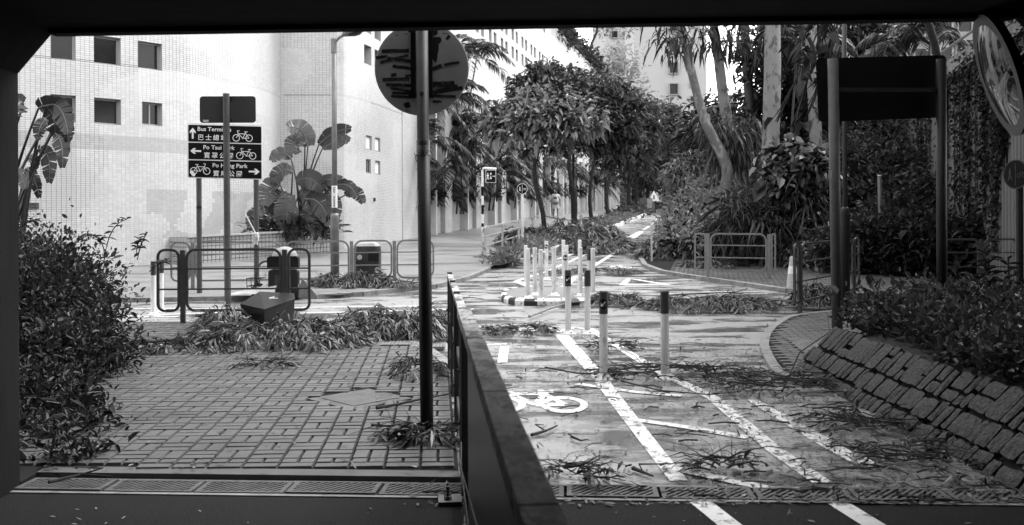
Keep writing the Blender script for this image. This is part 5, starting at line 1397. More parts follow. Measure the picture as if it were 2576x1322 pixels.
# ------------------------------------------------------------------ ribbed wall at far right
bx = lambda y: 5.36 + 0.2 * y
bd_ = Vector((0.2, 1, 0)).normalized(); bn = Vector((-bd_.y, bd_.x, 0))
NB = thing('ribbed_wall', 'tall ribbed noise wall with a concrete coping and hanging creeper', 'wall', (bx(20), 20, 0))
m_rib = mat('ribbed_wall_paint', 0.15, 0.6, 0.3, var=0.15, vs_=1.2, dirt=(2.5, 0.6, 0.6), stretch=(1, 1, 0.25))
ZT = 4.55
for k in range(16):
    y0 = 13.0 + k * 2.2; b = MB(); V = []; q = 0.2; nn_ = 11
    for i in range(nn_):
        for f, dd in ((0.0, 0), (0.38, 0), (0.5, 0.05), (0.88, 0.05)):
            y = y0 + (i + f) * q; p_ = Vector((bx(y), y, 0)) - bn * (-dd)
            V += [(p_.x, p_.y, slope_z(y) - 0.3), (p_.x, p_.y, ZT + (0.0 if y < 22 else 0.0))]
    m_ = len(V) // 2
    b.add(V, [(2*i, 2*i+2, 2*i+3, 2*i+1) for i in range(m_-1)]); b.build('panel', m_rib, NB)
    o0, o1 = Vector((bx(y0), y0, 0)), Vector((bx(y0+2.19), y0+2.19, 0))
    MB().bar(o0 + Vector((0,0,ZT+.17)) + bn*0.0, o1 + Vector((0,0,ZT+.17)), 0.36, 0.34).build('coping', m_kerb, NB)
    MB().tube([o0 + Vector((0,0,ZT+.34)), o0 + Vector((0,0,ZT+.72))], 0.025, 6).build('rail_post', m_galv, NB)
b = MB(); b.tube([Vector((bx(13), 13, ZT+.72)), Vector((bx(48), 48, ZT+.72))], 0.03, 8); b.build('handrail', m_galv, NB)
# ------------------------------------------------------------------ vegetation
m_leaf = mat('leaf', 0.05, 0.4, 0.3, island=0.55, trans=0.22)
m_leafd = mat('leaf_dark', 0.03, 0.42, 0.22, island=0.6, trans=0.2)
m_leafp = mat('leaf_pale', 0.17, 0.4, 0.45, island=0.5, trans=0.25)
m_leaft = mat('street_tree_leaf', 0.085, 0.38, 0.35, island=0.6, trans=0.25)
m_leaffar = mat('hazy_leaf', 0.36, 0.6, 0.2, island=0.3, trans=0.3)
m_leaff = mat('pale_front_leaf', 0.24, 0.36, 0.45, island=0.5, trans=0.25)
m_leafb = mat('leaf_bright', 0.26, 0.45, 0.4, island=0.45, trans=0.3)
m_wil = mat('fallen_leaf', 0.065, 0.38, 0.5, island=0.65, trans=0.15)
m_wild = mat('fallen_leaf_dark', 0.03, 0.38, 0.5, island=0.6, trans=0.1)
m_ban = mat('banana_leaf', 0.065, 0.34, 0.5, var=0.3, vs_=3, trans=0.22)
m_band = mat('banana_leaf_dark', 0.03, 0.34, 0.5, var=0.3, vs_=3, trans=0.18)
m_rib_l = mat('leaf_midrib', 0.11, 0.4, 0.4)
m_bark = mat('dark_bark', 0.03, 0.8, 0.25, var=0.5, vs_=9, bump=0.8, bs=25)
m_euc = mat('mottled_smooth_bark', 0.20, 0.65, 0.3, var=0.18, vs_=3, dirt=(5.5, 0.52, 0.35), bump=0.3, bs=14, stretch=(1, 1, 0.5))
m_eucm = mat('mottled_grey_bark', 0.12, 0.65, 0.3, var=0.25, vs_=3, dirt=(5, 0.5, 2.0), bump=0.3, bs=14, stretch=(1, 1, 0.5))
m_eucd = mat('mottled_dark_bark', 0.07, 0.65, 0.3, var=0.25, vs_=3, dirt=(6, 0.54, 0.5), stretch=(1, 1, 0.5))
m_twig = mat('twig', 0.03, 0.7, 0.3, var=0.4, vs_=12); m_twigp = mat('pale_stick', 0.26, 0.7, 0.3, var=0.35, vs_=14)
m_stem = mat('palm_stem', 0.05, 0.6, 0.3, var=0.3, vs_=6)
m_litter = mat('leaf_litter', 0.07, 0.5, 0.45, island=0.85)
m_litterp = mat('pale_litter', 0.24, 0.5, 0.4, island=0.5)

def unit(a): return a / np.maximum(np.linalg.norm(a, axis=1, keepdims=True), 1e-9)
def leaves(name, B, D, L, Wd, m, parent, long=False, droop=0.25, fold=0.22, U=None, kind='stuff'):
    B = np.asarray(B, float); n = len(B); D = unit(np.asarray(D, float))
    L = np.broadcast_to(np.asarray(L, float), (n,))[:, None]; Wd = np.broadcast_to(np.asarray(Wd, float), (n,))[:, None]
    if U is None: U = nr.normal(0, 0.45, (n, 3)) + np.array([0, 0, 1.0])
    Sx = unit(np.cross(D, U) + 1e-6); Nn = np.cross(Sx, D); Zd = np.array([0, 0, -1.0])
    i = np.arange(n)
    if not long:
        r1 = Sx*Wd*.46; r2 = Sx*Wd*.40; n1 = Nn*Wd*fold; z1 = Zd*L*droop*.09; z2 = Zd*L*droop*.5
        V = np.stack([B, B + D*L*.28 + r1 + n1 + z1, B + D*L*.68 + r2 + n1 + z2, B + D*L + Zd*L*droop, B + D*L*.68 - r2 + n1 + z2, B + D*L*.28 - r1 + n1 + z1], 1).reshape(-1, 3)
        Qd = np.concatenate([np.stack([6*i, 6*i+1, 6*i+2, 6*i+3], 1), np.stack([6*i, 6*i+3, 6*i+4, 6*i+5], 1)])
        return fast_mesh(name, V, None, Qd, m, parent, kind)
    c1 = B + D*L*.33 + Zd*L*droop*.11; c2 = B + D*L*.68 + Zd*L*droop*.5; tip = B + D*L*.92 + Zd*L*droop*1.05
    V = np.stack([B, c1 + Sx*Wd/2, c1 - Sx*Wd/2, c2 + Sx*Wd*.42, c2 - Sx*Wd*.42, tip], 1).reshape(-1, 3)
    T = np.concatenate([np.stack([6*i, 6*i+1, 6*i+2], 1), np.stack([6*i+3, 6*i+5, 6*i+4], 1)])
    Qd = np.stack([6*i+1, 6*i+3, 6*i+4, 6*i+2], 1)
    return fast_mesh(name, V, T, Qd, m, parent, kind)
def in_clumps(n, clumps, shell=0.55):
    C = np.array([list(c[0]) for c in clumps], float); R = np.array([c[1] if isinstance(c[1], (list, tuple)) else (c[1],)*3 for c in clumps], float)
    w = R.prod(1) ** (2/3); k = nr.choice(len(C), n, p=w / w.sum())
    d = unit(nr.normal(0, 1, (n, 3))); r = (shell + (1 - shell) * nr.random(n)) * (1 + 0.18 * nr.normal(0, 1, n))
    return C[k] + d * R[k] * r[:, None], d
def cloud(name, n, clumps, L, Wd, m, parent, shell=0.55, out=0.8, up=0.25, long=False, droop=0.25, jit=0.7, zmin=None):
    Bp, d = in_clumps(n, clumps, shell)
    if zmin is not None:
        keep = Bp[:, 2] > np.array([zmin(x, y) if callable(zmin) else zmin for x, y, _ in Bp]); Bp, d = Bp[keep], d[keep]; n = len(Bp)
    D = d * out + nr.normal(0, jit, (n, 3)) + np.array([0, 0, up])
    s = np.exp(nr.normal(0, .33, n))
    return leaves(name, Bp, D, L * s, Wd * s, m, parent, long, droop)
def mass(name, label, cat, clumps, n, L, Wd, m, core=0.3, group=None, zmin=None, twigs=0, pale=False, **kw):
    c0 = clumps[0][0]; T = thing(name, label, cat, (c0[0], c0[1], slope_z(c0[1])), group)
    cloud('foliage', int(n * (1 - core)), clumps, L, Wd, m, T, zmin=zmin, **kw)
    if twigs:
        b = MB()
        for k in range(twigs):
            c, r = rnd.choice(clumps); r = r if isinstance(r, (list, tuple)) else (r,)*3; d = Vector((rnd.gauss(0,1), rnd.gauss(0,1), abs(rnd.gauss(.3,.6)))).normalized()
            a = Vector(c) - Vector((0, 0, r[2]*.7)); e = Vector(c) + Vector((d.x*r[0], d.y*r[1], d.z*r[2]))*1.02
            b.tube([a, a.lerp(e, .5) + Vector((rnd.gauss(0,.04), rnd.gauss(0,.04), .05)), e], [.007, .005, .002], 4)
        b.build('twigs', m_twigp if pale else m_twig, T, 'stuff')
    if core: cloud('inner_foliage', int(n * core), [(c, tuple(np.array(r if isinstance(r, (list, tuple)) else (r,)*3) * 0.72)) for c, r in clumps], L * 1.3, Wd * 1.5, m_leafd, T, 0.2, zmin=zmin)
    return T
def tree(label, trunk, clumps, n, L, Wd, m, group=None, bark=None, name='tree', cat='tree', nb=7, long=False, droop=0.3, core=0.0, rb=0.4, **kw):
    bark = bark or m_bark
    T = thing(name, label, cat, (trunk[0][0][0], trunk[0][0][1], trunk[0][0][2]), group)
    pts = [Vector(p) for p, r in trunk]; rs = [r for p, r in trunk]
    # smooth the trunk through its points
    fp_, fr = [], []
    for i in range(len(pts) - 1):
        p0, p1, p2, p3 = pts[max(i-1, 0)], pts[i], pts[i+1], pts[min(i+2, len(pts)-1)]
        for k in range(5):
            t = k / 5; q = 0.5*((2*p1) + (p2-p0)*t + (2*p0-5*p1+4*p2-p3)*t*t + (3*p1-p0-3*p2+p3)*t**3)
            fp_.append(q); fr.append((rs[i]*(1-t) + rs[i+1]*t) * (1 + 0.07*noise(q.x*3 + i, q.z*2.0, q.y)))
    fp_.append(pts[-1]); fr.append(rs[-1])
    b = MB(); b.tube(fp_, fr, 10); tk = b.build('trunk', bark, T, smooth=True)
    b = MB()
    for c, r in clumps[:max(nb, 0) or None] if nb else []:
        c = Vector(c); r_ = r if not isinstance(r, (list, tuple)) else r[2]
        k = max(range(len(fp_)), key=lambda i: -(fp_[i] - c).length + (0.6 * i / len(fp_))*2)
        k = max(len(fp_)//3, min(k, len(fp_)-1)); a = fp_[k]
        mid = a.lerp(c, 0.5) + Vector((rnd.uniform(-.2,.2), rnd.uniform(-.2,.2), 0.12 * (c-a).length))
        b.tube([a, mid, c], [min(fr[k] * rb * 1.3, 0.09), fr[k] * rb * 0.75, 0.012], 6)
        for q in range(4):
            e = c + Vector((rnd.gauss(0, 1), rnd.gauss(0, 1), rnd.gauss(0.2, .8))).normalized() * r_ * 0.85
            b.tube([mid.lerp(c, .5 + .12*q), mid.lerp(c, .8).lerp(e, .5), e], [0.022, 0.014, 0.005], 4)
    if b.V: b.build('limbs', bark, T, 'stuff')
    if n: cloud('crown', n, clumps, L, Wd, m, T, long=long, droop=droop, **kw)
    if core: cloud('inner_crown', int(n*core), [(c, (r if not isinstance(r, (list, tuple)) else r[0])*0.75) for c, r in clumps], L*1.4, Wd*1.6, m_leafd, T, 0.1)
    return T
def C3(x, y, Y, r): v = P(x, y, Y); return ((v.x, v.y, v.z), r)
def tp(lst, Y): return [(tuple(P(x, y, Y)), r) for x, y, r in lst]

# row of street trees along the planted strip
g_row = 'street trees in the planted strip'
tree('front street tree with big pale drooping leaves and a leaning trunk', tp([(1372, 622, .10), (1366, 540, .085), (1350, 470, .08), (1345, 420, .07), (1362, 360, .055), (1372, 300, .04)], 34),
     [C3(x, y, 34 + dy, r*.74) for x, y, dy, r in ((1255,300,0,.62),(1300,262,.5,.75),(1350,248,0,.8),(1405,252,-.3,.85),(1455,275,.3,.8),(1482,318,0,.6),(1430,318,-.6,.85),(1370,310,-.8,.85),(1310,318,-.4,.75),(1255,345,0,.4),(1235,322,.3,.5),(1280,285,.6,.6),(1330,290,-.9,.7),(1385,285,-.9,.7),(1440,295,-.8,.7),(1500,300,.5,.6),(1452,362,.2,.5),(1395,362,.2,.6),(1330,370,.2,.45))],
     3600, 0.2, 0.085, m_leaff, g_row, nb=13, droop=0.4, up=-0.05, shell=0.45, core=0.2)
tree('tall street tree with the widest dark crown behind the pale leaved one', tp([(1444, 575, .10), (1447, 500, .085), (1432, 420, .08), (1440, 330, .07), (1450, 220, .05)], 40.5),
     [C3(x, y, 41 + dy, r*.8) for x, y, dy, r in ((1348,185,0,.62),(1325,215,0,.45),(1385,185,.5,.75),(1430,205,0,.9),(1385,225,-.4,.8),(1475,222,.3,1.0),(1440,235,-.5,1.1),(1515,235,0,1.1),(1490,275,-.4,1.1),(1545,275,0,1.0),(1535,320,.3,1.0),(1470,320,.6,1.0),(1570,310,0,.8),(1500,360,.6,.8),(1560,360,.8,.8),(1335,235,.3,.7),(1300,215,.6,.5),(1365,205,.6,.7),(1415,240,-.6,.8),(1460,250,-.7,.9),(1520,260,.4,.9),(1560,245,.5,.9),(1590,275,.6,.9),(1520,300,-.3,.9),(1580,340,.8,.9),(1480,350,1,.8))],
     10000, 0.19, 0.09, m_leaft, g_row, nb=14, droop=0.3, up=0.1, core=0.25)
tree('third street tree with a dense dark crown against the white tower', tp([(1489, 565, .10), (1484, 500, .085), (1493, 420, .075), (1520, 330, .07)], 46),
     [C3(x, y, 47 + dy, r*.86) for x, y, dy, r in ((1560,262,0,.9),(1600,278,0,1.0),(1580,285,0,1.2),(1625,300,0,1.1),(1600,340,0,1.2),(1555,345,0,1.1),(1640,345,.5,1.0),(1610,385,0,1.1),(1560,395,0,1.0),(1520,390,.5,.9))],
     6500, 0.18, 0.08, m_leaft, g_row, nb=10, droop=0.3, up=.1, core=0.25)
tree('fourth street tree, crown touching the foot of the white tower', tp([(1531, 552, .11), (1526, 490, .10), (1545, 420, .08), (1590, 350, .06)], 54),
     [C3(x, y, 55 + dy, r) for x, y, dy, r in ((1640,290,0,.9),(1675,300,0,1.0),(1660,310,0,1.3),(1695,320,0,1.1),(1650,355,0,1.3),(1690,365,0,1.3),(1620,390,0,1.2),(1670,405,0,1.2),(1715,395,0,.9))],
     6000, 0.18, 0.08, m_leaft, g_row, nb=9, droop=0.3, up=.1, core=0.25)
far_lab = ['slim dark trunk, first of the far street trees', 'dark street tree with a straight bare trunk far up the path', 'far street tree with a forked trunk near the top of the path', 'leaning far street tree close to the utility box', 'last visible street tree left of the warning sign', 'twisted dark street tree right of the far track']
for k, (xd, Y, top, cl) in enumerate(((1583, 74, 400, ((1600,400),(1650,430),(1700,420),(1570,420))), (1602, 78, 390, ((1640,400),(1690,380),(1720,410),(1600,430))), (1612, 84, 390, ((1660,440),(1720,440),(1610,450))), (1628, 88, 395, ((1680,450),(1730,400),(1640,440))), (1645, 92, 400, ((1700,455),(1740,440),(1660,455))), (1672, 80, 400, ((1720,360),(1750,390),(1745,440),(1700,340))))):
    g_ = ground_at(xd, Y, 0.1); g0_ = (g_.x, g_.y, g_.z)
    lean = rnd.uniform(-.3, .6); tz = EYE + (550-top)/F*Y
    tree(far_lab[k], [(g0_, .17), ((g_.x + lean*.2, Y, g_.z*.6 + tz*.4), .14), ((g_.x + lean*.7 + .3, Y, tz), .1), ((g_.x + lean + .9, Y, tz + 1.2), .05)],
         [C3(x, y, Y + rnd.uniform(-1, 1), rnd.uniform(1.2, 1.6)) for x, y in cl], 1100, 0.26, 0.13, m_leafd, g_row, nb=4, core=0.3)
# planted strip: ground cover, and low bushes
cl = []
for y in frange(24, 60, 0.7):
    for f in (0.2, 0.5, 0.8):
        x = SL(y) + (SR(y) - SL(y)) * f; cl.append(((x, y, slope_z(y) + 0.15 + 0.1*rnd.random()), (0.4, 0.45, 0.2 + 0.1*rnd.random())))
gc = thing('ground_cover', 'low leafy ground cover filling the planted strip under the street trees', 'ground cover', (1.3, 34, 0.6), kind='stuff')
cloud('foliage', 9000, cl, 0.14, 0.06, m_leafp, gc, up=0.5, droop=0.2)
cl = []
for y in frange(60, 104, 1.2):
    x = SL(y)*.5 + SR(y)*.5; cl.append(((x, y, slope_z(y) + 0.3), (1.0, 0.8, 0.35)))
cloud('far_foliage', 3500, cl, 0.26, 0.12, m_leaf, gc, up=0.5)

# eucalyptus trunks on the right bank
g_euc = 'smooth barked trees on the right bank'
def eu(label, lst, Y, crown, n, bark=m_euc, L=0.26):
    tr = tp(lst, Y); x, y, z = tr[0][0]; tr = [((x + .02, y, hill_z(x, y) - .2), tr[0][1]*1.15)] + tr
    tree(label, tr, crown, n, L, 0.05, m_leafd, g_euc, bark, nb=4, long=True, droop=0.9, up=-0.3, out=0.5, rb=.3)
eu('thick straight pale trunk, the broadest on the right bank', [(1932,540,.25),(1937,440,.235),(1941,320,.225),(1945,180,.215),(1946,60,.205),(1950,-150,.19),(1975,-420,.16)], 25, [C3(1960,-420,25,2.4),C3(2100,-330,25,2.0),C3(1860,-300,24,1.8),C3(1900,-560,25,2.2)], 1100)
eu('slimmer mottled pale trunk just left of the big sign back', [(2062,520,.19),(2056,420,.175),(2050,280,.165),(2044,150,.155),(2042,40,.15),(2050,-200,.13),(2090,-420,.1)], 26, [C3(2060,-380,26,2.2),C3(2220,-300,26,2.2),C3(2300,-420,26,2.4)], 1100)
eu('leaning mottled trunk that bends left as it rises in front of the white tower', [(1812,560,.165),(1822,490,.155),(1830,435,.155),(1818,395,.15),(1795,350,.135),(1772,300,.125),(1750,220,.115),(1730,135,.105),(1712,55,.10),(1690,-120,.08)], 27, [C3(1690,70,27,.45),C3(1675,110,27,.45),C3(1710,95,26.6,.45),C3(1700,140,27,.25),C3(1660,-120,27,1.8),C3(1760,-200,27,1.8)], 1500, m_eucm)
eu('second slim trunk right of the leaning one, dark on its left side', [(1866,480,.19),(1850,400,.18),(1836,330,.16),(1822,255,.16),(1813,180,.15),(1804,110,.14),(1797,50,.13),(1790,-120,.1)], 29, [C3(1790,80,28.6,.5),C3(1830,70,28.6,.6),C3(1770,95,29,.4),C3(1850,110,28.5,.5),C3(1750,-150,29,1.6),C3(1850,-160,29,1.8)], 1500)
eu('shaded straight trunk standing back between the pale ones', [(1897,420,.18),(1890,300,.17),(1880,160,.16),(1876,60,.15),(1880,-150,.12)], 33, [C3(1880,80,32.5,.7),C3(1900,130,32.5,.5),C3(1880,-150,33,2.2)], 900, m_eucd)
# dark trees behind them
g_dk = 'dark trees filling the right bank'
for k, (lab, x, Y, cl, n) in enumerate((
    ('dark bushy tree between the pale trunks', 1985, 33, ((1960,90,1.2),(2000,120,1.2),(1900,150,.9),(1975,200,1.3),(2010,260,1.2),(1930,250,1.0),(1985,330,1.3),(1910,330,1.0)), 2600),
    ('dark tree just left of the big sign back, behind the mottled trunk', 2110, 32, ((2090,80,1.2),(2130,110,1.2),(2100,190,1.2),(2150,200,1.2),(2090,280,1.2),(2110,360,1.3),(2180,380,1.2)), 2600),
    ('dark tree above the big sign back', 2230, 31, ((2190,90,.9),(2160,120,.9),(2240,370,1.0),(2300,390,1.0),(2200,340,1.0),(2340,380,.8)), 1800),
    ('dark tree low behind the leaning trunk', 1800, 36, ((1770,300,.9),(1840,300,1.0),(1800,380,1.2),(1870,390,1.2),(1760,420,1.1),(1900,440,1.2)), 2200))):
    g_ = P(x, 520, Y); cl_ = [C3(a, b_, Y + rnd.uniform(-1, 1), r) for a, b_, r in cl]
    tree(lab, [((g_.x, Y, hill_z(g_.x, Y)), .16), ((g_.x + .1, Y, hill_z(g_.x, Y) + 2.5), .13), tuple((cl_[2][0], .05))], cl_, n, 0.24, 0.10, m_leafd, g_dk, nb=5, core=0.4)
# a tree whose hanging round leaves cross the trunks, rooted behind the big sign
g_ = P(2260, 600, 19.5)
tree('shade tree behind the big sign back with round leaves hanging in front of the trunks', [((8.54, 19.8, slope_z(19.8)+.3), .09), ((8.52, 19.7, 3.0), .085), ((8.1, 19.3, 5.2), .07), ((6.8, 19, 6.2), .05)],
     [C3(2030,95,19,.24),C3(2000,120,19,.2),C3(2060,110,19,.28),C3(2080,140,19,.25),C3(2040,170,19,.28),C3(2020,210,19,.2),C3(2050,240,19,.2),C3(2035,290,19,.18),C3(1955,310,19,.12),C3(2000,320,19,.14),((7.5,18,7.6),1.6),((9,18,8.0),1.8),((5.8,18,7.9),1.5),((8.2,16,7.4),1.7),((6.8,15.5,7.6),1.5)], 1800, 0.19, 0.17, m_leafd, g_dk, nb=15, droop=0.5, up=-0.5)
tree('broad tree added beside the underpass, its unseen crown placed to shade the right side', [((8.9, 11.0, .3), .2), ((8.8, 11.0, 3.0), .17), ((8.0, 11.0, 5.2), .1)],  # tree out of view, added so its crown darkens the right side
     [((7.5,11.3,5.9),1.5),((6.2,11,5.7),1.3),((6.8,13,6.2),1.5),((9.5,11.6,6.2),1.8),((9,14,6.5),1.7),((5.2,9.4,5.4),1.2),((4.4,8,5.2),1.0),((6.4,8.4,5.5),1.3),((8,8.4,5.6),1.4),((4.6,11.2,5.8),1.0),((5.6,6.9,5.5),1.1),((4.3,6.7,5.3),.8),((10,9,5.8),1.6)], 8500, 0.24, 0.15, m_leafd, g_dk, nb=9, droop=0.4, core=0.4)

tree('leafy tree added beside the underpass at the left, its unseen crown placed to shade the bush', [((-8.0, 10.6, 0), .18), ((-7.9, 10.6, 2.6), .15), ((-7.7, 10.8, 4.8), .09)],  # another unseen tree, added to keep light off the left bush
     [((-7,11,5.8),1.5),((-8.4,12.4,5.8),1.5),((-6.4,12.6,6.1),1.2),((-5.6,11.2,5.9),1.1),((-8.8,10.6,5.8),1.3),((-5,9.2,5.2),1.1),((-6.6,9,5.2),1.3),((-4,7.6,5.0),.9),((-5.6,7.4,5.0),1.1),((-7.6,8,5.2),1.3)], 6500, 0.22, 0.13, m_leafd, g_dk.replace('right', 'left'), nb=10, droop=0.4, core=0.4)
# palms
def palm(label, base, stems, nf, FL, m=m_leaf, group='palms', name='palm', seed=0, leaflet=0.42, low=-0.5):
    T = thing(name, label, 'palm', base, group); r = random.Random(seed); Bv = Vector(base)
    for (dx, dy, h, lx) in stems:
        a = Bv + Vector((dx, dy, -0.1)); e = Bv + Vector((dx + lx, dy + lx*.3, h))
        mid = a.lerp(e, .5) + Vector((-lx*.15, 0, 0))
        st = MB().tube([a, mid, e], [.04, .034, .03], 7).build('stem', m_stem, T, smooth=True)
        LB, LD, LL = [], [], []; rb_ = MB()
        for f in range(nf):
            az = 2*math.pi*(f + r.random()*.7)/nf; el = r.uniform(low + .6, 1.25); fl = FL*r.uniform(.75, 1.1)
            d0 = Vector((math.cos(az)*math.cos(el), math.sin(az)*math.cos(el), math.sin(el))); pts = []
            for k in range(9):
                t = k/8; q = e + d0*fl*t + Vector((0,0,-1))*fl*0.85*t*t*(0.45 + .7*math.cos(el)); pts.append(q)
            rb_.tube(pts, [.014*(1-.8*k/8)+.002 for k in range(9)], 4)
            nl = 28
            for k in range(nl):
                t = 0.16 + 0.84*k/nl; i = min(int(t*8), 7); u = t*8 - i; q = pts[i].lerp(pts[i+1], u); tg = (pts[i+1]-pts[i]).normalized()
                sd_ = tg.cross(Vector((0,0,1)))
                sd_ = sd_.normalized() if sd_.length > .05 else Vector((1,0,0))
                ln = leaflet*fl/1.8*math.sin(math.pi*min(.97, .18+.8*t))**.7
                for s in (-1, 1):
                    LB.append(q); LD.append(sd_*s*.8 + tg*.55 + Vector((0,0,.12 + r.uniform(-.25,.2)))); LL.append(ln*r.uniform(.8,1.1))
        rb_.build('rachis', m_stem, st, 'stuff')
        leaves('fronds', np.array([list(v) for v in LB]), np.array([list(v) for v in LD]), np.array(LL), np.array(LL)*0.13, m, st, True, 0.6)
    return T
pl_lab = ['palm with the highest crown, rising above the round sign', 'palm clump in the first colonnade bay behind the dark pole', 'palm clump in the second colonnade bay', 'palm clump with drooping fronds in the third bay', 'dark palm clump in the fourth bay behind the subway sign', 'palm clump in the fifth bay behind the round path sign', 'palm clump in the sixth bay behind the leaning street tree', 'palm clump near the walking man', 'palm clump in the far bays', 'last palm clump by the rounded end of the long building']
specs = [(7.2, [(0,0,6.7,.9),(.3,.2,5.0,-.3),(.2,-.3,3.6,.6)], 17, 2.6)]
for t_ in (3.0, 9.2, 13.6, 19.0, 24.2, 29.4, 39.6, 50.0, 60.4):
    specs.append((t_, [(rnd.uniform(-.3,.3), rnd.uniform(-.5,.5), hh_, rnd.uniform(-.3, .9)) for hh_ in (rnd.uniform(3.6, 4.6), rnd.uniform(2.4, 3.2), rnd.uniform(1.3, 2.0))], 15, 2.3))
for k, (t_, st, nf, FL) in enumerate(specs):
    q = fp(t_, 0.05 if k in (0,) else -0.1, 0); q.z = slope_z(q.y) + 0.9
    palm(pl_lab[k], q, st, nf, FL, m_leafd if k == 4 else m_leaf, 'palms along the colonnade', seed=k+3)
for k, (lab, x, y, Y, nf, FL) in enumerate((('palm with spreading fronds above the big sign back', 2240, 110, 27, 10, 2.2), ('palm with hanging fronds in front of the residential tower', 2320, 85, 26, 8, 1.9), ('dark palm between the slim trunks', 1830, 290, 34, 11, 2.4), ('palm leaning out left of the leaning trunk', 1725, 350, 38, 11, 2.2), ('palm high behind the thick pale trunk', 1985, 110, 29, 11, 2.4))):
    q = P(x, y, Y); b0 = Vector((q.x, Y, hill_z(q.x, Y) - .1)); palm(lab, b0, [(0, 0, q.z - b0.z, .3)], nf, FL, m_leafd, 'palms on the right bank', seed=40+k, leaflet=.55)

# broad torn leaves of the two big leaved plants
def big_leaf_plant(label, base, Y, lst, m_list, seed):
    r = random.Random(seed); T = thing('broad_leaf_plant', label, 'plant', base, 'big torn leaved plants by the tiled wall'); Bv = Vector(base)
    for k, (x0, y0, x1, y1, x2, y2, w) in enumerate(lst):
        yy = Y + r.uniform(-.35, .35); a, c, e = P(x0, y0, yy), P(x1*.75 + (x0+x2)*.125, y1*.75 + (y0+y2)*.125, yy + r.uniform(-.3, .1)), P(x2, y2, yy - r.uniform(0, .4)); wid = 1.3 * w / F * Y
        n = 13; mid = [a*(1-t)**2 + c*2*t*(1-t) + e*t*t for t in [i/n for i in range(n+1)]]; V = []; Fs = []
        sag = r.uniform(.02, .35)
        def sdv(i, s):
            tg = (mid[min(i+1, n)] - mid[max(i-1, 0)]).normalized(); sd_ = tg.cross(Vector((0.25, -1, 0.25))).normalized() * s
            return (sd_ + Vector((0, -.35 + .5*(s>0), -sag))).normalized()
        for s in (-1, 1):
            skip = r.choice((4, 5, 7))
            for i in range(n):
                p0, p1 = mid[i], mid[i+1]; tg = (p1-p0).normalized(); sd_, se_ = sdv(i, s), sdv(i+1, s)
                wf = lambda t: (math.sin(math.pi*min(1, max(0, .06+.90*t)))**.62) * wid/2
                torn = (i % skip == 0); b0 = len(V); jy = Vector((0, r.uniform(-.06, .06)*wid, r.uniform(-.03, .03)*wid)); kk = 0.10*wid*r.random()
                q1 = p1 - (p1-p0)*(0.07 if torn else 0)
                V += [p0, q1 if torn else p1, (q1 if torn else p1) + se_*wf((i+1)/n)*(1 - .10*r.random()*torn) + tg*wid*.05 + jy, p0 + jy + sd_*wf(i/n) + tg*wid*.05 - Vector((0,0,kk*(i % skip == 1)))]
                Fs.append((b0, b0+1, b0+2, b0+3) if s > 0 else (b0, b0+3, b0+2, b0+1))
        lf = mesh_obj('leaf', V, Fs, m_list[k % len(m_list)], T)
        MB().tube(mid, [.020*(Y/28+.4)*(1-.75*i/n) for i in range(n+1)], 5).build('midrib', m_rib_l, lf)
        pb2 = Bv + Vector((r.uniform(-.25,.25), r.uniform(-.2,.2), 0)); cc = Vector((pb2.x*.6 + a.x*.4, a.y*.5+pb2.y*.5, a.z*.55 + pb2.z*.45)); 
        if a.z > pb2.z + .1: MB().tube([pb2*(1-t)**2 + cc*2*t*(1-t) + a*t*t for t in [i/6 for i in range(7)]], [.035-.003*i for i in range(7)], 6).build('leaf_stalk', m_band, lf)
    return T
L2 = [(775,367,772,300,724,318,50),(768,362,735,330,738,385,44),(803,362,838,318,884,322,30),(812,372,850,345,882,350,26),(733,398,708,358,683,402,30),(737,432,700,398,688,462,34),(746,456,785,420,812,476,40),(800,455,850,430,885,480,26),(838,468,885,440,897,492,24),(868,490,900,455,914,510,26),(705,465,672,440,668,515,44),(720,480,690,470,700,545,44),(742,490,712,490,722,578,52),(752,490,785,462,806,548,48),(770,500,812,478,830,562,44),(790,520,830,505,850,575,30),(755,540,785,520,800,590,36),(700,530,668,520,660,588,34),(730,545,720,540,735,612,34),(690,510,650,500,642,545,32),(780,555,810,540,825,600,26),(712,560,700,560,706,606,36),(760,470,800,440,836,470,36),(820,470,852,500,845,548,30),(640,520,625,540,632,578,22)]
base2 = A0 + t*2.6 if False else P(742, 566, 27.9)
pg = P(745, 578, 27.6)
big_leaf_plant('broad leaved plant with torn paddle leaves in the low planter', pg, 27.4, L2, [m_ban, m_ban, m_band], 5)
cloud('undergrowth', 700, [C3(x, 572, 27.3, (.4, .3, .18)) for x in range(650, 840, 22)], 0.3, 0.04, m_leafd, thing('planter_undergrowth', 'dark grassy undergrowth below the broad leaved plant', 'undergrowth', pg, kind='stuff'), long=True, up=.5)
L1 = [(98,268,142,225,140,330,52),(118,262,165,228,172,330,44),(60,256,48,232,36,290,50),(30,255,10,240,12,290,40),(128,330,170,310,158,418,36),(96,372,140,350,124,455,34),(66,420,84,410,100,492,26),(150,300,178,300,172,352,30),(40,420,60,425,64,470,26),(122,300,100,285,96,345,30),(70,395,95,380,90,420,22)]
g_ = ground_at(10, 16.2, 0.05)
big_leaf_plant('tall broad leaved plant at the left edge against the tiled wall', (g_.x, 16.2, 1.2), 16.2, L1, [m_band, m_band, m_ban], 8)

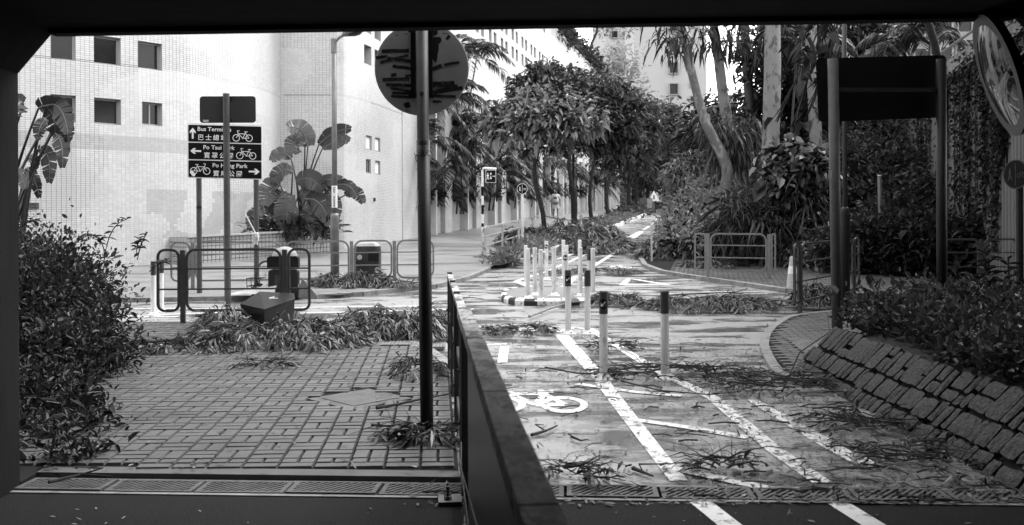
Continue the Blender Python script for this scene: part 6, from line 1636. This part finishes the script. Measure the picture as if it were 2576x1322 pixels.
# hedges and bushes
def ell_line(pts, n, r, jz=0.1, jr=0.15):
    out = []
    for i in range(n):
        t = i/(n-1)*(len(pts)-1); k = min(int(t), len(pts)-2); u = t-k
        p = [pts[k][q]*(1-u) + pts[k+1][q]*u for q in range(3)]
        out.append(((p[0] + rnd.uniform(-.12,.12), p[1] + rnd.uniform(-.12,.12), p[2] + rnd.uniform(-jz, jz)), tuple(q*rnd.uniform(1-jr, 1+jr) for q in r)))
    return out
hd = ell_line([(-4.9, 9.4, .45), (-5.2, 11.5, .66), (-6.6, 12.2, .7)], 14, (.66, .7, .68)) + ell_line([(-5.6, 9.0, .6), (-6.0, 11, .72), (-7.4, 11.5, .75)], 12, (.7, .7, .6)) + ell_line([(-4.2, 9.0, .2), (-4.45, 10.6, .35)], 5, (.45, .5, .4))
mass('hedge', 'large dark clipped bush at the left edge of the paved footway', 'bush', hd, 46000, 0.058, 0.028, m_leaf, 0.25, up=0.45, out=0.7, jit=0.6, droop=0.15, zmin=0.05, twigs=170)
hd = ell_line([(-3.3, 6.3, .08), (-3.7, 7.8, .12), (-4.0, 9.0, .14), (-4.1, 9.8, .12)], 13, (.42, .5, .26)) + ell_line([(-2.72, 5.95, .05), (-2.95, 6.7, .1), (-3.3, 7.5, .12)], 7, (.24, .3, .15)) + ell_line([(-4.3, 6.5, .15), (-5, 8.3, .3)], 8, (.7, .7, .32))
mass('undergrowth', 'tangled low undergrowth and broken twigs under the left bush', 'undergrowth', hd, 22000, 0.058, 0.024, m_leafd, 0.2, up=0.3, out=0.5, jit=0.9, zmin=0.03, twigs=160, pale=True)
T = thing('sapling', 'slender feathery shoots rising above the left bush', 'plant', (-5, 11.3, 1.0))
b = MB(); LB = []; LD = []
for (x0, y0, x1, y1, x2, y2) in ((262,650,272,560,318,548),(262,640,262,590,222,585),(345,650,352,610,368,585),(375,680,400,655,420,655),(345,640,340,615,352,598),(20,600,50,560,85,548)):
    a, c, e = P(x0, y0, 11.2), P(x1, y1, 11.2), P(x2, y2, 11.0); pts = [a*(1-t)**2 + c*2*t*(1-t) + e*t*t for t in [i/8 for i in range(9)]]; b.tube(pts, .006, 4)
    for i in range(3, 9):
        for s in (-1, 1): LB.append(list(pts[i])); LD.append([s*.4 + rnd.uniform(-.3,.3), rnd.uniform(-.5,.3), rnd.uniform(-.1,.4)])
b.build('stem', m_twig, T); leaves('leaflets', np.array(LB), np.array(LD), .09, .035, m_leaf, T)
# right hand: low hedge above the stone slope
hd = ell_line([(3.75, 10.6, .42), (3.5, 8.6, .50), (3.42, 6.6, .50), (3.5, 5.4, .5)], 16, (.32, .5, .26)) + ell_line([(4.6, 11.2, .42), (4.4, 8.8, .58), (4.3, 6.2, .6)], 14, (.6, .6, .27)) + ell_line([(6.2, 11.6, .45), (6, 9, .6), (5.6, 7, .62)], 14, (.8, .7, .28)) + ell_line([(8.2, 11.6, .5), (8, 9.4, .62)], 8, (.9, .8, .3))
mass('low_hedge', 'dark low hedge spilling over the top of the stone slope', 'hedge', hd, 36000, 0.06, 0.033, m_leaf, 0.2, up=0.5, out=0.6, jit=0.6, droop=0.15, zmin=0.3, twigs=150)
T = thing('shrub', 'spiky young shrub standing above the low hedge at the far right', 'shrub', (5.4, 11.2, .4))
LB = []; LD = []; b = MB()
for k in range(9):
    e = P(2400 + 22*k + rnd.uniform(-10,10), rnd.uniform(590, 760), 11.3); a = Vector((e.x + rnd.uniform(-.1,.1), 11.3, .4)); b.tube([a, a.lerp(e,.5) + Vector((.05,0,0)), e], .01, 5)
    for q in range(16): an = q*2.4; LB.append(list(a.lerp(e, .45 + .55*q/16))); LD.append([math.cos(an), math.sin(an), rnd.uniform(-.1,.9)])
b.build('stem', m_twig, T); leaves('foliage', np.array(LB), np.array(LD), .19, .05, m_leafd, T)
# hedge along the back of the far right pavement
def hedge_pts(lst): return [tuple(Vector((G(x, yb).x, G(x, yb).y, 0)) + Vector((0, 0, 0))) for x, yb in lst]
hp = [(4.7, 25.6, .95), (5.6, 23.6, .75), (6.6, 21.8, .62), (7.6, 20.9, .62)]
mass('bright_hedge', 'bright leafy hedge behind the free standing railing', 'hedge', ell_line([(x+.6, y+.5, z + slope_z(y)-.2) for x, y, z in hp[:3]], 14, (.75, .7, .6)), 9000, 0.16, 0.05, m_leafp, 0.2, up=0.3, long=True, droop=0.5)
mass('bright_bush', 'pale bushy growth on the bank where the white marker post stands', 'bush', [C3(x, y, Y, r) for x, y, Y, r in ((1725,540,31,.7),(1760,520,31,.8),(1700,560,30,.55),(1745,565,29,.6),(1790,540,30,.8),(1720,500,33,.7),(1690,590,27,.5),(1730,590,27,.5),(1770,590,27,.6),(1820,570,28,.7),(1850,545,28,.7),(1780,490,32,.6),(1700,610,26,.45),(1745,620,25.5,.45))], 9000, 0.15, 0.06, m_leafb, 0.2, up=0.45)
hp2 = [(7.2, 21.2, .75), (8.2, 20.4, .75), (9.2, 19.6, .75), (10.5, 19.3, .75)]
mass('dark_hedge', 'dense dark clipped hedge below the ribbed wall', 'hedge', ell_line([(x, y, z + slope_z(y)-.1) for x, y, z in hp2], 16, (.65, .55, .68)), 9500, 0.14, 0.07, m_leafd, 0.3, up=0.35, out=.7)
mass('bank_shrubs', 'dim mixed shrubs covering the bank between hedge and ribbed wall', 'shrubs', [((x, y, hill_z(x, y) + rnd.uniform(.2, .7)), rnd.uniform(.5, .9)) for x, y in [(rnd.uniform(7.2, 10.6), rnd.uniform(21.5, 29)) for _ in range(34)]], 15000, 0.14, 0.06, m_leaf, 0.2, up=0.3)
mass('heart_leaf_shrub', 'shrub with large pale heart shaped leaves in front of the thick trunk', 'shrub', [C3(x, y, 23.2 + rnd.uniform(-.4,.4), r) for x, y, r in ((1950,400,.35),(1990,380,.3),(1945,440,.4),(1990,430,.45),(2040,420,.4),(2070,400,.3),(2010,470,.5),(2060,460,.45),(1960,480,.45),(2085,440,.3),(2100,480,.35))], 1300, 0.17, 0.15, m_leafp, 0.3, up=0.15, droop=0.45, out=.6)
mass('grassy_bank', 'arching grassy leaves on the bank below the heart leaved shrub', 'grass', [C3(x, y, 23.5 + rnd.uniform(-.6,.6), r) for x, y, r in [(rnd.uniform(1830, 2110), rnd.uniform(500, 610), rnd.uniform(.35,.6)) for _ in range(26)]], 7000, 0.34, 0.025, m_leaf, 0.15, up=0.35, long=True, droop=0.7)
mass('wispy_bush', 'pale wispy bush under the leaning trunk', 'bush', [C3(x, y, 33, r) for x, y, r in ((1725,455,.7),(1760,440,.7),(1745,420,.6),(1700,440,.5),(1780,470,.6),(1830,420,.6),(1860,440,.5))], 3000, 0.24, 0.03, m_leafp, 0.1, up=0.1, long=True, droop=0.6)
hanging = mass('willow_foliage', 'hanging narrow leaves in front of the second slim trunk', 'bush', [C3(x, y, 27.5, r) for x, y, r in ((1800,330,.45),(1840,330,.5),(1870,350,.45),(1820,380,.5),(1860,390,.5),(1885,320,.35))], 1800, 0.26, 0.03, m_leaf, 0.0, up=-0.4, long=True, droop=0.9)
# bays of the colonnade: clipped bushes on the low wall
for k, ts_ in enumerate(starts[:9]):
    w_ = 1.9 if k == 0 else 1.1; nx = starts[k+1]; cl_ = []
    for f in (.12, .34, .62, .85):
        q = fp(ts_ + w_ + (nx - ts_ - w_)*f, -0.2, 0); cl_.append(((q.x, q.y, slope_z(q.y) + rnd.uniform(1.6, 1.9)), (.42, .65, rnd.uniform(.35, .6))))
    mass('bay_bush', ('clipped dark bush on the low wall of colonnade bay, ' + ('first', 'second', 'third', 'fourth', 'fifth', 'sixth', 'seventh', 'eighth', 'ninth')[k] + ' one up the path'), 'bush', cl_, 800, 0.2, 0.1, m_leafd, 0.2, 'bushes in the colonnade')
# roof edge and what grows behind it
mass('roof_shrubs', 'dark shrubs growing along the sloping roof line of the long building', 'shrubs', [((lambda q: (q.x, q.y, 14.7 + rnd.uniform(0, .7)))(fp(t_, rnd.uniform(-.6, -.1), 0)), (.8, 1.2, rnd.uniform(.6, 1.2))) for t_ in frange(24, 70, 1.2)], 9000, 0.26, 0.12, m_leaf, 0.3)
rt = Vector((6.9, 90.5, 14.4))
tree('open branched thin tree on the roof garden above the long building', [(tuple(rt), .16), ((rt.x+.3, rt.y, 17), .13), ((rt.x+.9, rt.y, 18.6), .1), ((rt.x+.6, rt.y, 20.5), .05)],
     [((rt.x + a, rt.y + rnd.uniform(-1,1), z), r) for a, z, r in ((-4.2,19,1.1),(-3,20.5,1.1),(-1.6,20.8,1.1),(.5,21,1.2),(2,20.6,1.1),(3.2,19.9,1.0),(-2.4,18.6,.8),(1.6,18.8,.9),(3.6,18.6,.8),(-.4,19.8,1.0),(4.4,20.6,.8))], 1500, 0.28, 0.12, m_leafp, nb=11, rb=.55)
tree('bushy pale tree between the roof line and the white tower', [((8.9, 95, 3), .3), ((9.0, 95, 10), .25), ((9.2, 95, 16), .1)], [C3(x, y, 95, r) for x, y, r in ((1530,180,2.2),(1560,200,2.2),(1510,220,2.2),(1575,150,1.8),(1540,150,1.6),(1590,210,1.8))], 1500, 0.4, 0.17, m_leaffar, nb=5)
far = thing('woodland', 'bright mass of trees closing the top of the path', 'woodland', (14, 118, 2), kind='stuff')
cloud('foliage', 9000, [((x, 112 + rnd.uniform(-3, 8), z), rnd.uniform(1.6, 2.6)) for x, z in [(rnd.uniform(8, 40), rnd.uniform(1.5, 9)) for _ in range(60)]], 0.6, 0.28, m_leafb, far)
cloud('dark_foliage', 5000, [((x, 60 + rnd.uniform(-8, 25), z), rnd.uniform(1.4, 2.2)) for x, z in [(rnd.uniform(17, 34), rnd.uniform(2, 9)) for _ in range(40)]], 0.45, 0.2, m_leafd, far)
# creeper on the ribbed wall
iv = thing('creeper', 'dark creeper hanging in strands down the ribbed wall', 'creeper', (bx(18), 18, 2), kind='stuff')
LB = []; b = MB()
for k in range(34):
    y = 17.6 + abs(rnd.gauss(0, 1))*3.2 if k > 6 else rnd.uniform(19, 26)
    z0 = 4.6; z1 = rnd.uniform(.8, 3.2) if y > 18.3 else rnd.uniform(2.2, 3)
    q = Vector((bx(y), y, 0)) + bn*0.08; b.tube([q + Vector((0,0,z0)), q + Vector((.01,.02,(z0+z1)/2)), q + Vector((0,0,z1))], .012, 4)
    for _ in range(int(60*(z0-z1))): LB.append([q.x + rnd.gauss(0,.05), q.y + rnd.gauss(0,.08), rnd.uniform(z1, z0)])
for _ in range(1600):
    y = rnd.uniform(13.5, 34); q = Vector((bx(y), y, 0)) + bn*rnd.uniform(.1,.3); LB.append([q.x, q.y, 4.45 + rnd.gauss(.05, .16)])
LB = np.array(LB); leaves('foliage', LB, nr.normal(0, .6, (len(LB), 3)) + np.array([-.8, -.4, -.3]), .09, .07, m_leafd, iv); b.build('stems', m_twig, iv, 'stuff')

# ------------------------------------------------------------------ what the storm brought down
def heap(label, c, rx, ry, h, ntw, npl, L=0.19, m=m_wil, rot=0.0, group='heaps of fallen branches', Wl=0.019, z0=None, sticks=5):
    c = Vector((c[0], c[1], 0)); zz = slope_z(c.y) + 0.03 if z0 is None else z0
    T = thing('fallen_branch', label, 'branch', (c.x, c.y, zz), group); b = MB(); LB = []; LD = []
    cr, sr = math.cos(rot), math.sin(rot)
    for k in range(ntw):
        a = rnd.uniform(0, 2*math.pi); r0 = math.sqrt(rnd.random())*.75; px, py = r0*math.cos(a)*rx, r0*math.sin(a)*ry
        hz = h*(1 - r0*r0)*rnd.uniform(.35, 1.05); a2 = rnd.gauss(a, .9); ln = rnd.uniform(.3, .65)*max(.35, min(1.2, (rx+ry)*.6))
        s = Vector((c.x + px*cr - py*sr, c.y + px*sr + py*cr, zz + hz*.55)); mid = s + Vector((math.cos(a2)*ln*.5, math.sin(a2)*ln*.5, hz*.55 + .03)); e = s + Vector((math.cos(a2)*ln, math.sin(a2)*ln, -hz*.5))
        e.z = max(e.z, zz + .01); pts = [s*(1-t)**2 + mid*2*t*(1-t) + e*t*t for t in [i/6 for i in range(7)]]
        b.tube(pts, [.006, .006, .005, .005, .004, .003, .002], 4, False)
        for q in range(npl):
            t_ = rnd.uniform(.15, 1)*6; i = min(int(t_), 5); p_ = pts[i].lerp(pts[i+1], t_-i); an = rnd.uniform(0, 6.28)
            LB.append(list(p_)); LD.append([math.cos(a2) + .8*math.cos(an), math.sin(a2) + .8*math.sin(an), rnd.uniform(-.35, .7)])
    for k in range(sticks):
        a = rot + rnd.gauss(0, .5) + (math.pi if rnd.random() < .5 else 0); q = c + Vector((rnd.uniform(-.3,.3)*rx, rnd.uniform(-.3,.3)*ry, 0)); q.z = zz + .02 + .3*h*rnd.random()
        e = q + Vector((math.cos(a)*rx*.9, math.sin(a)*ry*.9 , 0)); e.z = zz + .03
        sp_ = [q.lerp(e, f) + Vector((rnd.gauss(0,.05), rnd.gauss(0,.05), .02 + .03*rnd.random() + .25*h*(1-f)*rnd.random())) for f in (0, .2, .4, .6, .8, 1)]
        b.tube(sp_, [.005, .0045, .004, .0034, .0028, .0018], 5)
        for f in (1, 2, 3, 4):
            an = a + rnd.choice((-1, 1))*rnd.uniform(.4, 1.1); ll = rnd.uniform(.12, .35); e2_ = sp_[f] + Vector((math.cos(an)*ll, math.sin(an)*ll, rnd.uniform(-.02, .08)))
            b.tube([sp_[f], sp_[f].lerp(e2_, .5) + Vector((0, 0, .025)), e2_], [.003, .0024, .0014], 4)
    b.build('twigs', m_twig, T, 'stuff')
    LB = np.array(LB); n = len(LB); LD = np.array(LD); s = .65 + .7*nr.random(n)
    dr_ = (.25 + .9*nr.random((n, 1)))
    o = leaves('leaves', LB, LD, L*s, Wl*(.8 + .5*nr.random(n)), m, T, True, dr_)
    co = np.zeros(len(o.data.vertices)*3, np.float32); o.data.vertices.foreach_get('co', co); co = co.reshape(-1, 3)
    co[:, 2] = np.maximum(co[:, 2], np.array(zz - .015 + .02*nr.random(len(co)))); o.data.vertices.foreach_set('co', co.ravel()); o.data.update()
    return T
pz_ = 0.075
heap('big heap of fallen leafy branches in front of the black box', (-2.75, 11.5), .95, .7, .36, 110, 26, .21, z0=pz_)
heap('smaller pile draped against the left of the black box', (-3.62, 12.5), .32, .3, .46, 30, 24, .21, z0=pz_)
heap('leafy heap left of the dark pole at the pavement edge', (-1.45, 12.2), .75, .55, .46, 90, 24, .21, z0=pz_)
heap('low trail of leaves between the left bush and the big heap', (-3.75, 10.9), .75, .35, .10, 42, 16, .16, m_wild, z0=pz_)
heap('fallen branches lying across the track right of the bollards', (3.05, 15.4), 1.15, .6, .26, 95, 20, .19, z0=slope_z(15.4)+.02)
heap('tuft of fallen leaves at the right end of the striped island', (1.7, 16.1), .38, .4, .20, 30, 18, .19)
heap('low tangle of twigs and leaves right of the far handrail', (0.1, 12.5), .45, .3, .10, 28, 14, .15, m_wild)
heap('twiggy tangle round the foot of the two nearest posts', (1.55, 9.15), .9, .36, .05, 30, 7, .13, m_wild, sticks=14)
heap('dark leaves and twigs trailing toward the stone slope', (2.25, 8.5), .6, .6, .05, 26, 8, .13, m_wild, sticks=13)
heap('leaves caught round the base of the dark pole', (-.53, 6.45), .24, .15, .11, 16, 13, .17, m_wild, z0=.06)
heap('small sprig on the drain grate beside the handrail', (.33, 5.52), .16, .1, .07, 7, 7, .15, m_wild)
heap('small sprig on the white hatching line near the drain', (1.2, 5.68), .16, .1, .05, 8, 7, .13, m_wild)
heap('dark leaf pile at the foot of the stone slope', (2.45, 6.7), .3, .75, .06, 24, 8, .13, m_wild, sticks=10)
heap('scattered leaf pile near the lower end of the slope', (2.35, 5.75), .4, .3, .03, 10, 7, .11, m_wild)
heap('leafy branches fallen around the foot of the lamp post', (-3.0, 18.9), .75, .5, .40, 60, 20, .22, z0=slope_z(18.9)+.07)
heap('leaves behind the railing under the litter bin', (-2.3, 18.6), .5, .3, .16, 24, 16, .2, z0=slope_z(18.6)+.07)
heap('leafy branch drooping through the right railing behind the sign post', (4.75, 15.6), .5, .4, .42, 50, 20, .22, m_wild, z0=slope_z(15.6)+.06)
heap('great fallen bough covering the planted strip beyond the posts', (2.0, 33.0), 1.9, 2.6, 1.25, 170, 22, .34, m_wil, Wl=.034)
heap('fallen crown spilling from the strip onto the track', (2.6, 29.5), 1.1, 1.5, .5, 90, 20, .32, m_wil, Wl=.032)
heap('leafy debris across the middle of the far track', (3.6, 31.0), 1.0, .8, .35, 50, 18, .30, m_wil, Wl=.03)
heap('debris under the receding left railing', (0.15, 26.8), .6, 1.6, .22, 50, 16, .26, m_wil, Wl=.026)
heap('dark fallen branch behind the round path sign', (.3, 32.0), .7, 1.0, .9, 60, 20, .32, m_wild, Wl=.032)
heap('leaves heaped against the white railing on the right of the track', (3.85, 26.5), .35, 1.1, .4, 46, 18, .26, m_wil, Wl=.026)
heap('leaf litter below the bright hedge', (4.6, 23.0), .7, .6, .3, 46, 18, .26, m_wil, Wl=.026)
heap('leaves scattered on the chevrons behind the posts', (1.75, 22.0), 1.1, .4, .12, 40, 14, .2, m_wil)
heap('sprig hooked on the far post of the flat bar railing', (-.85, 9.1), .13, .22, .26, 12, 10, .2, m_wild, z0=.06)
heap('sprig lying on the hatched lines ahead of the middle posts', (1.15, 10.9), .3, .12, .06, 10, 8, .16, m_wild)
heap('small wilted sprig on the left paving', (-2.35, 9.6), .28, .12, .05, 9, 8, .16, m_wild, z0=.062)
# single sticks
def stick(label, pts, r=.012, m=m_twig):
    pts = [Vector(p) for p in pts]; T = thing('stick', label, 'stick', pts[0], 'fallen sticks')
    n = len(pts); MB().tube(pts, [r*(1 - .6*i/(n-1)) for i in range(n)], 6).build('branch', m, T)
    q = pts[n//2]; MB().tube([q, q + Vector((rnd.uniform(-.12,.12), rnd.uniform(.02,.1), .03)), q + Vector((rnd.uniform(-.25,.25), .15, .01))], [r*.5, r*.4, r*.2], 4).build('side_twig', m, T)
def gl(lst, h=.02): return [G(x, y, h) for x, y in lst]
stick('thick dark stick lying on the paving left of the dark pole', gl([(945,1025),(990,1018),(1050,1005),(1130,990)], .07), .014)
stick('bent stick with a raised elbow left of the dark pole', gl([(932,1068),(990,1072),(1030,1090),(1045,1100)], .07), .009)
stick('pale curved stick propped on the island kerb', gl([(1330,797),(1380,778),(1430,762),(1470,760)], .06), .02, m_twigp)
stick('long dark stick on the crossing beyond the heap', gl([(1665,745),(1740,742),(1850,738),(1880,728)], .03), .016)
stick('long twig across the feet of the nearest posts', gl([(1370,925),(1450,940),(1560,945),(1680,930),(1720,905)], .05), .009)
stick('twig running right from the nearest posts', gl([(1560,960),(1660,985),(1780,995),(1900,985)], .05), .008)
stick('thin dark stick on the track near the big handrail', gl([(1335,1095),(1370,1085),(1400,1072)], .02), .012)
stick('short dark twig on the bare track', gl([(1435,1100),(1460,1110),(1478,1106)], .02), .009)
stick('arched bare twig beside the stone slope', [G(1965,990), G(2010,960)+Vector((0,0,.25)), G(2080,935)+Vector((0,0,.35)), G(2130,960)+Vector((0,0,.2))], .008)
stick('pale hooked stick behind the subway sign on the strip', gl([(1375,545),(1410,552),(1440,556)], .1), .05, m_twigp)
stick('short twig on the crossing in front of the lamp post', gl([(1150,752),(1180,748),(1215,752)], .02), .012)
stick('curved twig on the paving at lower left', gl([(120,1208),(200,1190),(280,1195)], .07), .01)
stick('dark twig lying on the lower track', gl([(1590,1180),(1615,1190),(1640,1200)], .02), .014)
stick('upright bare twig by the kerbed corner', [G(2090,960), G(2092,915)+Vector((0,0,.2)), G(2078,880)+Vector((0,0,.4))], .008)
# loose litter: leaves and bits of twig over everything near
def litter(name, label, n, f, m, Ls, Ws, hz):
    pts = []
    while len(pts) < n:
        x, y, keep = f()
        if rnd.random() < keep: pts.append((x, y, slope_z(y) + hz(x, y)))
    Bp = np.array(pts); T = thing(name, label, 'litter', (0, 9, 0), kind='stuff')
    D = nr.normal(0, 1, (n, 3)); D[:, 2] = np.abs(D[:, 2])*.12
    s = .4 + nr.random(n)
    leaves('leaves', Bp, D, Ls*s, Ws*s, m, T, False, -.02, .1, U=np.tile([0, 0, 1.0], (n, 1)) + nr.normal(0, .15, (n, 3)))
    return T
def f_road():
    y = 5.1 + rnd.random()**1.6*17; x = rnd.uniform(-.6, 2.75) if y < 12 else rnd.uniform(-6, 6)
    dens = .22 + .9*max(0, min(1, (x-.9)/1.6))*(y < 11) + .5*max(0, noise(x*1.3, y*1.1, 4)) + .5*math.exp(-((y-9)/.6)**2)
    return x, y, min(1, dens)
hz_road = lambda x, y: .008
litter('road_litter', 'small dark leaves and bits of bark strewn over the wet track', 9500, f_road, m_litter, .05, .012, hz_road)
litter('pale_litter', 'tiny pale leaf scraps on the wet track', 520, f_road, m_litterp, .04, .018, hz_road)
def f_pave():
    y = 5.6 + rnd.random()**1.3*7.5; x = rnd.uniform(-4.4, dv(y) - .05); return x, y, .25 + .6*max(0, noise(x*1.5, y*1.2, 9)) + (.5 if x < -3 else 0) + (.4 if x > dv(y) - .35 else 0)
litter('paving_litter', 'scattered leaf scraps on the paved footway', 700, f_pave, m_litter, .06, .014, lambda x, y: .052)
litter('paving_scraps', 'few pale scraps on the paved footway', 90, f_pave, m_litterp, .04, .018, lambda x, y: .053)
litter('floor_litter', 'leaf scraps on the dark asphalt inside the underpass', 90, lambda: (rnd.uniform(-2.6, 2.6), rnd.uniform(4.2, 5.15), 1), m_litterp, .032, .011, lambda x, y: .006)
b = MB()
for k in range(900):
    x, y, kp = f_road()
    if rnd.random() > kp: continue
    a = rnd.uniform(0, 6.28); l = rnd.uniform(.06, .26); c = Vector((x, y, slope_z(y) + .014)); d = Vector((math.cos(a), math.sin(a)*.7, 0)) * l/2
    b.tube([c - d, c + Vector((rnd.uniform(-.02,.02), rnd.uniform(-.02,.02), .008)), c + d], rnd.uniform(.002, .006), 4)
T = thing('twig_litter', 'broken twigs strewn over the wet cycle track', 'litter', (1, 9, 0), kind='stuff'); b.build('twigs', m_twig, T, 'stuff')
# bicycle wheel thrown under the left bush
T = thing('bicycle_wheel', 'discarded bicycle wheel half buried in the undergrowth at far left', 'wheel', (-3.5, 7.2, .2))
wc = Vector((-3.46, 7.1, .06))
wheel(wc, .33, (0.2, -.30, 1.0), T, 12, .013)
# ------------------------------------------------------------------ the walking man up the footpath
MY = 61.0; mg = ground_at(1398, MY, 0.07)
m_skin = mat('skin', 0.16, 0.5, 0.35, var=0.1, vs_=20); m_shirt = mat('pale_shirt', 0.55, 0.8, 0.2, var=0.1, vs_=8); m_shorts = mat('white_shorts', 0.72, 0.8, 0.2, var=0.12, vs_=8); m_shoe = mat('dark_shoe', 0.02, 0.5, 0.3)
man_t = thing('person', 'bald man walking toward us in a pale printed shirt and white shorts', 'person', mg)
def skin(name, V, E, R, m, parent, sub=2, root=0):
    me = bpy.data.meshes.new(name); me.from_pydata([tuple(Vector(mg) + Vector(v)) for v in V], E, []); me.materials.append(m)
    o = link(name, me, parent); md = o.modifiers.new('skin', 'SKIN')
    for i, d in enumerate(me.skin_vertices[0].data): d.radius = (R[i], R[i]) if not isinstance(R[i], tuple) else R[i]; d.use_root = i == root
    o.modifiers.new('sub', 'SUBSURF').levels = sub; o.modifiers['sub'].render_levels = sub
    return o
V = [(0,0,.92),(0,-.03,1.1),(0,-.02,1.28),(0,0,1.42),(0,-.02,1.5),(0,-.05,1.58),(0,-.06,1.68),
     (.10,0,.86),(.12,-.10,.48),(.12,-.16,.10),(.13,-.30,.05), (-.10,0,.86),(-.11,.06,.48),(-.12,.20,.13),(-.13,.10,.05),
     (.20,0,1.39),(.27,.02,1.12),(.27,-.08,.88),(.27,-.11,.80), (-.20,0,1.39),(-.27,0,1.12),(-.26,.06,.88),(-.26,.07,.80)]
E = [(0,1),(1,2),(2,3),(3,4),(4,5),(5,6),(0,7),(7,8),(8,9),(9,10),(0,11),(11,12),(12,13),(13,14),(3,15),(15,16),(16,17),(17,18),(3,19),(19,20),(20,21),(21,22)]
R = [.15,.165,.15,.10,.06,.085,.075,.10,.062,.04,.038,.10,.062,.04,.038,.062,.045,.034,.038,.062,.045,.034,.038]
hands = [(.27,-.11,.80), (-.26,.07,.80)]
for hi, (hx, hy, hz_) in enumerate(hands):
    for k in range(4):
        i0 = len(V); V += [(hx + (k-1.5)*.016, hy - .01, hz_ - .05), (hx + (k-1.5)*.017, hy - .02, hz_ - .085), (hx + (k-1.5)*.016, hy, hz_ - .105 - .006*(k in (1, 2)))]
        E += [(18 if hi == 0 else 22, i0), (i0, i0+1), (i0+1, i0+2)]; R += [.010, .009, .008]
    i0 = len(V); s = -1 if hi == 0 else 1; V += [(hx + s*.035, hy - .03, hz_ - .01), (hx + s*.04, hy - .045, hz_ - .05)]; E += [(18 if hi == 0 else 22, i0), (i0, i0+1)]; R += [.011, .009]
body = skin('body', V, E, R, m_skin, man_t)
skin('shirt', [(0,-.01,.95),(0,-.04,1.1),(0,-.02,1.28),(0,0,1.42),(.20,0,1.38),(.275,.02,1.16),(-.20,0,1.38),(-.275,0,1.16)], [(0,1),(1,2),(2,3),(3,4),(4,5),(3,6),(6,7)], [.185,.20,.185,.115,.085,.085,.085,.085], m_shirt, man_t)
skin('shorts', [(0,0,.93),(.11,-.02,.80),(.13,-.09,.56),(-.11,.01,.80),(-.12,.05,.56)], [(0,1),(1,2),(0,3),(3,4)], [.17,.125,.105,.125,.105], m_shorts, man_t)
for x, y in ((.13,-.22),(-.125,.13)): skin('shoe', [(x, y+.05, .05),(x, y-.05, .045),(x, y-.15, .035)], [(0,1),(1,2)], [.048,.05,.04], m_shoe, man_t)
hd_ = Vector(mg) + Vector((0,-.06,1.66))
for s in (-1, 1):
    MB().lathe([(.014,0),(.010,.006)], hd_ + Vector((s*.032,-.088,.0)), 6, axis=(0,-1,0)).build('eye', m_shoe, man_t); MB().lathe([(.026,0),(.02,.02)], hd_ + Vector((s*.088,.0,-.01)), 8, axis=(s,0,0)).build('ear', m_skin, man_t)
MB().add([hd_ + Vector(v) for v in ((-.013,-.088,.0),(.013,-.088,.0),(0,-.115,-.03),(0,-.085,-.035))], [(0,1,2),(0,2,3),(1,3,2)]).build('nose', m_skin, man_t)
MB().box(hd_.x-.025, hd_.x+.025, hd_.y-.093, hd_.y-.085, hd_.z-.06, hd_.z-.052).build('mouth', m_shoe, man_t)
V = [Vector(mg) + Vector((-.02 + .10*math.cos(a*.52)*(1+.3*math.sin(a*2.3)), -.215, 1.24 + .075*math.sin(a*.52)*(1+.35*math.cos(a*1.7)))) for a in range(12)]
mesh_obj('shirt_print', V, [tuple(range(12))], m_tape, man_t)
ub = thing('umbrella', 'long dark folded umbrella in the right hand of the walking man', 'umbrella', Vector(mg) + Vector((-.27, .05, .1)))
MB().tube([Vector(mg) + Vector(v) for v in ((-.27,.05,.84),(-.26,.03,.75),(-.24,.0,.45),(-.22,-.02,.16))], [.012,.03,.04,.008], 8).build('canopy', m_rubber, ub)
MB().tube([Vector(mg) + Vector(v) for v in ((-.275,.06,.98),(-.27,.05,.84))], .014, 6).build('handle', m_rubber, ub)

# ------------------------------------------------------------------ lettering to plain meshes
dg = bpy.context.evaluated_depsgraph_get()
fonts = [o for o in S.objects if o.type == 'FONT']
for o in fonts:
    me = bpy.data.meshes.new_from_object(o.evaluated_get(dg)); n_ = bpy.data.objects.new(o.name, me); fw_ = o.get('fitw')
    par, inv, bas = o.parent, o.matrix_parent_inverse.copy(), o.matrix_basis.copy(); mts = list(o.data.materials); nm_ = o.name
    bpy.data.objects.remove(o); n_.name = nm_; COL.objects.link(n_)
    if not me.materials:
        for m in mts: me.materials.append(m)
    if fw_ and len(me.vertices):
        xs_ = [v.co.x for v in me.vertices]; bas = bas @ Matrix.Diagonal((fw_ / max(1e-6, max(xs_) - min(xs_)), 1, 1, 1))
    n_.parent = par; n_.matrix_parent_inverse = inv; n_.matrix_basis = bas
print('LETTERS', len(fonts), 'TRIS', sum(len(o.data.polygons) for o in S.objects if o.type == 'MESH'))
